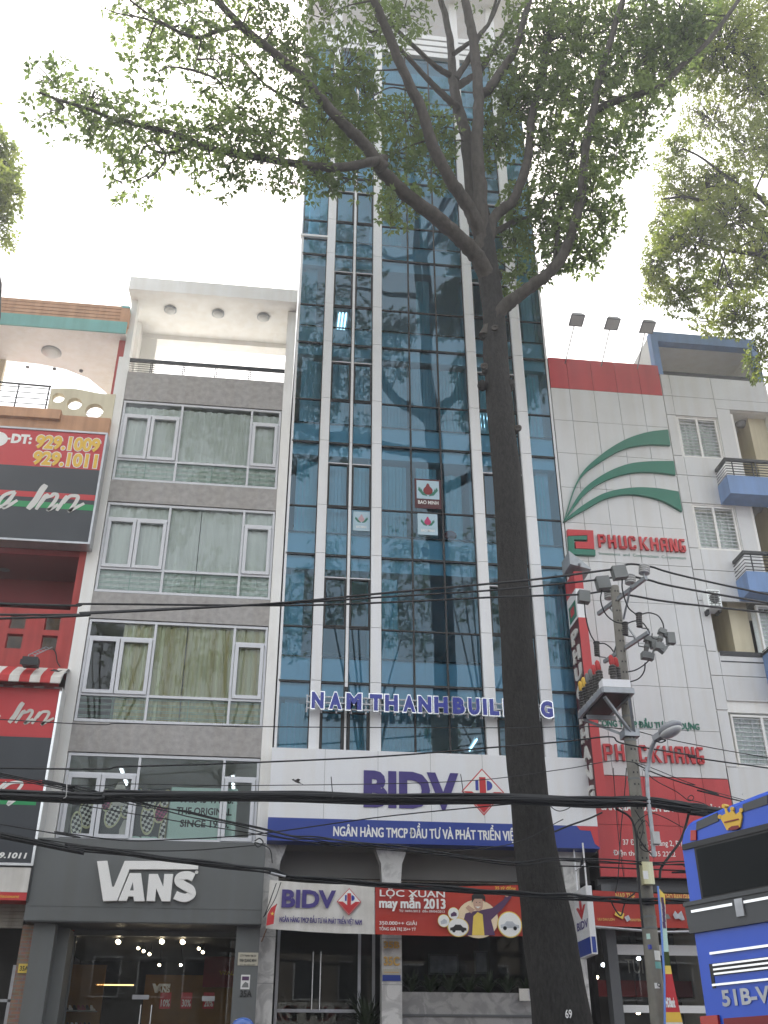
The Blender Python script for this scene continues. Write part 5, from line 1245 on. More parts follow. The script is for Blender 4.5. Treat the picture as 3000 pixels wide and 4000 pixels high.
M().box(x0-.02, x0+.04, -.2, .05, z0-.12, z0).box(x1-.06, x1, -.2, .05, z0-.06, z0).build('bracket', 'black_metal', t)
# filler beyond the right and left edges so the street goes on
for nm, x0, x1, h, m, lab in (('row_house', 13.75, 19, 17, 'cream_paint', 'cream row house beyond the apartment house, outside the photograph on the right'), ('row_house', -15, -9.55, 15, 'old_wall', 'weathered row house beyond the red inn, outside the photograph on the left')):
    t = thing(nm, lab, 'building', ((x0+x1)/2, 0, GZ), 'row houses at the ends')
    M().box(x0, x1, 0.05, 9, GZ, h).build('wall', m, t)
    for k in range(4):
        for a in (.2, .6): f = M().box(lerp(x0, x1, a), lerp(x0, x1, a)+1.1, -.03, .05, 5.2+k*3, 6.9+k*3).build('window', 'alu_white', t); xx = lerp(x0, x1, a); M().box(xx+.06, xx+1.04, -.035, -.03, 5.26+k*3, 6.84+k*3).build('pane', 'sign_dark', f)

# ================================================================== UTILITY POLE and its fittings
PY = -4.65
def pw_(u, v, y=PY): return W(zP(u, v), y)
ptop = pw_(475, 352); pbot = W(zQ(1037, 1659), PY)
t = pole = thing('utility_pole', 'round grey concrete utility pole crowded with insulators and cut-outs in front of the pale panels', 'utility pole', (pbot.x, PY, GZ+.14))
ax = lambda z: lerp(pbot.x, ptop.x, (z-pbot.z)/(ptop.z-pbot.z))
rad = lambda z: lerp(.135, .083, (z-pbot.z)/(ptop.z-pbot.z))
b = M(); zz = [GZ+.1, 2, 3, 4, 5, 6, 7, 8, 9, ptop.z]
b.tube([(ax(z), PY, z) for z in zz], [rad(z) for z in zz], 16)
for k in range(26):
    z = 4.9+k*.21
    if z > ptop.z-.1: break
    for an in (-1.9, -1.25):
        d = Vector((math.cos(an), math.sin(an), 0)); c = Vector((ax(z), PY, z))+d*(rad(z)*.985); e = Vector((-d.y, d.x, 0))*.013
        b.add([c-e+Vector((0, 0, -.017))+d*.004, c+e+Vector((0, 0, -.017))+d*.004, c+e+Vector((0, 0, .017))+d*.004, c-e+Vector((0, 0, .017))+d*.004], [(0, 1, 2, 3)], 1)
b.build('shaft', ['concrete', 'joint_dark'], t)
for z in (3.78, 3.95, 4.55, 6.25, 6.95, 7.4): M().lathe((ax(z), PY, z), (0, 0, 1), [(0, rad(z)+.006), (.035, rad(z)+.006)], 16).build('steel_band', 'grey_plastic', t)
def insulator(base, top, rr, parent, mat='porcelain', n=4, nm='insulator'):
    base, top = Vector(base), Vector(top); L = (top-base).length; pr = [(0, rr*.5)]
    for k in range(n): h = L*k/n; pr += [(h+.02*L, rr), (h+L/n*.55, rr*.96), (h+L/n*.75, rr*.62), (h+L/n*.98, rr*.62)]
    pr += [(L, rr*.45)]
    return M().lathe(base, top-base, pr, 14).build(nm, mat, parent)
# upper crossarm, square to the street: its near end is the one high on the right
aN, aF = pw_(865, 240, -5.75), pw_(275, 690, -3.95)
am = Vector((ax(9.9), PY-.1, (aN.z+aF.z)/2))
dirv = Vector((aN.x-aF.x, aN.y-aF.y, aN.z-aF.z))
M().bar(aF, aN, .06, .075).build('crossarm', 'galv', t)
M().bar(pw_(675, 360, -5.3), pw_(585, 755, PY-.12), .035, .02).bar(pw_(400, 590, -4.25), pw_(455, 660, PY+.1), .03, .02).build('brace', 'galv', t)
i1 = insulator(pw_(842, 190, -5.75), pw_(845, 88, -5.75), .105, t); i2 = insulator(pw_(672, 315, -5.2), pw_(668, 205, -5.2), .105, t); i3 = insulator(pw_(412, 500, -4.35), pw_(405, 395, -4.35), .10, t)
M().tube([pw_(842, 240, -5.75), pw_(842, 185, -5.75)], .015, 6).tube([pw_(675, 365, -5.2), pw_(672, 310, -5.2)], .015, 6).build('insulator_pin', 'galv', t)
# lower crossarm
bN, bF = pw_(900, 915, -5.5), pw_(350, 1280, -3.95)
M().bar(bF, bN, .055, .07).build('crossarm', 'galv', t)
M().bar(pw_(640, 850, PY-.12), pw_(750, 1005, -5.15), .03, .02).bar(pw_(495, 1085, PY), pw_(465, 1190, -4.2), .03, .02).build('brace', 'galv', t)
for (a, b_, y) in (((775, 690), (785, 850), -5.5), ((605, 805), (610, 950), -4.95), ((252, 1045), (262, 1205), -4.0)):
    p0, p1 = pw_(*a, y), pw_(*b_, y)
    insulator(p1, p0, .058, t, 'brown_ins', 6, 'surge_arrester')
    M().tube([p1, p1+Vector((.05, 0, -.02)), p1+Vector((.16, 0, -.03)), p1+Vector((.17, 0, -.12))], .012, 5).ell(p0, (.07, .07, .03), 10).build('arrester_bracket', 'black_metal', t)
def cutout(a, b_, c_, d_, y):
    "a..b the porcelain post (top, bottom), c and d the hood and hinge boxes"
    g = thing_part('fuse_cutout'); p0, p1 = pw_(*a, y), pw_(*b_, y)
    m = M(); m.tube([p0, p1], .042, 10); m.lathe(p0.lerp(p1, .45), p1-p0, [(0, .05), (.03, .05)], 10); return m, p0, p1, y
def cut(a, b_, c_, d_, y):
    p0, p1, q0, q1 = pw_(*a, y), pw_(*b_, y), pw_(*c_, y), pw_(*d_, y)
    m = M(); m.tube([p0, p1], .045, 10, 0); m.lathe(p0.lerp(p1, .4), p1-p0, [(0, .054), (.05, .054)], 12, 1)
    m.bar(p0+(p0-p1)*.12, p0+(p1-p0)*.18, .13, .13, 1); m.bar(p0.lerp(p1, .05), q0, .08, .09, 1); m.bar(q0+Vector((0, 0, .09)), q0-Vector((0, 0, .12)), .14, .13, 1)
    m.bar(p1+(q1-p1)*-.25, q1, .12, .12, 1); m.bar(p1+Vector((.01, 0, .05)), p1-Vector((0, 0, .07)), .15, .14, 1)
    m.tube([q0-Vector((0, 0, .1)), q1+Vector((-.03, 0, .03))], .018, 6, 1)
    return m.build('fuse_cutout', ['brown_ins', 'grey_plastic'], t)
cut((890, 995), (855, 1200), (965, 1040), (955, 1230), -5.2); cut((1065, 905), (1015, 1085), (1165, 985), (1100, 1150), -5.6)
cut((482, 1255), (455, 1385), (540, 1330), (520, 1420), -4.1)
M().tube(smooth_line([pw_(940, 930, -5.5), pw_(945, 985, -5.5), pw_(1020, 1005, -5.6)]), .011, 5).tube([pw_(770, 1040, -5.15), pw_(775, 1085, -5.15), pw_(850, 1100, -5.2)], .011, 5).build('cutout_bracket', 'black_metal', t)
# boxes clamped on the lines
LINEY = [-5.75, -5.2, -4.45]
for (a, b_, w_, y) in (((510, 110), (555, 255), .26, -5.75), ((310, 240), (350, 385), .25, -5.2), ((95, 415), (97, 550), .22, -4.45)):
    p0, p1 = pw_(*a, y), pw_(*b_, y); M().bar(p0, p1, w_, .16).build('line_tap_cover', 'grey_plastic', t)
dr = [([(570, 260, -5.75), (575, 400, -5.6), (640, 600, -5.5), (740, 695, -5.5)]), ([(320, 395, -5.2), (305, 520, -5.2), (360, 680, -5.1), (470, 780, -5), (600, 810, -4.95)]), ([(105, 560, -4.45), (120, 720, -4.4), (170, 920, -4.1), (240, 1045, -4.0)]),
      ([(800, 695, -5.5), (900, 675, -5.5), (1010, 710, -5.6), (1070, 800, -5.6), (1085, 880, -5.6)]), ([(630, 805, -4.95), (740, 775, -5.1), (830, 805, -5.2), (895, 900, -5.2)]), ([(280, 1055, -4.0), (350, 1055, -4.1), (420, 1100, -4.1), (470, 1165, -4.1)]),
      ([(960, 1200, -5.2), (850, 1310, -5.0), (740, 1380, -4.9), (640, 1405, -4.8)]), ([(855, 1290, -5.2), (840, 1400, -5.1), (770, 1490, -4.95), (640, 1535, -4.8)])]
for s_ in dr: M().tube(smooth_line([pw_(*q_) for q_ in s_]), .013, 6).build('jumper_wire', 'cable', t)
j = M(); a, b_ = W(zK(740, 680), PY-.2), W(zK(822, 842), PY-.2); j.box(a.x, b_.x+.03, PY-.28, PY-.13, b_.z, a.z); jb = j.build('junction_box', 'curtain_cream', t)
a, b_ = W(zK(757, 740), PY-.28), W(zK(800, 800), PY-.28); M().box(a.x, b_.x, PY-.284, PY-.28, b_.z, a.z).build('label', 'paper', jb)
for i, (u0, v0, u1, v1, m) in enumerate(((905, 680, 945, 740, 'mint'), (920, 800, 960, 850, 'letter_blue'), (980, 865, 1065, 970, 'paper'), (990, 985, 1075, 1060, 'teal_paint'), (985, 1215, 1045, 1275, 'paper'), (945, 520, 1045, 580, 'concrete'))):
    a, b_ = W(zQ(u0, v0), PY-.13), W(zQ(u1, v1), PY-.13); x0, x1 = a.x, b_.x; zc_ = (a.z+b_.z)/2; r_ = rad(zc_)+.004
    m_ = M(); n_ = 5
    def cyl(x): d = max(-.97, min(.97, (x-ax(zc_))/r_)); return (ax(zc_)+d*r_, PY-math.sqrt(1-d*d)*r_)
    pts = [cyl(lerp(x0, x1, k/n_)) for k in range(n_+1)]
    for (xa, ya), (xb, yb) in zip(pts, pts[1:]): m_.add([(xa, ya, b_.z), (xb, yb, b_.z), (xb, yb, a.z), (xa, ya, a.z)], [(0, 1, 2, 3)])
    m_.build('sticker', m, t)
mb = M(); a, b_ = W(zQ(1015, 1255), PY-.14), W(zQ(1048, 1215), PY-.14); text_into(mb, 'Q', a.x, b_.x, a.z, b_.z, PY-.142, bold=.03); mb.build('sticker_lettering', 'black_text', t, recalc=False)
# switchgear platform
t = thing('switchgear_platform', 'steel bracket platform with rows of ribbed bushings and coloured caps fixed on the pole', 'switchgear', pw_(600, 1850))
# the frame runs away from the camera to the left: near right corner, far left corner
nr, nl, fl_ = pw_(705, 1640, -5.25), pw_(480, 1640, -5.25), pw_(200, 1850, -3.95)
nl = Vector((nr.x-.56, nr.y, nr.z)); fx = Vector((nl.x-.02, -3.75, nr.z)); fl2 = Vector((nl.x, -3.75, nr.z)); fr2 = Vector((nr.x, -3.75, nr.z))
m = M(); m.bar(nl, nr, .05, .10); m.bar(nl, fl2, .05, .10); m.bar(nr, fr2, .05, .10); m.bar(fl2, fr2, .05, .09)
m.bar(nl+Vector((.05, .1, -.1)), Vector((ax(nr.z-.5), PY-.1, nr.z-.62)), .05); m.bar(fl2+Vector((.1, 0, -.06)), Vector((ax(nr.z-.5), PY+.1, nr.z-.62)), .05); m.bar(nr+Vector((-.05, .1, -.1)), Vector((ax(nr.z-.5)+.05, PY-.1, nr.z-.62)), .05)
m.bar(Vector((nl.x, -4.2, nr.z-.16)), Vector((nr.x, -4.2, nr.z-.16)), .05, .08); m.box(ax(nr.z-.6)-.14, ax(nr.z-.6)+.14, PY-.145, PY+.145, nr.z-.68, nr.z-.54)
m.build('frame', 'galv', t)
M().box(nl.x+.06, nr.x-.06, -5.2, -3.8, nr.z-.05, nr.z+.02).build('tray', 'rubber', t)
M().box(nl.x+.02, nr.x-.02, -5.22, -5.0, nr.z+.075, nr.z+.22).build('terminal_box', 'white_panel', t)
caps = ['yellow_text', 'yellow_text', 'grey_plastic', 'grey_plastic', 'canvas_red', 'canvas_red']
for k in range(6):
    y = lerp(-3.85, -4.95, k/5); z0 = nr.z+.12; x = nl.x+.07
    insulator((x, y, z0), (x, y, z0+.36), .068, t, 'brown_ins', 7, 'bushing'); M().lathe((x, y, z0+.36), (-.1, 0, 1), [(0, .035), (.04, .048), (.16, .045), (.2, .015)], 10).build('cap', caps[k], t)
    M().box(x-.06, x+.06, y-.075, y+.075, nr.z+.02, nr.z+.12).build('base_block', 'porcelain', t)
for k in range(2):
    x = nl.x+.3+.12*k; y = -5.05+.1*k; insulator((x, y, nr.z+.22), (x, y, nr.z+.56), .068, t, 'brown_ins', 7, 'bushing'); M().lathe((x, y, nr.z+.56), (-.05, 0, 1), [(0, .035), (.04, .05), (.16, .045), (.2, .015)], 10).build('cap', caps[5], t)
    M().box(x-.05, x+.05, y-.05, y+.05, nr.z+.2, nr.z+.225).build('base_block', 'porcelain', t)
# street lamp
LY = -5.0
t = thing('street_lamp', 'curved arm street lamp with an oval head fixed to the utility pole', 'street lamp', (6.9, LY, 4.5))
pts = [W(zK(838, 640), LY), W(zK(820, 420), LY), W(zK(795, 200), LY), W(zK(786, 0), LY), W(zD(795, 1500), LY), W(zD(805, 1400), LY-.05), W(zD(830, 1310), LY-.2), W(zD(868, 1240), LY-.35)]
M().tube(smooth_line(pts), .036, 10).build('arm', 'galv', t)
h0, h1 = W(zD(850, 1262), LY-.35), W(zD(1028, 1150), LY-.95)
d = (h1-h0); L = d.length; d.normalize(); up = Vector((0, 0, 1)); e = d.cross(up).normalized(); up = e.cross(d)
rot = Matrix((d, e, up)).transposed()
m = M(); c = h0+d*L*.6
m.ell(c+up*.02, (L*.40, .155, .10), 20, rot=rot); m.bar(h0-d*.02, h0+d*L*.3, .12, .10); m.build('head', 'lamp_body', t)
M().ell(c-up*.045, (L*.36, .135, .085), 20, rot=rot).build('diffuser', 'lens', t)
M().tube(smooth_line([h0+d*.1-up*.06, h0+d*.22-up*.13, h0+d*.1-up*.12, h0-up*.05]), .012, 5).build('cord', 'cable', t)
a = W(zK(850, 505), LY-.05); M().box(a.x-.06, a.x+.06, LY-.1, LY+.02, a.z-.1, a.z+.1).build('control_box', 'porcelain', t)
# feather banner on the pole
FY = -4.95
t = thing('feather_banner', 'narrow yellow, white, green and red feather banner standing against the pole foot', 'banner', (6.9, FY, 2))
L_ = [(1030, 190), (1052, 480), (1075, 760), (1085, 1000), (1095, 1300), (1100, 1659)]; R_ = [(1098, 265), (1108, 480), (1128, 760), (1152, 1000), (1210, 1300), (1292, 1659)]
bands2 = [('poster_yellow', 0, .10), ('canvas_white', .10, .30), ('mint', .30, .5), ('leaf', .50, .62), ('poster_yellow', .62, .68), ('sign_red', .68, .93), ('yellow_text', .93, .99), ('canvas_white', .99, 1.3)]
la = [W(zQ(*p_), FY) for p_ in L_]; ra = [W(zQ(*p_), FY) for p_ in R_]
def at_(pl, tt): k = tt*(len(pl)-1); i = min(int(k), len(pl)-2); return pl[i]+(pl[i+1]-pl[i])*(k-i)
for nm_, a, b_ in bands2:
    m = M(); n_ = 6; A_ = [(at_(la, lerp(a, b_, k/n_)).x, at_(la, lerp(a, b_, k/n_)).z) for k in range(n_+1)]; B_ = [(at_(ra, lerp(a, b_, k/n_)).x, at_(ra, lerp(a, b_, k/n_)).z) for k in range(n_+1)]
    m.strip(A_, B_, FY-.004, FY); m.build('cloth', nm_, t)
M().tube([W(zQ(1022, 170), FY-.0), W(zQ(1052, 500), FY), W(zQ(1095, 1200), FY), W(zQ(1098, 1659), FY), Vector((la[-1].x, FY, GZ+.14))], .018, 6).build('pole', 'bus_light_blue', t)
for k, (u, v) in enumerate(((1072, 325), (1082, 385), (1086, 450), (1090, 520), (1092, 590))):
    c = W(zQ(u, v), FY-.006); M().box(c.x-.022, c.x+.022, FY-.008, FY-.005, c.z-.05, c.z+.05).build('print', 'purple', t)
p0, p1 = W(zQ(1112, 1480), FY), W(zQ(1215, 1480), FY); text('lettering', 'HDBank', p0.x, p1.x, p0.z, p0.z+.14, FY-.005, 'letter_white', t, bold=.05)

# ================================================================== CABLES
CG = 'overhead cables along the street'
def cable(lab, pts, r, ys=-4.7, ext='', nm='cable', mat='cable', strands=0, amp=.05):
    n = len(pts)
    if not hasattr(ys, '__len__'): ys = [ys]*n
    P = [W(p_, y) for p_, y in zip(pts, ys)]
    if 'L' in ext: d = (P[0]-P[1]).normalized(); P = [P[0]+d*14+Vector((0, 0, .5))]+P
    if 'R' in ext: d = (P[-1]-P[-2]).normalized(); P = P+[P[-1]+d*14+Vector((0, 0, .5))]
    L = smooth_line(P, 8)
    if not strands: m = M().tube(L, r, 6)
    else:
        m = M()
        for k in range(strands):
            a0 = 2*math.pi*k/strands; rr = amp*(.55 if k % 3 == 0 else 1)
            f1, f2 = random.uniform(-.05, .05), random.uniform(.3, .7)
            m.tube([p_+Vector((0, rr*math.cos(a0+f1*i), rr*math.sin(a0+f1*i)+.012*math.sin(i*f2))) for i, p_ in enumerate(L)], r*random.uniform(.7, 1.15), 6)
    return tag(m.build(nm, mat), lab, 'cable', CG)
S = lambda z, *p: [z(*q_) for q_ in p]
cable('highest black power line, over the pole top insulator and sloping away right', [(0, 2416), (331, 2397), (663, 2381), (1100, 2355), (1488, 2318), (1904, 2281), (2100, 2262), (2393, 2224), (2517, 2209), (3000, 2322)], .021, [-5.75]*10, 'LR', 'power_line')
cable('middle black power line, second of the three at the pole top', [(0, 2401), (331, 2393), (663, 2378), (1100, 2358), (1488, 2333), (1904, 2307), (2100, 2289), (2322, 2266), (2461, 2247), (2518, 2262), (3000, 2355)], .021, [-5.2]*11, 'LR', 'power_line')
cable('lowest black power line of three, passing behind the pole top', [(0, 2358), (351, 2359), (1100, 2365), (1488, 2354), (1904, 2334), (2100, 2327), (2268, 2322), (2378, 2308), (2453, 2324), (3000, 2393)], .021, [-4.45]*10, 'LR', 'power_line')
cable('thin grey wire crossing the tower below the blue letters', [(0, 2810), (500, 2826), (1088, 2839), (1969, 2843), (2100, 2841), (2436, 2848), (3000, 2960)], .0085, -4.75, 'LR')
cable('thin black wire dipping across the tower base just above the bank board', [(0, 3000), (500, 2994), (1000, 2978), (1485, 2955), (1897, 2922), (2200, 2897), (2382, 2878), (2436, 2905), (2700, 2950), (3000, 3000)], .014, -4.8, 'LR')
cable('thin pale wire rising right across the top of the bank board', [(0, 3055), (500, 3062), (1000, 3068), (1796, 3052), (2200, 3005), (2447, 2973), (2700, 3060), (3000, 3150)], .007, -4.85, 'LR')
cable('thick black bundle of cables crossing the whole street in front of the bank board', [(0, 3103), (464, 3109), (1100, 3113), (1506, 3120), (2000, 3124), (2317, 3133), (2507, 3132), (2642, 3149), (2751, 3163), (3000, 3200)], .026, -4.95, 'LR', 'cable_bundle', 'cable', 13, .072)
cable('black cable pair slanting from the inn down across the shop poster to the bank board', [(0, 3023), (166, 3053), (350, 3092), (484, 3126), (663, 3166), (862, 3206), (1100, 3262), (1253, 3280), (1506, 3308), (2005, 3372), (2181, 3357), (2480, 3371), (2697, 3374), (3000, 3380)], .012, -4.9, 'LR', 'cable_bundle', 'cable', 3, .028)
cable('heavy black cable sagging over the shop wordmark to the top of the cloth banners', [(0, 3265), (265, 3308), (530, 3341), (822, 3378), (1048, 3404), (1159, 3432), (1463, 3455), (1832, 3480), (2034, 3494), (2208, 3502), (2371, 3514), (2480, 3517), (2697, 3524), (3000, 3530)], .018, -4.8, 'LR', 'cable_bundle', 'cable', 5, .035)
cable('thin cable sagging low over the poster windows then climbing right', [(0, 3219), (219, 3249), (464, 3282), (663, 3280), (995, 3259), (1500, 3190), (2000, 3140)], .010, -4.85, 'L')
cable('thin cable along the top of the grey shop fascia', [(0, 3250), (159, 3278), (464, 3318), (729, 3322), (995, 3302)], .009, -4.75, 'L')
cable('thin wire across the dark porch just under the blue stripe', S(zU, (0, 495), (350, 540), (700, 580), (1000, 590), (1390, 545))+[(2200, 3200)], .008, -4.8, 'L')
cable('slack wire hanging across the red lower panels left of the bus', S(zK, (150, 705), (420, 712), (700, 725), (1100, 740), (1500, 750)), .012, -4.75, 'R')
cable('thin wire from the pole down to the right over the red panels', S(zD, (700, 1440), (880, 1525), (1290, 1659), (1659, 1760)), .012, -4.75, 'R')
cable('short grey cable climbing from the trunk to the tower corner over the blue stripe', S(ZM(1900, 3000, 2.765), (730, 690), (900, 620), (1100, 550), (1250, 480)), .017, -2.5)
cable('vertical wire hanging down left of the pole over the red panels', S(zK, (640, 0), (625, 200), (600, 450), (580, 780), (560, 900)), .009, -4.5)
cable('second vertical wire hanging over the red panels nearer the blade sign', S(zK, (545, 0), (565, 300), (590, 560), (620, 780)), .007, -4.3)
cable('thick cable dropping from the bundle down the left side of the pole', S(zK, (560, 290), (650, 340), (690, 400), (712, 500), (722, 680), (735, 900), (760, 1150)), .020, -4.85)
cable('thick cable curving from the bundle right of the pole down to its box', S(zK, (1090, 320), (1065, 420), (1030, 520), (960, 620), (890, 720), (880, 800)), .022, -4.85)
cable('looped slack cable hanging under the lower cables left of the pole', S(zK, (520, 940), (560, 1020), (600, 1062), (620, 1000), (640, 950), (700, 900)), .013, -4.75)
cable('thin loop of wire above the bundle right of the pole', S(zK, (760, 10), (850, 90), (1000, 170), (1090, 235), (1125, 215), (1105, 195), (1085, 225), (1180, 250), (1260, 290)), .008, -4.85)
cable('tangle of thin wire looped in front of the pole shaft', S(zK, (700, 300), (760, 420), (735, 560), (800, 600), (830, 520), (780, 380), (720, 480), (830, 640)), .008, -4.85)
cable('thin wire crossing from the pole down left to the cables', S(zK, (1050, 430), (900, 350), (800, 330), (700, 420), (760, 560), (850, 640)), .008, -4.9)
cable('slack bits of wire tied under the bundle over the bank board', S(ZM(1900, 3000, 2.765), (690, 410), (740, 450), (800, 465), (880, 440), (920, 410)), .008, -4.95)
cable('wire coil hanging at the right end of the grey shop fascia', S(zV, (1500, 430), (1530, 415), (1550, 440), (1520, 465), (1500, 440), (1540, 450), (1590, 480), (1605, 560)), .010, -4.8)
cable('thin wires fanning down from the cable joint to the red flag', S(zU, (110, 760), (85, 830), (60, 900), (40, 945)), .008, -4.8)
cable('second thin wire fanning down from the cable joint to the red flag', S(zU, (135, 755), (100, 850), (45, 940)), .007, -4.8)
cable('pale joint clamp wire on the heavy cable at the left end of the white banner', S(zU, (80, 705), (120, 715), (160, 725)), .02, -4.85, '', 'cable_joint', 'steel')
for i, (zf, u, v) in enumerate(((zV, 395, 130), (zU, 405, 265), (zU, 1105, 250))):
    c = W(zf(u, v), -4.95)
    t = tag(M().tube(smooth_line([c+Vector((-.01, -.1, .22)), c+Vector((0, -.12, .1)), c+Vector((.02, -.11, -.12)), c+Vector((-.02, -.1, -.16))]), .008, 5).build('cable_tie', 'porcelain' if i == 0 else 'cable'), ['pale tie wire round the cable bundle in front of the shoe poster', 'dark tie wire round the cable bundle left of the bank letters', 'dark tie wire round the cable bundle at the red diamond'][i], 'cable tie', 'tie wires on the cable bundle')

# ================================================================== TREES
def branch(m, pts, r0, r1, n=9, knob=0):
    r0, r1 = r0*.88, r1*.78
    L = smooth_line(pts, 5); k = len(L)
    rr = [lerp(r0, r1, (i/(k-1))**.8)*(1+random.uniform(-.06, .06)) for i in range(k)]
    m.tube([p+Vector((random.uniform(-1, 1), random.uniform(-1, 1), 0))*rr[i]*.12 for i, p in enumerate(L)], rr, n)
    return L
def leaf_rosette(V, F, MI, c, axis, size, n, droop):
    "a spray of pointed leaves round a twig end"
    ax_ = axis.normalized(); e = ax_.orthogonal().normalized(); g = ax_.cross(e); a0 = random.uniform(0, 6.28)
    for k in range(n):
        a = a0+2*math.pi*k/n+random.uniform(-.4, .4); tilt = random.uniform(-.1, .9)
        d = (e*math.cos(a)+g*math.sin(a)+ax_*tilt+Vector((0, 0, -droop*random.random()))).normalized()
        l = size*random.uniform(.65, 1.15); w_ = l*random.uniform(.22, .30)
        nrm = d.cross(Vector((random.uniform(-1, 1), random.uniform(-1, 1), random.uniform(-1, 1)))).normalized()
        p0 = c+d*l*.12; pm = c+d*l*.55; tip = c+d*l*1.08+Vector((0, 0, -.12*l)); up_ = nrm.cross(d)*(-.12*l)
        o = len(V)
        V += [p0, pm+nrm*w_+up_, tip, pm-nrm*w_+up_, pm]
        F += [(o, o+1, o+4), (o+1, o+2, o+4), (o+2, o+3, o+4), (o+3, o, o+4)]
        MI.append(0)
def crown_mesh(name, V, F, mat, parent):
    me = bpy.data.meshes.new(name); og = wloc(parent)
    me.from_pydata([tuple(p-og) for p in V], [], F); me.materials.append(MATS[mat]); me.update()
    o = bpy.data.objects.new(name, me); COL.objects.link(o); o.parent = parent
    return o
def clump(V, F, tw, c, rx, ry, rz, nros, size, root=None, nleaf=6, droop=.5):
    "twigs fanning from root through an ellipsoid, each ending in sprays of leaves"
    for _ in range(nros):
        while True:
            q = Vector((random.uniform(-1, 1), random.uniform(-1, 1), random.uniform(-1, 1)))
            if q.length < 1: break
        p = c+Vector((q.x*rx, q.y*ry, q.z*rz))
        ax_ = (p-(root or c)); ax_ = ax_ if ax_.length > .01 else Vector((0, 0, 1))
        leaf_rosette(V, F, [], p, ax_+Vector((0, 0, .3)), size, nleaf, droop)
        if tw is not None and random.random() < .22:
            b = c.lerp(p, .25); mid = b.lerp(p, .5)+Vector((random.uniform(-.1, .1), random.uniform(-.1, .1), .06))
            tw.tube([b, mid, p], [.014, .010, .005], 4, cap=False)
TY = -4.0
def tp(zf, pts, y0, y1=None):
    n = len(pts); y1 = y0 if y1 is None else y1
    return [W(zf(*p), lerp(y0, y1, i/max(1, n-1))) for i, p in enumerate(pts)]
t = thing('street_tree', 'huge dark trunked street tree standing before the glass tower, its crown filling the sky above', 'tree', (W((2195, 4000), TY).x+.1, TY, GZ+.14))
m = M()
ed = [((2078, 4000), (2311, 4000)), ((2040, 3600), (2235, 3600)), ((2010, 3300), (2169, 3300)), ((1985, 3000), (2131, 3000)), ((1965, 2700), (2098, 2700)), ((1947, 2400), (2067, 2400)), ((1940, 2100), (2056, 2100)), ((1926, 1850), (2034, 1850)), ((1904, 1600), (2006, 1600)), ((1886, 1400), (1982, 1400)), ((1884, 1200), (1969, 1200)), ((1860, 1030), (1945, 1030)), ((1858, 930), (1930, 930)), ((1868, 840), (1915, 840)), ((1880, 780), (1900, 780))]
axis_, radii_ = [], []
for a, b in ed:
    pa, pb = W(a, TY), W(b, TY); axis_.append((pa+pb)/2); radii_.append((pb.x-pa.x)/2*.985)
x0 = axis_[0]
axis_ = [Vector((x0.x+.22, TY, GZ-.1)), Vector((x0.x+.12, TY, GZ+.7))]+axis_; radii_ = [.95, .72]+radii_
# dense resampling with bumps and root flare
ax2, r2 = [], []
for i in range(len(axis_)-1):
    for k in range(6):
        tt = k/6; ax2.append(axis_[i].lerp(axis_[i+1], tt)); r2.append(lerp(radii_[i], radii_[i+1], tt))
n_ = 22; vs = []
for i, (p, r_) in enumerate(zip(ax2, r2)):
    fl = max(0, 1-(p.z-GZ)/2.2)
    for j in range(n_):
        a = 2*math.pi*j/n_; rr = r_*(1+.035*math.sin(3*a+p.z*.9)+.025*math.sin(7*a-p.z*1.7)+.02*math.sin(p.z*4+a*2)+.12*fl*math.sin(5*a))
        vs.append(p+Vector((math.cos(a)*rr, math.sin(a)*rr, 0)))
m.add(vs, [(i*n_+j, i*n_+(j+1) % n_, (i+1)*n_+(j+1) % n_, (i+1)*n_+j) for i in range(len(ax2)-1) for j in range(n_)], 0, True)
for (u, v, s_) in ((1300, 110, 1), (1315, 380, .8), (1245, 620, .8), (1222, 700, .8), (1365, 700, 1.0), (1385, 940, .9), (1240, 440, .7)):     # old pruning knobs
    c = W(ZM(1000, 1000, 1.3825)(u, v), TY-.05); r_ = .13*s_; m.ell(c, (r_*1.1, r_*1.2, r_*1.3), 12)
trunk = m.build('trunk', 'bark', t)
m = M()
for (u, v) in ((1233, 600), (1415, 935), (1290, 395)):
    c = W(ZM(1000, 1000, 1.3825)(u, v), TY-.36); m.lathe(c, (-.3, -1, .1), [(0, .075), (.05, .085), (.055, .06), (.03, .03)], 12)
m.build('pruning_scar', 'bark_light', t)
BR = []                                                    # polyline, depth at root and tip, radii
def bz(zf, pts, y0, y1, r0, r1): BR.append(tp(zf, pts, y0, y1)); return (BR[-1], r0, r1)
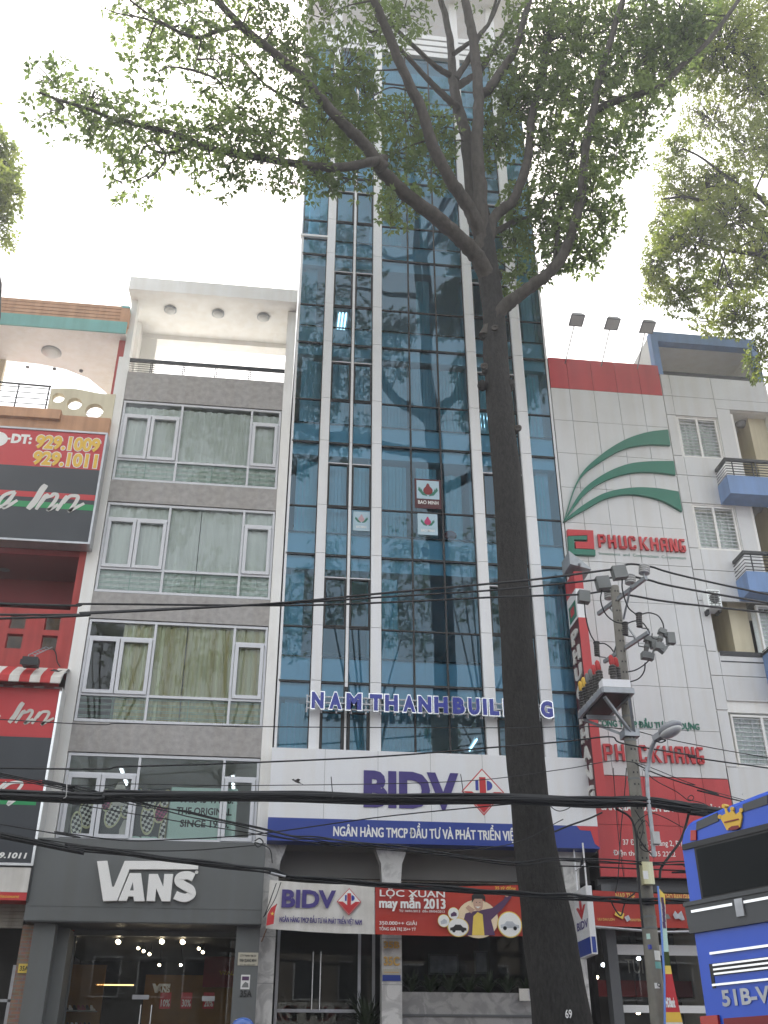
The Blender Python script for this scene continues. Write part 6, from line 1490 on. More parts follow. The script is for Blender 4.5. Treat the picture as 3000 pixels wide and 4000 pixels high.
limbs = [
 bz(zT, [(1220, 1660), (1215, 1480), (1205, 1250), (1185, 1000), (1190, 800), (1195, 600), (1165, 300), (1130, 100), (1095, -60)], TY, TY-.6, .24, .15),
 bz(zT, [(1235, 1660), (1190, 1440), (1150, 1250), (1115, 900), (1060, 700), (1030, 550), (1020, 430), (1015, 300), (985, 130), (940, -30)], TY, TY+.8, .24, .11),
 bz(zT, [(1035, 570), (1120, 520), (1215, 440), (1350, 230), (1420, 120), (1510, 0)], TY+.5, TY+1.2, .14, .07),
 bz(zT, [(1045, 510), (1130, 380), (1200, 230), (1260, 150), (1310, -10)], TY+.4, TY+1, .12, .06),
 bz(zT, [(1010, 490), (930, 440), (860, 380), (690, 220), (620, 150), (560, 90)], TY+.4, TY-.5, .11, .05),
 bz(zT, [(1055, 700), (960, 610), (870, 520), (760, 400), (650, 290), (470, 190)], TY+.2, TY-1.0, .13, .05),
 bz(zT, [(1030, 350), (1130, 280), (1200, 230), (1280, 120), (1330, 0)], TY+.4, TY+.6, .09, .05),
 bz(zT, [(1200, 610), (1260, 580), (1340, 460), (1430, 320), (1490, 120), (1530, -20)], TY-.3, TY-.9, .17, .10),
 bz(zT, [(1220, 1560), (1160, 1400), (1080, 1270), (1000, 1150), (900, 950), (820, 700), (700, 450), (620, 250), (560, 100), (505, -20)], TY, TY-2.2, .22, .13),
 bz(zS, [(1225, 760), (1165, 630), (1090, 540), (1000, 450), (850, 330), (700, 210), (590, 100), (520, 20)], TY, TY-1.8, .25, .19),
 bz(zG, [(1660, 730), (1560, 610), (1460, 510), (1300, 330), (1160, 210), (1040, 110), (925, -15)], TY-1.8, TY-3.4, .18, .10),
 bz(zG, [(1660, 690), (1600, 700), (1450, 725), (1330, 715), (1200, 695), (1000, 660), (900, 640), (820, 605), (740, 575), (600, 540), (480, 510), (380, 470), (250, 430), (170, 400)], TY-1.8, TY-4.4, .14, .03),
 bz(zG, [(835, 615), (760, 655), (700, 660), (650, 640), (610, 590)], TY-3.1, TY-3.6, .05, .02),
 bz(zG, [(715, 660), (710, 700), (670, 750), (640, 770)], TY-3.3, TY-3.6, .035, .012),
 bz(zG, [(560, 535), (500, 480), (470, 440), (400, 420)], TY-3.7, TY-4, .035, .012),
 bz(zG, [(1045, 115), (950, 130), (870, 160), (800, 150), (740, 120), (640, 60), (560, 0)], TY-3.1, TY-4.2, .07, .03),
 bz(zG, [(870, 160), (855, 240), (830, 320)], TY-3.3, TY-3.6, .03, .01),
 bz(zG, [(740, 120), (620, 80), (500, 55), (420, 20)], TY-3.6, TY-4, .03, .012),
 bz(zG, [(1330, 470), (1180, 390), (1110, 330), (1060, 270), (1020, 200)], TY-2.2, TY-2.9, .05, .015),
 bz(zR, [(440, 1460), (500, 1345), (560, 1295), (620, 1250), (700, 1190), (770, 1110), (820, 980), (850, 850), (870, 650), (900, 500), (930, 350), (970, 200), (1035, -10)], TY, TY-1.6, .21, .10),
 bz(zR, [(915, 475), (980, 445), (1050, 420), (1200, 370), (1300, 270), (1400, 180), (1540, -10)], TY-1.0, TY-2.2, .13, .07),
 bz(zR, [(735, 1150), (770, 850), (800, 680), (840, 550), (870, 470)], TY-.5, TY-.2, .06, .04),
 bz(zR, [(440, 1100), (470, 950), (520, 900), (560, 860), (620, 700), (640, 500), (690, 300), (720, 100), (740, -10)], TY, TY-.6, .18, .11),
 bz(zR, [(440, 1020), (500, 990), (570, 955), (640, 930), (700, 840), (720, 760)], TY, TY+.9, .12, .05),
 bz(zR, [(930, 350), (1000, 280), (1080, 180), (1130, 60)], TY-1.2, TY-.6, .06, .03),
 bz(zR, [(1200, 372), (1240, 430), (1200, 500)], TY-1.6, TY-1.8, .04, .015),
]
m = M()
for p, a, b in limbs: branch(m, p, a, b)
twg = M()
# leaf clumps: centre and half size in the 1659 px view, distance from the trunk plane, share
CL = [(130, 190, 62, 36, -4.2), (105, 240, 40, 28, -4.3), (190, 230, 60, 48, -4.2), (240, 270, 50, 45, -4), (300, 270, 85, 52, -4), (290, 350, 46, 32, -3.8), (275, 400, 40, 24, -3.8), (350, 310, 60, 46, -3.7), (430, 290, 75, 52, -3.5), (500, 305, 75, 52, -3.3), (470, 365, 62, 36, -3.4), (540, 350, 68, 36, -3.1), (600, 330, 56, 52, -2.9), (622, 392, 36, 32, -2.7), (560, 270, 75, 46, -3), (500, 230, 60, 42, -3.2), (480, 180, 52, 50, -3.4), (520, 120, 62, 50, -3.3), (450, 110, 66, 50, -3.5), (380, 60, 80, 50, -3.8), (300, 40, 60, 32, -4), (315, 110, 52, 42, -3.9), (335, 160, 26, 24, -3.8), (420, 20, 90, 32, -3.7), (560, 25, 70, 40, -3.4), (600, 70, 52, 50, -3), (645, 120, 46, 46, -2.7), (600, 185, 52, 60, -2.9), (640, 240, 50, 50, -2.6),
      (700, 40, 52, 40, -2.4), (740, 150, 64, 76, -2), (720, 230, 56, 56, -2), (760, 290, 52, 50, -1.6), (695, 310, 46, 56, -2), (690, 380, 40, 28, -2.2), (760, 385, 40, 26, -1.8), (820, 60, 64, 46, -1.6), (870, 30, 56, 36, -1), (790, 220, 50, 60, -1.4), (880, 262, 56, 52, -.6), (930, 285, 46, 36, 0), (850, 335, 46, 36, -.8), (860, 435, 42, 34, -1), (842, 462, 26, 22, -1.2), (930, 365, 46, 32, -.2), (960, 310, 40, 40, .2),
      (1080, 120, 40, 40, .4), (1065, 300, 46, 56, .4), (1100, 250, 46, 70, 0), (1120, 180, 46, 60, -.2), (1180, 100, 70, 80, -.4), (1250, 100, 80, 80, -.6), (1330, 60, 80, 62, -1), (1200, 220, 62, 80, -.4), (1280, 220, 80, 72, -.8), (1360, 150, 72, 62, -1.2), (1395, 230, 42, 56, -1.6), (1330, 320, 52, 70, -1), (1250, 340, 62, 62, -.6), (1180, 330, 46, 52, 0), (1200, 440, 52, 52, -.2), (1280, 430, 52, 52, -.8), (1305, 480, 34, 34, -.8), (1230, 520, 56, 42, -.4), (1170, 500, 36, 40, .2), (1120, 450, 36, 46, .6), (1112, 530, 28, 44, .8), (1112, 590, 24, 24, .8), (1180, 575, 28, 20, -.2), (1270, 545, 40, 26, -.6), (1440, 80, 52, 52, -1.6), (1480, 30, 56, 36, -1.8), (1400, 40, 60, 40, -1.4), (1430, 150, 50, 50, -1.6), (1480, 100, 40, 50, -1.7), (1420, 100, 40, 40, -1.5), (1500, 60, 40, 40, -1.8), (1160, 20, 60, 30, -.4), (1250, 25, 60, 30, -.6)]
CL += [(330, -50, 70, 50, -3.8), (450, -60, 80, 50, -3.5), (570, -60, 70, 50, -3.2), (690, -60, 80, 50, -2.4), (820, -70, 80, 60, -1.4), (930, -60, 70, 50, -.4), (1030, -70, 80, 60, .2), (1130, -60, 80, 50, 0), (1230, -70, 80, 60, -.4), (1340, -60, 80, 50, -.8), (1450, -70, 80, 50, -1.4), (520, -150, 90, 60, -2.8), (700, -170, 100, 60, -2), (880, -190, 100, 70, -.8), (1060, -200, 100, 70, 0), (1240, -180, 100, 70, -.4), (1400, -150, 80, 60, -1)]
V, F = [], []
allpts = [q for p, a, b in limbs for q in smooth_line(p, 5)]
for (u, v, rx, ry, dy) in CL:
    c = W(FV(u, v), TY+dy*.9); k = (c-CAM).length*1.80832/FPX
    root = min(allpts, key=lambda q_: (q_-c).length)
    mid = root.lerp(c, .5)+Vector((random.uniform(-.2, .2), random.uniform(-.2, .2), .15))
    branch(twg, [root, mid, c], .035, .012, 5)
    dens = .7 if v < -20 else 1.9 if u > 1000 else (1.35 if u > 640 else .74)
    n_ros = int(rx*ry/36*dens)
    clump(V, F, twg, c, rx*k*1.2, max(.8, min(rx, ry)*k*1.2), ry*k*1.3, n_ros, .165 if u > 640 else .155, root)
lm = m.build('limbs', 'bark_light', t, recalc=False)
twg.build('twigs', 'bark_light', t, recalc=False)
crown_mesh('crown', V, F, 'leaf', t)
mb = M(); a, b = W(zK(203, 1790), TY-.52), W(zK(247, 1750), TY-.52)
text_into(mb, '69', a.x, b.x, a.z-.02, b.z+.02, TY-.50, bold=.01, depth=.01); mb.build('lettering', 'letter_white', t, recalc=False)

def side_tree(name, label, x, y, zfork, crown, br, size, mat, rtrunk=.4):
    t = thing(name, label, 'tree', (x, y, GZ+.14), 'street trees')
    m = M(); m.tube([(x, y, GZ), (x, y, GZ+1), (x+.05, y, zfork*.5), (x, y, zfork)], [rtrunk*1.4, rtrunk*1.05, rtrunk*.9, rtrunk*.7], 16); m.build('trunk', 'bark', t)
    m = M(); tw = M(); allp = []
    for pts in br:
        L = branch(m, [Vector((x, y, zfork-.4))]+pts, rtrunk*.33, .025); allp += L
    V, F = [], []
    for (c, rx, ry, rz, n) in crown:
        root = min(allp, key=lambda q_: (q_-c).length)
        branch(tw, [root, root.lerp(c, .5)+Vector((0, 0, .2)), c], .04, .012, 5)
        clump(V, F, tw, c, rx, ry, rz, n, size, root, 6)
    m.build('limbs', 'bark', t, recalc=False); tw.build('twigs', 'bark', t, recalc=False); crown_mesh('crown', V, F, mat, t)
    return t
# right hand tree, its trunk out of the picture
RY = -2.5
CR = [(1500, 130, 52, 80), (1560, 100, 90, 90), (1630, 180, 60, 110), (1600, 50, 80, 50), (1540, 260, 66, 56), (1620, 320, 60, 66), (1455, 335, 34, 44), (1480, 420, 66, 56), (1500, 520, 76, 56), (1580, 470, 76, 66), (1640, 560, 50, 76), (1560, 610, 66, 46), (1480, 635, 56, 36), (1428, 605, 36, 36), (1600, 680, 56, 34), (1645, 775, 26, 50), (1560, 395, 66, 56), (1418, 555, 34, 40), (1400, 625, 18, 18), (1440, 500, 40, 40), (1540, 690, 40, 20), (1700, 300, 70, 90), (1720, 500, 70, 90), (1700, 120, 70, 90), (1720, 690, 60, 70), (1690, 0, 80, 60), (1540, 10, 60, 30)]
crown = []
for (u, v, rx, ry) in CR:
    c = W(FV(u, v), RY+random.uniform(-1.2, 1.2)); k = (c-CAM).length*1.80832/FPX
    crown.append((c, rx*k, max(.8, min(rx, ry)*k), ry*k*1.1, int(rx*ry/10)))
rx_ = W(FV(1900, 1700), RY).x+5
br = [tp(zR, [(1900, 1250), (1659, 890), (1530, 800), (1450, 740), (1370, 680), (1290, 640)], RY, RY-.6), tp(zR, [(1880, 1000), (1659, 930), (1500, 970), (1350, 1010), (1200, 1010)], RY, RY+.5), tp(zR, [(1880, 1200), (1659, 1110), (1480, 1080), (1330, 1040), (1250, 1020)], RY, RY-.5), tp(zR, [(1860, 1100), (1659, 1030), (1480, 1090)], RY, RY), tp(zR, [(1850, 700), (1700, 450), (1600, 300), (1500, 170), (1440, 60)], RY, RY+.6), tp(zR, [(1860, 600), (1750, 250), (1680, 0)], RY, RY), tp(zR, [(1500, 835), (1400, 870), (1300, 850), (1200, 860)], RY, RY)]
side_tree('street_tree', 'smaller leaved tree reaching in from the right edge above the apartment house', rx_, RY, 13.5, crown, br, .125, 'leaf_far', .38)
LYY = -3.0
crown = []
for (u, v, rx, ry) in ((12, 360, 34, 50), (22, 425, 26, 48), (8, 495, 24, 34), (-40, 400, 50, 80), (-60, 300, 60, 70), (-120, 420, 80, 90), (-10, 200, 8, 20), (-80, 500, 60, 50), (-5, 320, 24, 26), (-130, 250, 80, 80)):
    c = W(FV(u, v), LYY+random.uniform(-.8, .8)); k = (c-CAM).length*1.80832/FPX; crown.append((c, rx*k, max(.6, min(rx, ry)*k), ry*k, int(rx*ry/12)))
lx = W(FV(-200, 1400), LYY).x
br = [[Vector((lx+.3, LYY, 16)), W(FV(-100, 480), LYY), W(FV(-20, 440), LYY), W(FV(20, 420), LYY)], [Vector((lx+.1, LYY, 17)), W(FV(-120, 380), LYY), W(FV(-40, 360), LYY), W(FV(10, 355), LYY)], [Vector((lx, LYY, 18)), W(FV(-130, 260), LYY), W(FV(-90, 180), LYY)]]
side_tree('street_tree', 'dense leafy crown just showing at the left edge of the sky above the inn', lx, LYY, 13.5, crown, br, .14, 'leaf_far', .35)

# trees on the other side of the street, behind the camera, that the glass mirrors
def mirror_tree(x, y, zf, h, lab, seed):
    random.seed(seed); br, crown = [], []
    for k in range(6):
        a = 2*math.pi*k/6+random.uniform(-.3, .3); r_ = random.uniform(1.2, 3.6); hh = random.uniform(.7, 1)*h
        tip = Vector((x+math.cos(a)*r_, y+math.sin(a)*r_*.8, zf+hh))
        br.append([Vector((x+math.cos(a)*r_*.25, y+math.sin(a)*r_*.2, zf+hh*.3)), Vector((x+math.cos(a)*r_*.6, y+math.sin(a)*r_*.5, zf+hh*.65)), tip])
        for q_ in range(4): crown.append((tip+Vector((random.uniform(-1.6, 1.6), random.uniform(-1.4, 1.4), random.uniform(-2.6, 1.2))), random.uniform(.8, 1.4), random.uniform(.8, 1.3), random.uniform(.6, 1.1), 34))
    for k in range(4):
        a = random.uniform(0, 6.28); c = Vector((x+math.cos(a)*2.4, y+math.sin(a)*2, zf+random.uniform(-1, 2))); br.append([Vector((x+math.cos(a)*1, y+math.sin(a)*.8, zf+.4)), c]); crown.append((c, .9, .9, .6, 30))
    side_tree('mirrored_tree', lab, x, y, zf, crown, br, .2, 'leaf', .36)
mirror_tree(4.7, -24.6, 13.5, 12, 'tall tree across the street, mirrored in the middle bay of the glass tower', 3)
mirror_tree(-1.6, -25.2, 14.0, 11, 'leafy tree across the street, mirrored in the left bays of the glass tower', 5)
mirror_tree(10.5, -25.0, 15.0, 12, 'tree across the street, mirrored in the right bay of the glass tower', 8)
mirror_tree(-7.5, -24.8, 12.5, 11, 'tree across the street, mirrored in the windows of the grey banded house', 12)
random.seed(21)

# ================================================================== HOUSES ACROSS THE STREET (mirrored in the lower glass)
for i, (x0, x1, h, mt, lab) in enumerate(((-16, -8.2, 11, 'far_grey', 'weathered house across the street, farthest left'), (-8, -1.2, 9, 'far_grey', 'grey house across the street behind the camera'), (-1, 6, 12, 'far_tan', 'tan house across the street with a banner sign'), (6.2, 13, 8.5, 'far_tan', 'low tan house across the street'), (13.2, 22, 11, 'far_grey', 'weathered house across the street, farthest right'))):
    t = thing('row_house', lab, 'building', ((x0+x1)/2, -28, GZ), 'houses across the street')
    M().box(x0, x1, -36, -28, GZ, h).build('wall', mt, t); M().box(x0-.05, x1+.05, -36, -27.7, h, h+.3).build('parapet', 'concrete', t)
    M().box(x0+.4, x1-.4, -28.02, -27.96, GZ+.1, 3.8).build('shop_opening', 'interior_dark', t)
    for k in range(int((h-4.5)/2.8)):
        for a in (.12, .42, .72):
            xx = lerp(x0, x1, a); f = M().box(xx, xx+1.3, -28, -27.93, 5.2+k*2.8, 6.9+k*2.8).build('window', 'alu_white', t); M().box(xx+.07, xx+1.23, -27.93, -27.925, 5.27+k*2.8, 6.83+k*2.8).build('pane', 'sign_dark', f)
t = thing('shop_sign', 'white shop sign with red letters across the street, mirrored in the bank door glass', 'sign', (1.2, -27.6, 4))
M().box(-.6, 5.6, -27.9, -27.6, 3.9, 5.1).build('panel', 'canvas_white', t)
mb = M(); text_into(mb, 'ANH ĐÀO', -4.9, .1, 4.35, 4.9, 0, bold=.06)
mb.v = [(-x, -27.595+.0*y, z) for x, y, z in mb.v]; mb.build('lettering', 'sign_red', t, recalc=False)

# ================================================================== BUS
BK = -.45; th = math.atan2(.45, 1)
c0 = 5.75
def bus_pt(p):
    "pixel on the rear face plane x = c0 + BK * (distance)"
    d = _f + _r*((p[0]-1500)/FPX) - _u*((p[1]-2000)/FPX); ax_ = d.x/d.y
    dd = c0/(ax_-BK); return CAM+d*(dd/d.y)
zBU = ZM(2650, 3050, 2.3286)
O = bus_pt(zBU(110, 1400)); wdir = Vector((.45, -1, 0)).normalized(); ldir = Vector((1, .45, 0)).normalized()
def BZ_(v): return bus_pt(zBU(110, v)).z
ROOF = bus_pt(zBU(300, 290)).z
t = thing('city_bus', 'blue city bus with black rear window and silver trim leaving at the right edge', 'bus', (O.x, O.y, GZ))
BW, BL = 2.45, 8.6
def bp(u, z, l=0.0): return Vector((O.x, O.y, 0))+wdir*u+ldir*l+Vector((0, 0, z))
class BM(M):
    def bbox(s, u0, u1, l0, l1, z0, z1, mi=0):
        return s.add([bp(u, z, l) for z in (z0, z1) for l in (l0, l1) for u in (u0, u1)], [(0, 2, 3, 1), (4, 5, 7, 6), (0, 1, 5, 4), (1, 3, 7, 5), (3, 2, 6, 7), (2, 0, 4, 6)], mi)
    def bpoly(s, pts, l0, l1, mi=0, smooth=False):
        n = len(pts); return s.add([bp(u, z, l0) for u, z in pts]+[bp(u, z, l1) for u, z in pts], [tuple(range(n)), tuple(range(2*n-1, n-1, -1))]+[(i, i+n, (i+1) % n+n, (i+1) % n) for i in range(n)], mi)
def rear_profile(inset, top): 
    rr = .16-inset*.5; pts = [(inset, GZ+.45)]
    pts += [(inset+rr-rr*math.cos(a), top-inset-rr+rr*math.sin(a)) for a in [math.pi/2*k/8 for k in range(9)]]
    mid = [(lerp(inset+rr, BW-inset-rr, k/8), top-inset+.07*math.sin(math.pi*k/8)) for k in range(1, 8)]
    pts += mid+[(BW-inset-rr+rr*math.sin(a), top-inset-rr+rr*math.cos(a)) for a in [math.pi/2*k/8 for k in range(9)]]+[(BW-inset, GZ+.45)]
    return pts
m = BM(); n = len(rear_profile(0, ROOF)); rings = [(-.0, .035), (.03, .01), (.10, 0), (BL-.3, 0), (BL, .12)]
vs = [bp(u, z, l) for l, ins in rings for u, z in rear_profile(ins, ROOF)]
m.add(vs, [(i*n+j, i*n+(j+1) % n, (i+1)*n+(j+1) % n, (i+1)*n+j) for i in range(len(rings)-1) for j in range(n)], 0, False)
m.add(vs[:n], [tuple(range(n))]); m.add(vs[-n:], [tuple(range(n-1, -1, -1))])
m.build('body', 'bus_blue', t)
zz = {k: BZ_(v) for k, v in dict(wt=610, wb=1100, band=1105, bandb=1395, ch1a=1580, ch1b=1615, lv0=1690, lv1=1800, ch2a=1865, ch2b=1898, pl1=1935, pl0=2080, bot=2135).items()}
top_b = lerp(zz['wt'], ROOF, .12)
def BUV(u, v): p_ = bus_pt(zBU(u, v)); return ((p_-O).dot(wdir), p_.z)
def bpx(m, pts, l0, l1, mi=0): return m.bpoly([BUV(*p_) for p_ in pts], l0, l1, mi)
gw0, gw1 = BUV(160, 700)[0], BW-.10
m = BM(); m.bpoly([(gw0, zz['wb']-.01), (gw1, zz['wb']-.01), (gw1, zz['wt']), (gw0, zz['wt'])], -.006, .02); m.build('rear_window', 'rubber', t)
m = BM(); m.add([bp(gw0+.02, zz['wb']+.01, -.010), bp(gw1-.02, zz['wb']+.01, -.010), bp(gw1-.02, zz['wt']-.02, -.010), bp(gw0+.02, zz['wt']-.02, -.010)], [(0, 1, 2, 3)]); m.build('rear_glass', 'bus_glass', t)
m = BM(); m.bbox(.045, BW-.045, -.012, .0, zz['wt']-.005, zz['wt']+.03); m.build('window_trim', 'black_metal', t)
m = BM(); m.bpoly([(.01, zz['bandb']), (BW-.01, zz['bandb']), (BW-.0, zz['band']), (.0, zz['band'])], -.02, .12); m.bbox(.0, BW, -.03, -.02, zz['band']-.025, zz['band']); m.build('rear_band', 'bus_grey', t)
b0, b1 = BUV(120, 1195)[0], BUV(520, 1150)[0]; c1_ = BUV(615, 1130)[0]; zb_ = BUV(120, 1197)[1]
m = BM(); m.bbox(b0+.02, b1, -.026, -.02, zb_-.008, zb_+.008); m.bbox(c1_, BW-.05, -.026, -.02, zb_-.008, zb_+.008); m.build('band_trim', 'chrome', t)
m = BM(); m.bbox(BUV(540, 1100)[0], BUV(612, 1100)[0], -.032, -.02, BUV(575, 1240)[1], BUV(575, 1075)[1]); m.build('latch', 'silver', t)
for a, b, u0 in (('ch1b', 'ch1a', BUV(300, 1600)[0]), ('ch2b', 'ch2a', BUV(320, 1880)[0])):
    m = BM(); m.bbox(u0, BW-u0, -.012, .002, zz[a]+.004, zz[b]-.004); m.build('trim_bar', 'chrome', t)
lu = BUV(320, 1740)[0]
m = BM(); m.bbox(lu, BW-lu, -.004, .01, zz['lv1'], zz['lv0']); m.bbox(BUV(292, 1750)[0], lu, -.003, .01, BUV(300, 1890)[1], zz['lv0']); m.build('louvre_recess', 'black_metal', t)
for k in range(3):
    z = lerp(zz['lv0'], zz['lv1'], (k+.15)/2.75); m = BM(); m.bbox(lu+.01, BW-lu-.01, -.012, -.003, z-.011, z); m.build('louvre', 'chrome', t)
m = BM()
vx_, vf_ = glyphs('51B-V41', .03); xs_ = [p[0] for p in vx_]; h0, h1 = cap_h(.03)
pa, pb = BUV(415, 2080)[0], BUV(790, 2080)[0]; pw2 = (pb-pa)*1.55
m.add([bp(lerp(pa, pa+pw2, (x-min(xs_))/(max(xs_)-min(xs_))), lerp(zz['pl0'], zz['pl1'], (y-h0)/(h1-h0)), -.006) for x, y in vx_], vf_); m.build('lettering', 'silver', t, recalc=False)
for u0, u1 in ((.0, BUV(380, 2180)[0]), (BW-BUV(380, 2180)[0], BW)):
    a_ = BM(); a_.bbox(u0, u1, -.02, .1, zz['bot']-.22, zz['bot']-.01); a_.build('tail_light', 'tail_red', t)
m = BM(); m.bbox(-.01, BW+.01, -.06, .15, GZ+.35, zz['bot']-.23); m.build('bumper', 'bus_grey', t)
m = BM(); pr0 = BUV(420, 2190)[0]; m.bbox(pr0, BW-pr0, -.008, .01, zz['bot']-.17, zz['bot']-.03); m.build('plate_panel', 'dark_red', t)
m = BM(); bpx(m, [(118, 545), (170, 540), (168, 450), (120, 452)], -.010, .02); m.build('marker_light', 'tail_red', t)
for q_ in ([(165, 455), (370, 365), (355, 290), (170, 375)], [(590, 285), (815, 215), (815, 130), (590, 215)]):
    m = BM(); bpx(m, q_, -.006, .04); m.build('roof_slot', 'bus_grey', t)
em = BM()
bpx(em, [(450, 450), (570, 430), (590, 330), (575, 275), (530, 310), (500, 262), (468, 300), (425, 235), (440, 300), (385, 330), (420, 390)], -.012, .03)
for a, b in ((420, 232), (498, 258), (580, 270), (385, 328)): c_ = BUV(a, b); em.bpoly([(c_[0]+.014*math.cos(q_), c_[1]+.014*math.sin(q_)) for q_ in [2*math.pi*k/10 for k in range(10)]], -.012, .03)
bpx(em, [(465, 440), (490, 452), (540, 446), (570, 428), (555, 408), (500, 415)], -.016, .0, 1)
bpx(em, [(430, 375), (560, 345), (565, 355), (435, 387)], -.016, .0, 1)
em.build('emblem', ['yellow_text', 'dark_red'], t)
for l in (1.9, 6.6):
    for u in (.02, BW-.30):
        c = bp(u, GZ+.48, l); w_ = M(); w_.lathe(c, wdir, [(0, .36), (.03, .48), (.25, .48), (.28, .36)], 24); wo_ = w_.build('wheel', 'rubber', t); w_ = M(); w_.lathe(c-wdir*.004, wdir, [(0, .2), (.29, .2)], 16); w_.build('rim', 'steel', wo_)
for k in range(6):
    for u in (-.006, BW+.001):
        m = BM(); m.bbox(u, u+.005, .6+k*1.25, 1.7+k*1.25, zz['wb'], zz['wt']-.08); m.build('side_window', 'sign_dark', t)

# ================================================================== PERSON in the blue helmet
hp = W((945, 3972), -6.2); t = None
PXx, PYy, PZ = hp.x+.02, -6.2, GZ
top = hp.z-.0
H_ = top-PZ; k = H_/1.80
sk = {'pelvis': (0, 0, .95), 'waist': (0, 0, 1.10), 'chest': (0, .0, 1.32), 'neck': (0, 0, 1.50), 'head': (0, -.02, 1.60), 'headtop': (0, -.02, 1.70),
      'shl': (-.17, 0, 1.42), 'ell': (-.24, .02, 1.14), 'wrl': (-.23, -.08, .90), 'hal': (-.225, -.11, .82), 'shr': (.17, 0, 1.42), 'elr': (.25, .02, 1.14), 'wrr': (.26, -.06, .89), 'har': (.26, -.09, .81),
      'hil': (-.09, 0, .90), 'knl': (-.10, -.05, .50), 'anl': (-.11, .06, .09), 'tol': (-.12, -.12, .04), 'hir': (.09, 0, .90), 'knr': (.11, .0, .50), 'anr': (.12, .10, .09), 'tor': (.13, -.08, .04)}
rd_ = {'pelvis': .15, 'waist': .13, 'chest': .16, 'neck': .055, 'head': .085, 'headtop': .075, 'shl': .065, 'ell': .042, 'wrl': .028, 'hal': .03, 'shr': .065, 'elr': .042, 'wrr': .028, 'har': .03, 'hil': .09, 'knl': .058, 'anl': .042, 'tol': .035, 'hir': .09, 'knr': .058, 'anr': .042, 'tor': .035}
eg = [('pelvis', 'waist'), ('waist', 'chest'), ('chest', 'neck'), ('neck', 'head'), ('head', 'headtop'), ('chest', 'shl'), ('shl', 'ell'), ('ell', 'wrl'), ('wrl', 'hal'), ('chest', 'shr'), ('shr', 'elr'), ('elr', 'wrr'), ('wrr', 'har'), ('pelvis', 'hil'), ('hil', 'knl'), ('knl', 'anl'), ('anl', 'tol'), ('pelvis', 'hir'), ('hir', 'knr'), ('knr', 'anr'), ('anr', 'tor')]
t = thing('person', 'person in a blue helmet at the bottom edge before the shoe shop', 'person', (PXx, PYy, PZ))
def skin(names, edges, pos, rad_, scale, infl=0.0):
    me = bpy.data.meshes.new('s'); idx = {n_: i for i, n_ in enumerate(names)}
    me.from_pydata([tuple(c_*scale for c_ in pos[n_]) for n_ in names], [(idx[a], idx[b]) for a, b in edges], [])
    ob = bpy.data.objects.new('s', me); COL.objects.link(ob)
    ob.modifiers.new('k', 'SKIN'); ob.modifiers.new('d', 'SUBSURF').levels = 2
    for i, n_ in enumerate(names): v_ = me.skin_vertices[0].data[i]; r__ = (rad_[n_]+infl)*scale; v_.radius = (r__, r__); v_.use_root = (i == 0)
    dg = bpy.context.evaluated_depsgraph_get(); ev = ob.evaluated_get(dg); em_ = ev.to_mesh()
    r__ = ([Vector(v_.co)+Vector((PXx, PYy, PZ)) for v_ in em_.vertices], [tuple(p.vertices) for p in em_.polygons])
    ev.to_mesh_clear(); bpy.data.objects.remove(ob); return r__
hands = {}
names = list(sk); eg2 = list(eg)
for sd_, s_ in (('l', -1), ('r', 1)):
    hx_, hy_, hz_ = sk['ha'+sd_]
    for q_, (dx, ln_) in enumerate(((-.03, .065), (-.01, .08), (.01, .075), (.03, .06))):
        for j_ in range(2):
            nm = 'f%s%d%d' % (sd_, q_, j_); sk[nm] = (hx_+dx*.8, hy_-.006-.018*j_, hz_-.03-ln_*(j_+1)/2); rd_[nm] = .0095; names.append(nm); eg2.append((('ha'+sd_) if j_ == 0 else 'f%s%d0' % (sd_, q_), nm))
    nm = 'th'+sd_; sk[nm] = (hx_-s_*.05, hy_-.03, hz_-.02); rd_[nm] = .011; names.append(nm); eg2.append(('ha'+sd_, nm))
v_, f_ = skin(names, eg2, sk, rd_, k); M().add(v_, f_, 0, True).build('body', 'skin', t)
v_, f_ = skin(['pelvis', 'waist', 'chest', 'shl', 'ell', 'shr', 'elr'], [('pelvis', 'waist'), ('waist', 'chest'), ('chest', 'shl'), ('shl', 'ell'), ('chest', 'shr'), ('shr', 'elr')], sk, rd_, k, .018); M().add(v_, f_, 0, True).build('shirt', 'cloth', t)
v_, f_ = skin(['pelvis', 'hil', 'knl', 'anl', 'hir', 'knr', 'anr'], [('pelvis', 'hil'), ('hil', 'knl'), ('knl', 'anl'), ('pelvis', 'hir'), ('hir', 'knr'), ('knr', 'anr')], sk, rd_, k, .016); M().add(v_, f_, 0, True).build('trousers', 'trousers', t)
hc = Vector((PXx, PYy-.02*k, PZ+1.665*k))
hm = M(); prof = [(0.0, .150), (.03, .152), (.06, .145), (.09, .125), (.115, .09), (.13, .045), (.135, .004)]
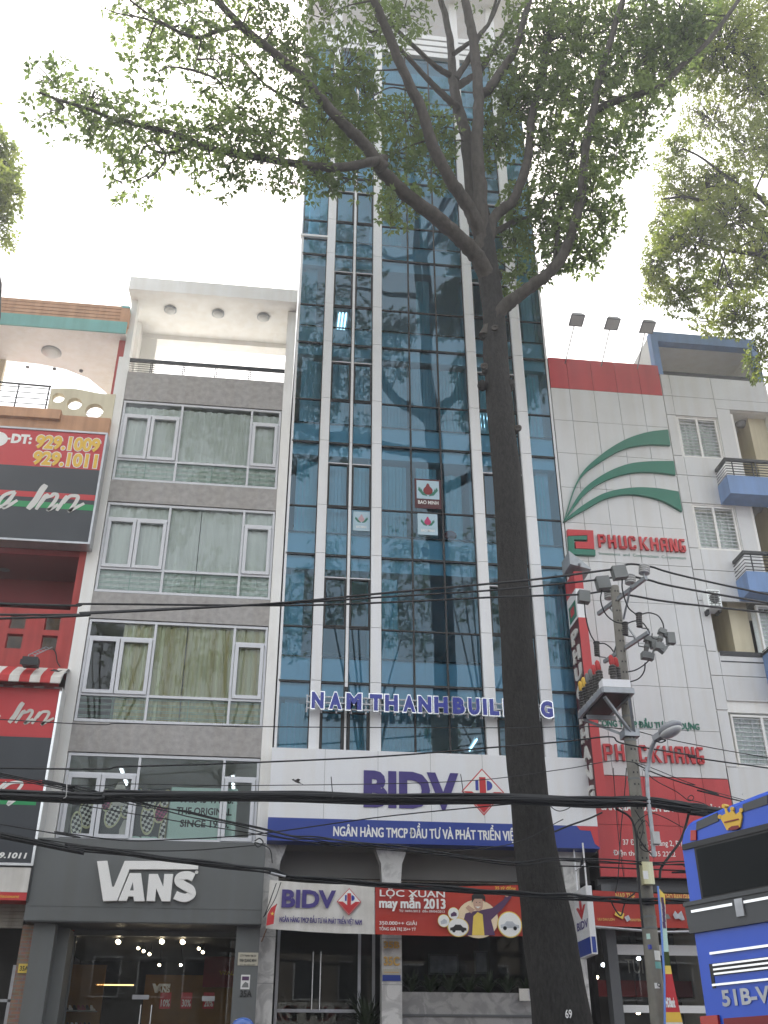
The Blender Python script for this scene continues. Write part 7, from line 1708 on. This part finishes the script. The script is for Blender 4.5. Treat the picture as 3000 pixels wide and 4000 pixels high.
hm.lathe(hc+Vector((0, 0, -.005)), (0, 0, 1), [(a*k, b*k) for a, b in prof], 24); hm.ell(hc+Vector((0, -.13*k, .0)), (.11*k, .07*k, .012*k), 14); hm.build('helmet', 'helmet', t)
fc = M(); fy_ = PYy-.115*k
for dx in (-.032, .032): fc.ell((PXx+dx*k, fy_+.01, PZ+1.615*k), (.014*k, .008*k, .008*k), 10, 0)
fc.build('eye', 'black_text', t)
fc = M(); fc.ell((PXx, fy_-.01, PZ+1.585*k), (.014*k, .022*k, .024*k), 10); fc.ell((PXx, fy_+.012, PZ+1.55*k), (.024*k, .008*k, .007*k), 10, 1); fc.build('nose', ['skin', 'dark_red'], t)

# a small bird crossing in front of the bank board
c = W((1160, 3053), -3.2)
t = thing('bird', 'small dark bird in flight before the white bank board', 'bird', c)
rot = Matrix.Rotation(R(22), 3, 'Y'); m = M(); m.ell(c, (.075, .022, .022), 12, rot=rot); m.ell(c+rot @ Vector((-.075, 0, .004)), (.022, .017, .017), 10)
m.add([c+rot @ Vector(p_) for p_ in ((-.09, 0, .006), (-.115, 0, .0), (-.09, 0, -.006), (.06, -.012, 0), (.06, .012, 0), (.125, .022, -.006), (.125, -.022, -.006))], [(0, 1, 2), (3, 4, 5, 6)])
m.build('body', 'brown_ins', t)
for sg in (-1, 1):
    m = M(); m.add([c+rot @ Vector(p_) for p_ in ((-.035, sg*.015, .01), (.03, sg*.015, .01), (.05, sg*.09, .035), (.075, sg*.15, .02), (.0, sg*.09, .035))], [(0, 1, 2, 4), (2, 3, 4)]); m.build('wing', 'brown_ins', t)

# ================================================================== AIR: haze volume added to imitate the veil of lens glare
hm_ = bpy.data.materials.new('glare_veil'); hm_.use_nodes = True; t_ = hm_.node_tree; t_.nodes.clear()
o_ = t_.nodes.new('ShaderNodeOutputMaterial'); v_ = t_.nodes.new('ShaderNodeVolumePrincipled')
v_.inputs['Density'].default_value = .0021; v_.inputs['Color'].default_value = (.96, .97, 1, 1); v_.inputs['Anisotropy'].default_value = .55
t_.links.new(v_.outputs[0], o_.inputs['Volume']); MATS['glare_veil'] = hm_
tag(M().box(-70, 70, -60, 60, GZ-1.2, 44).build('haze', 'glare_veil'), kind='stuff')
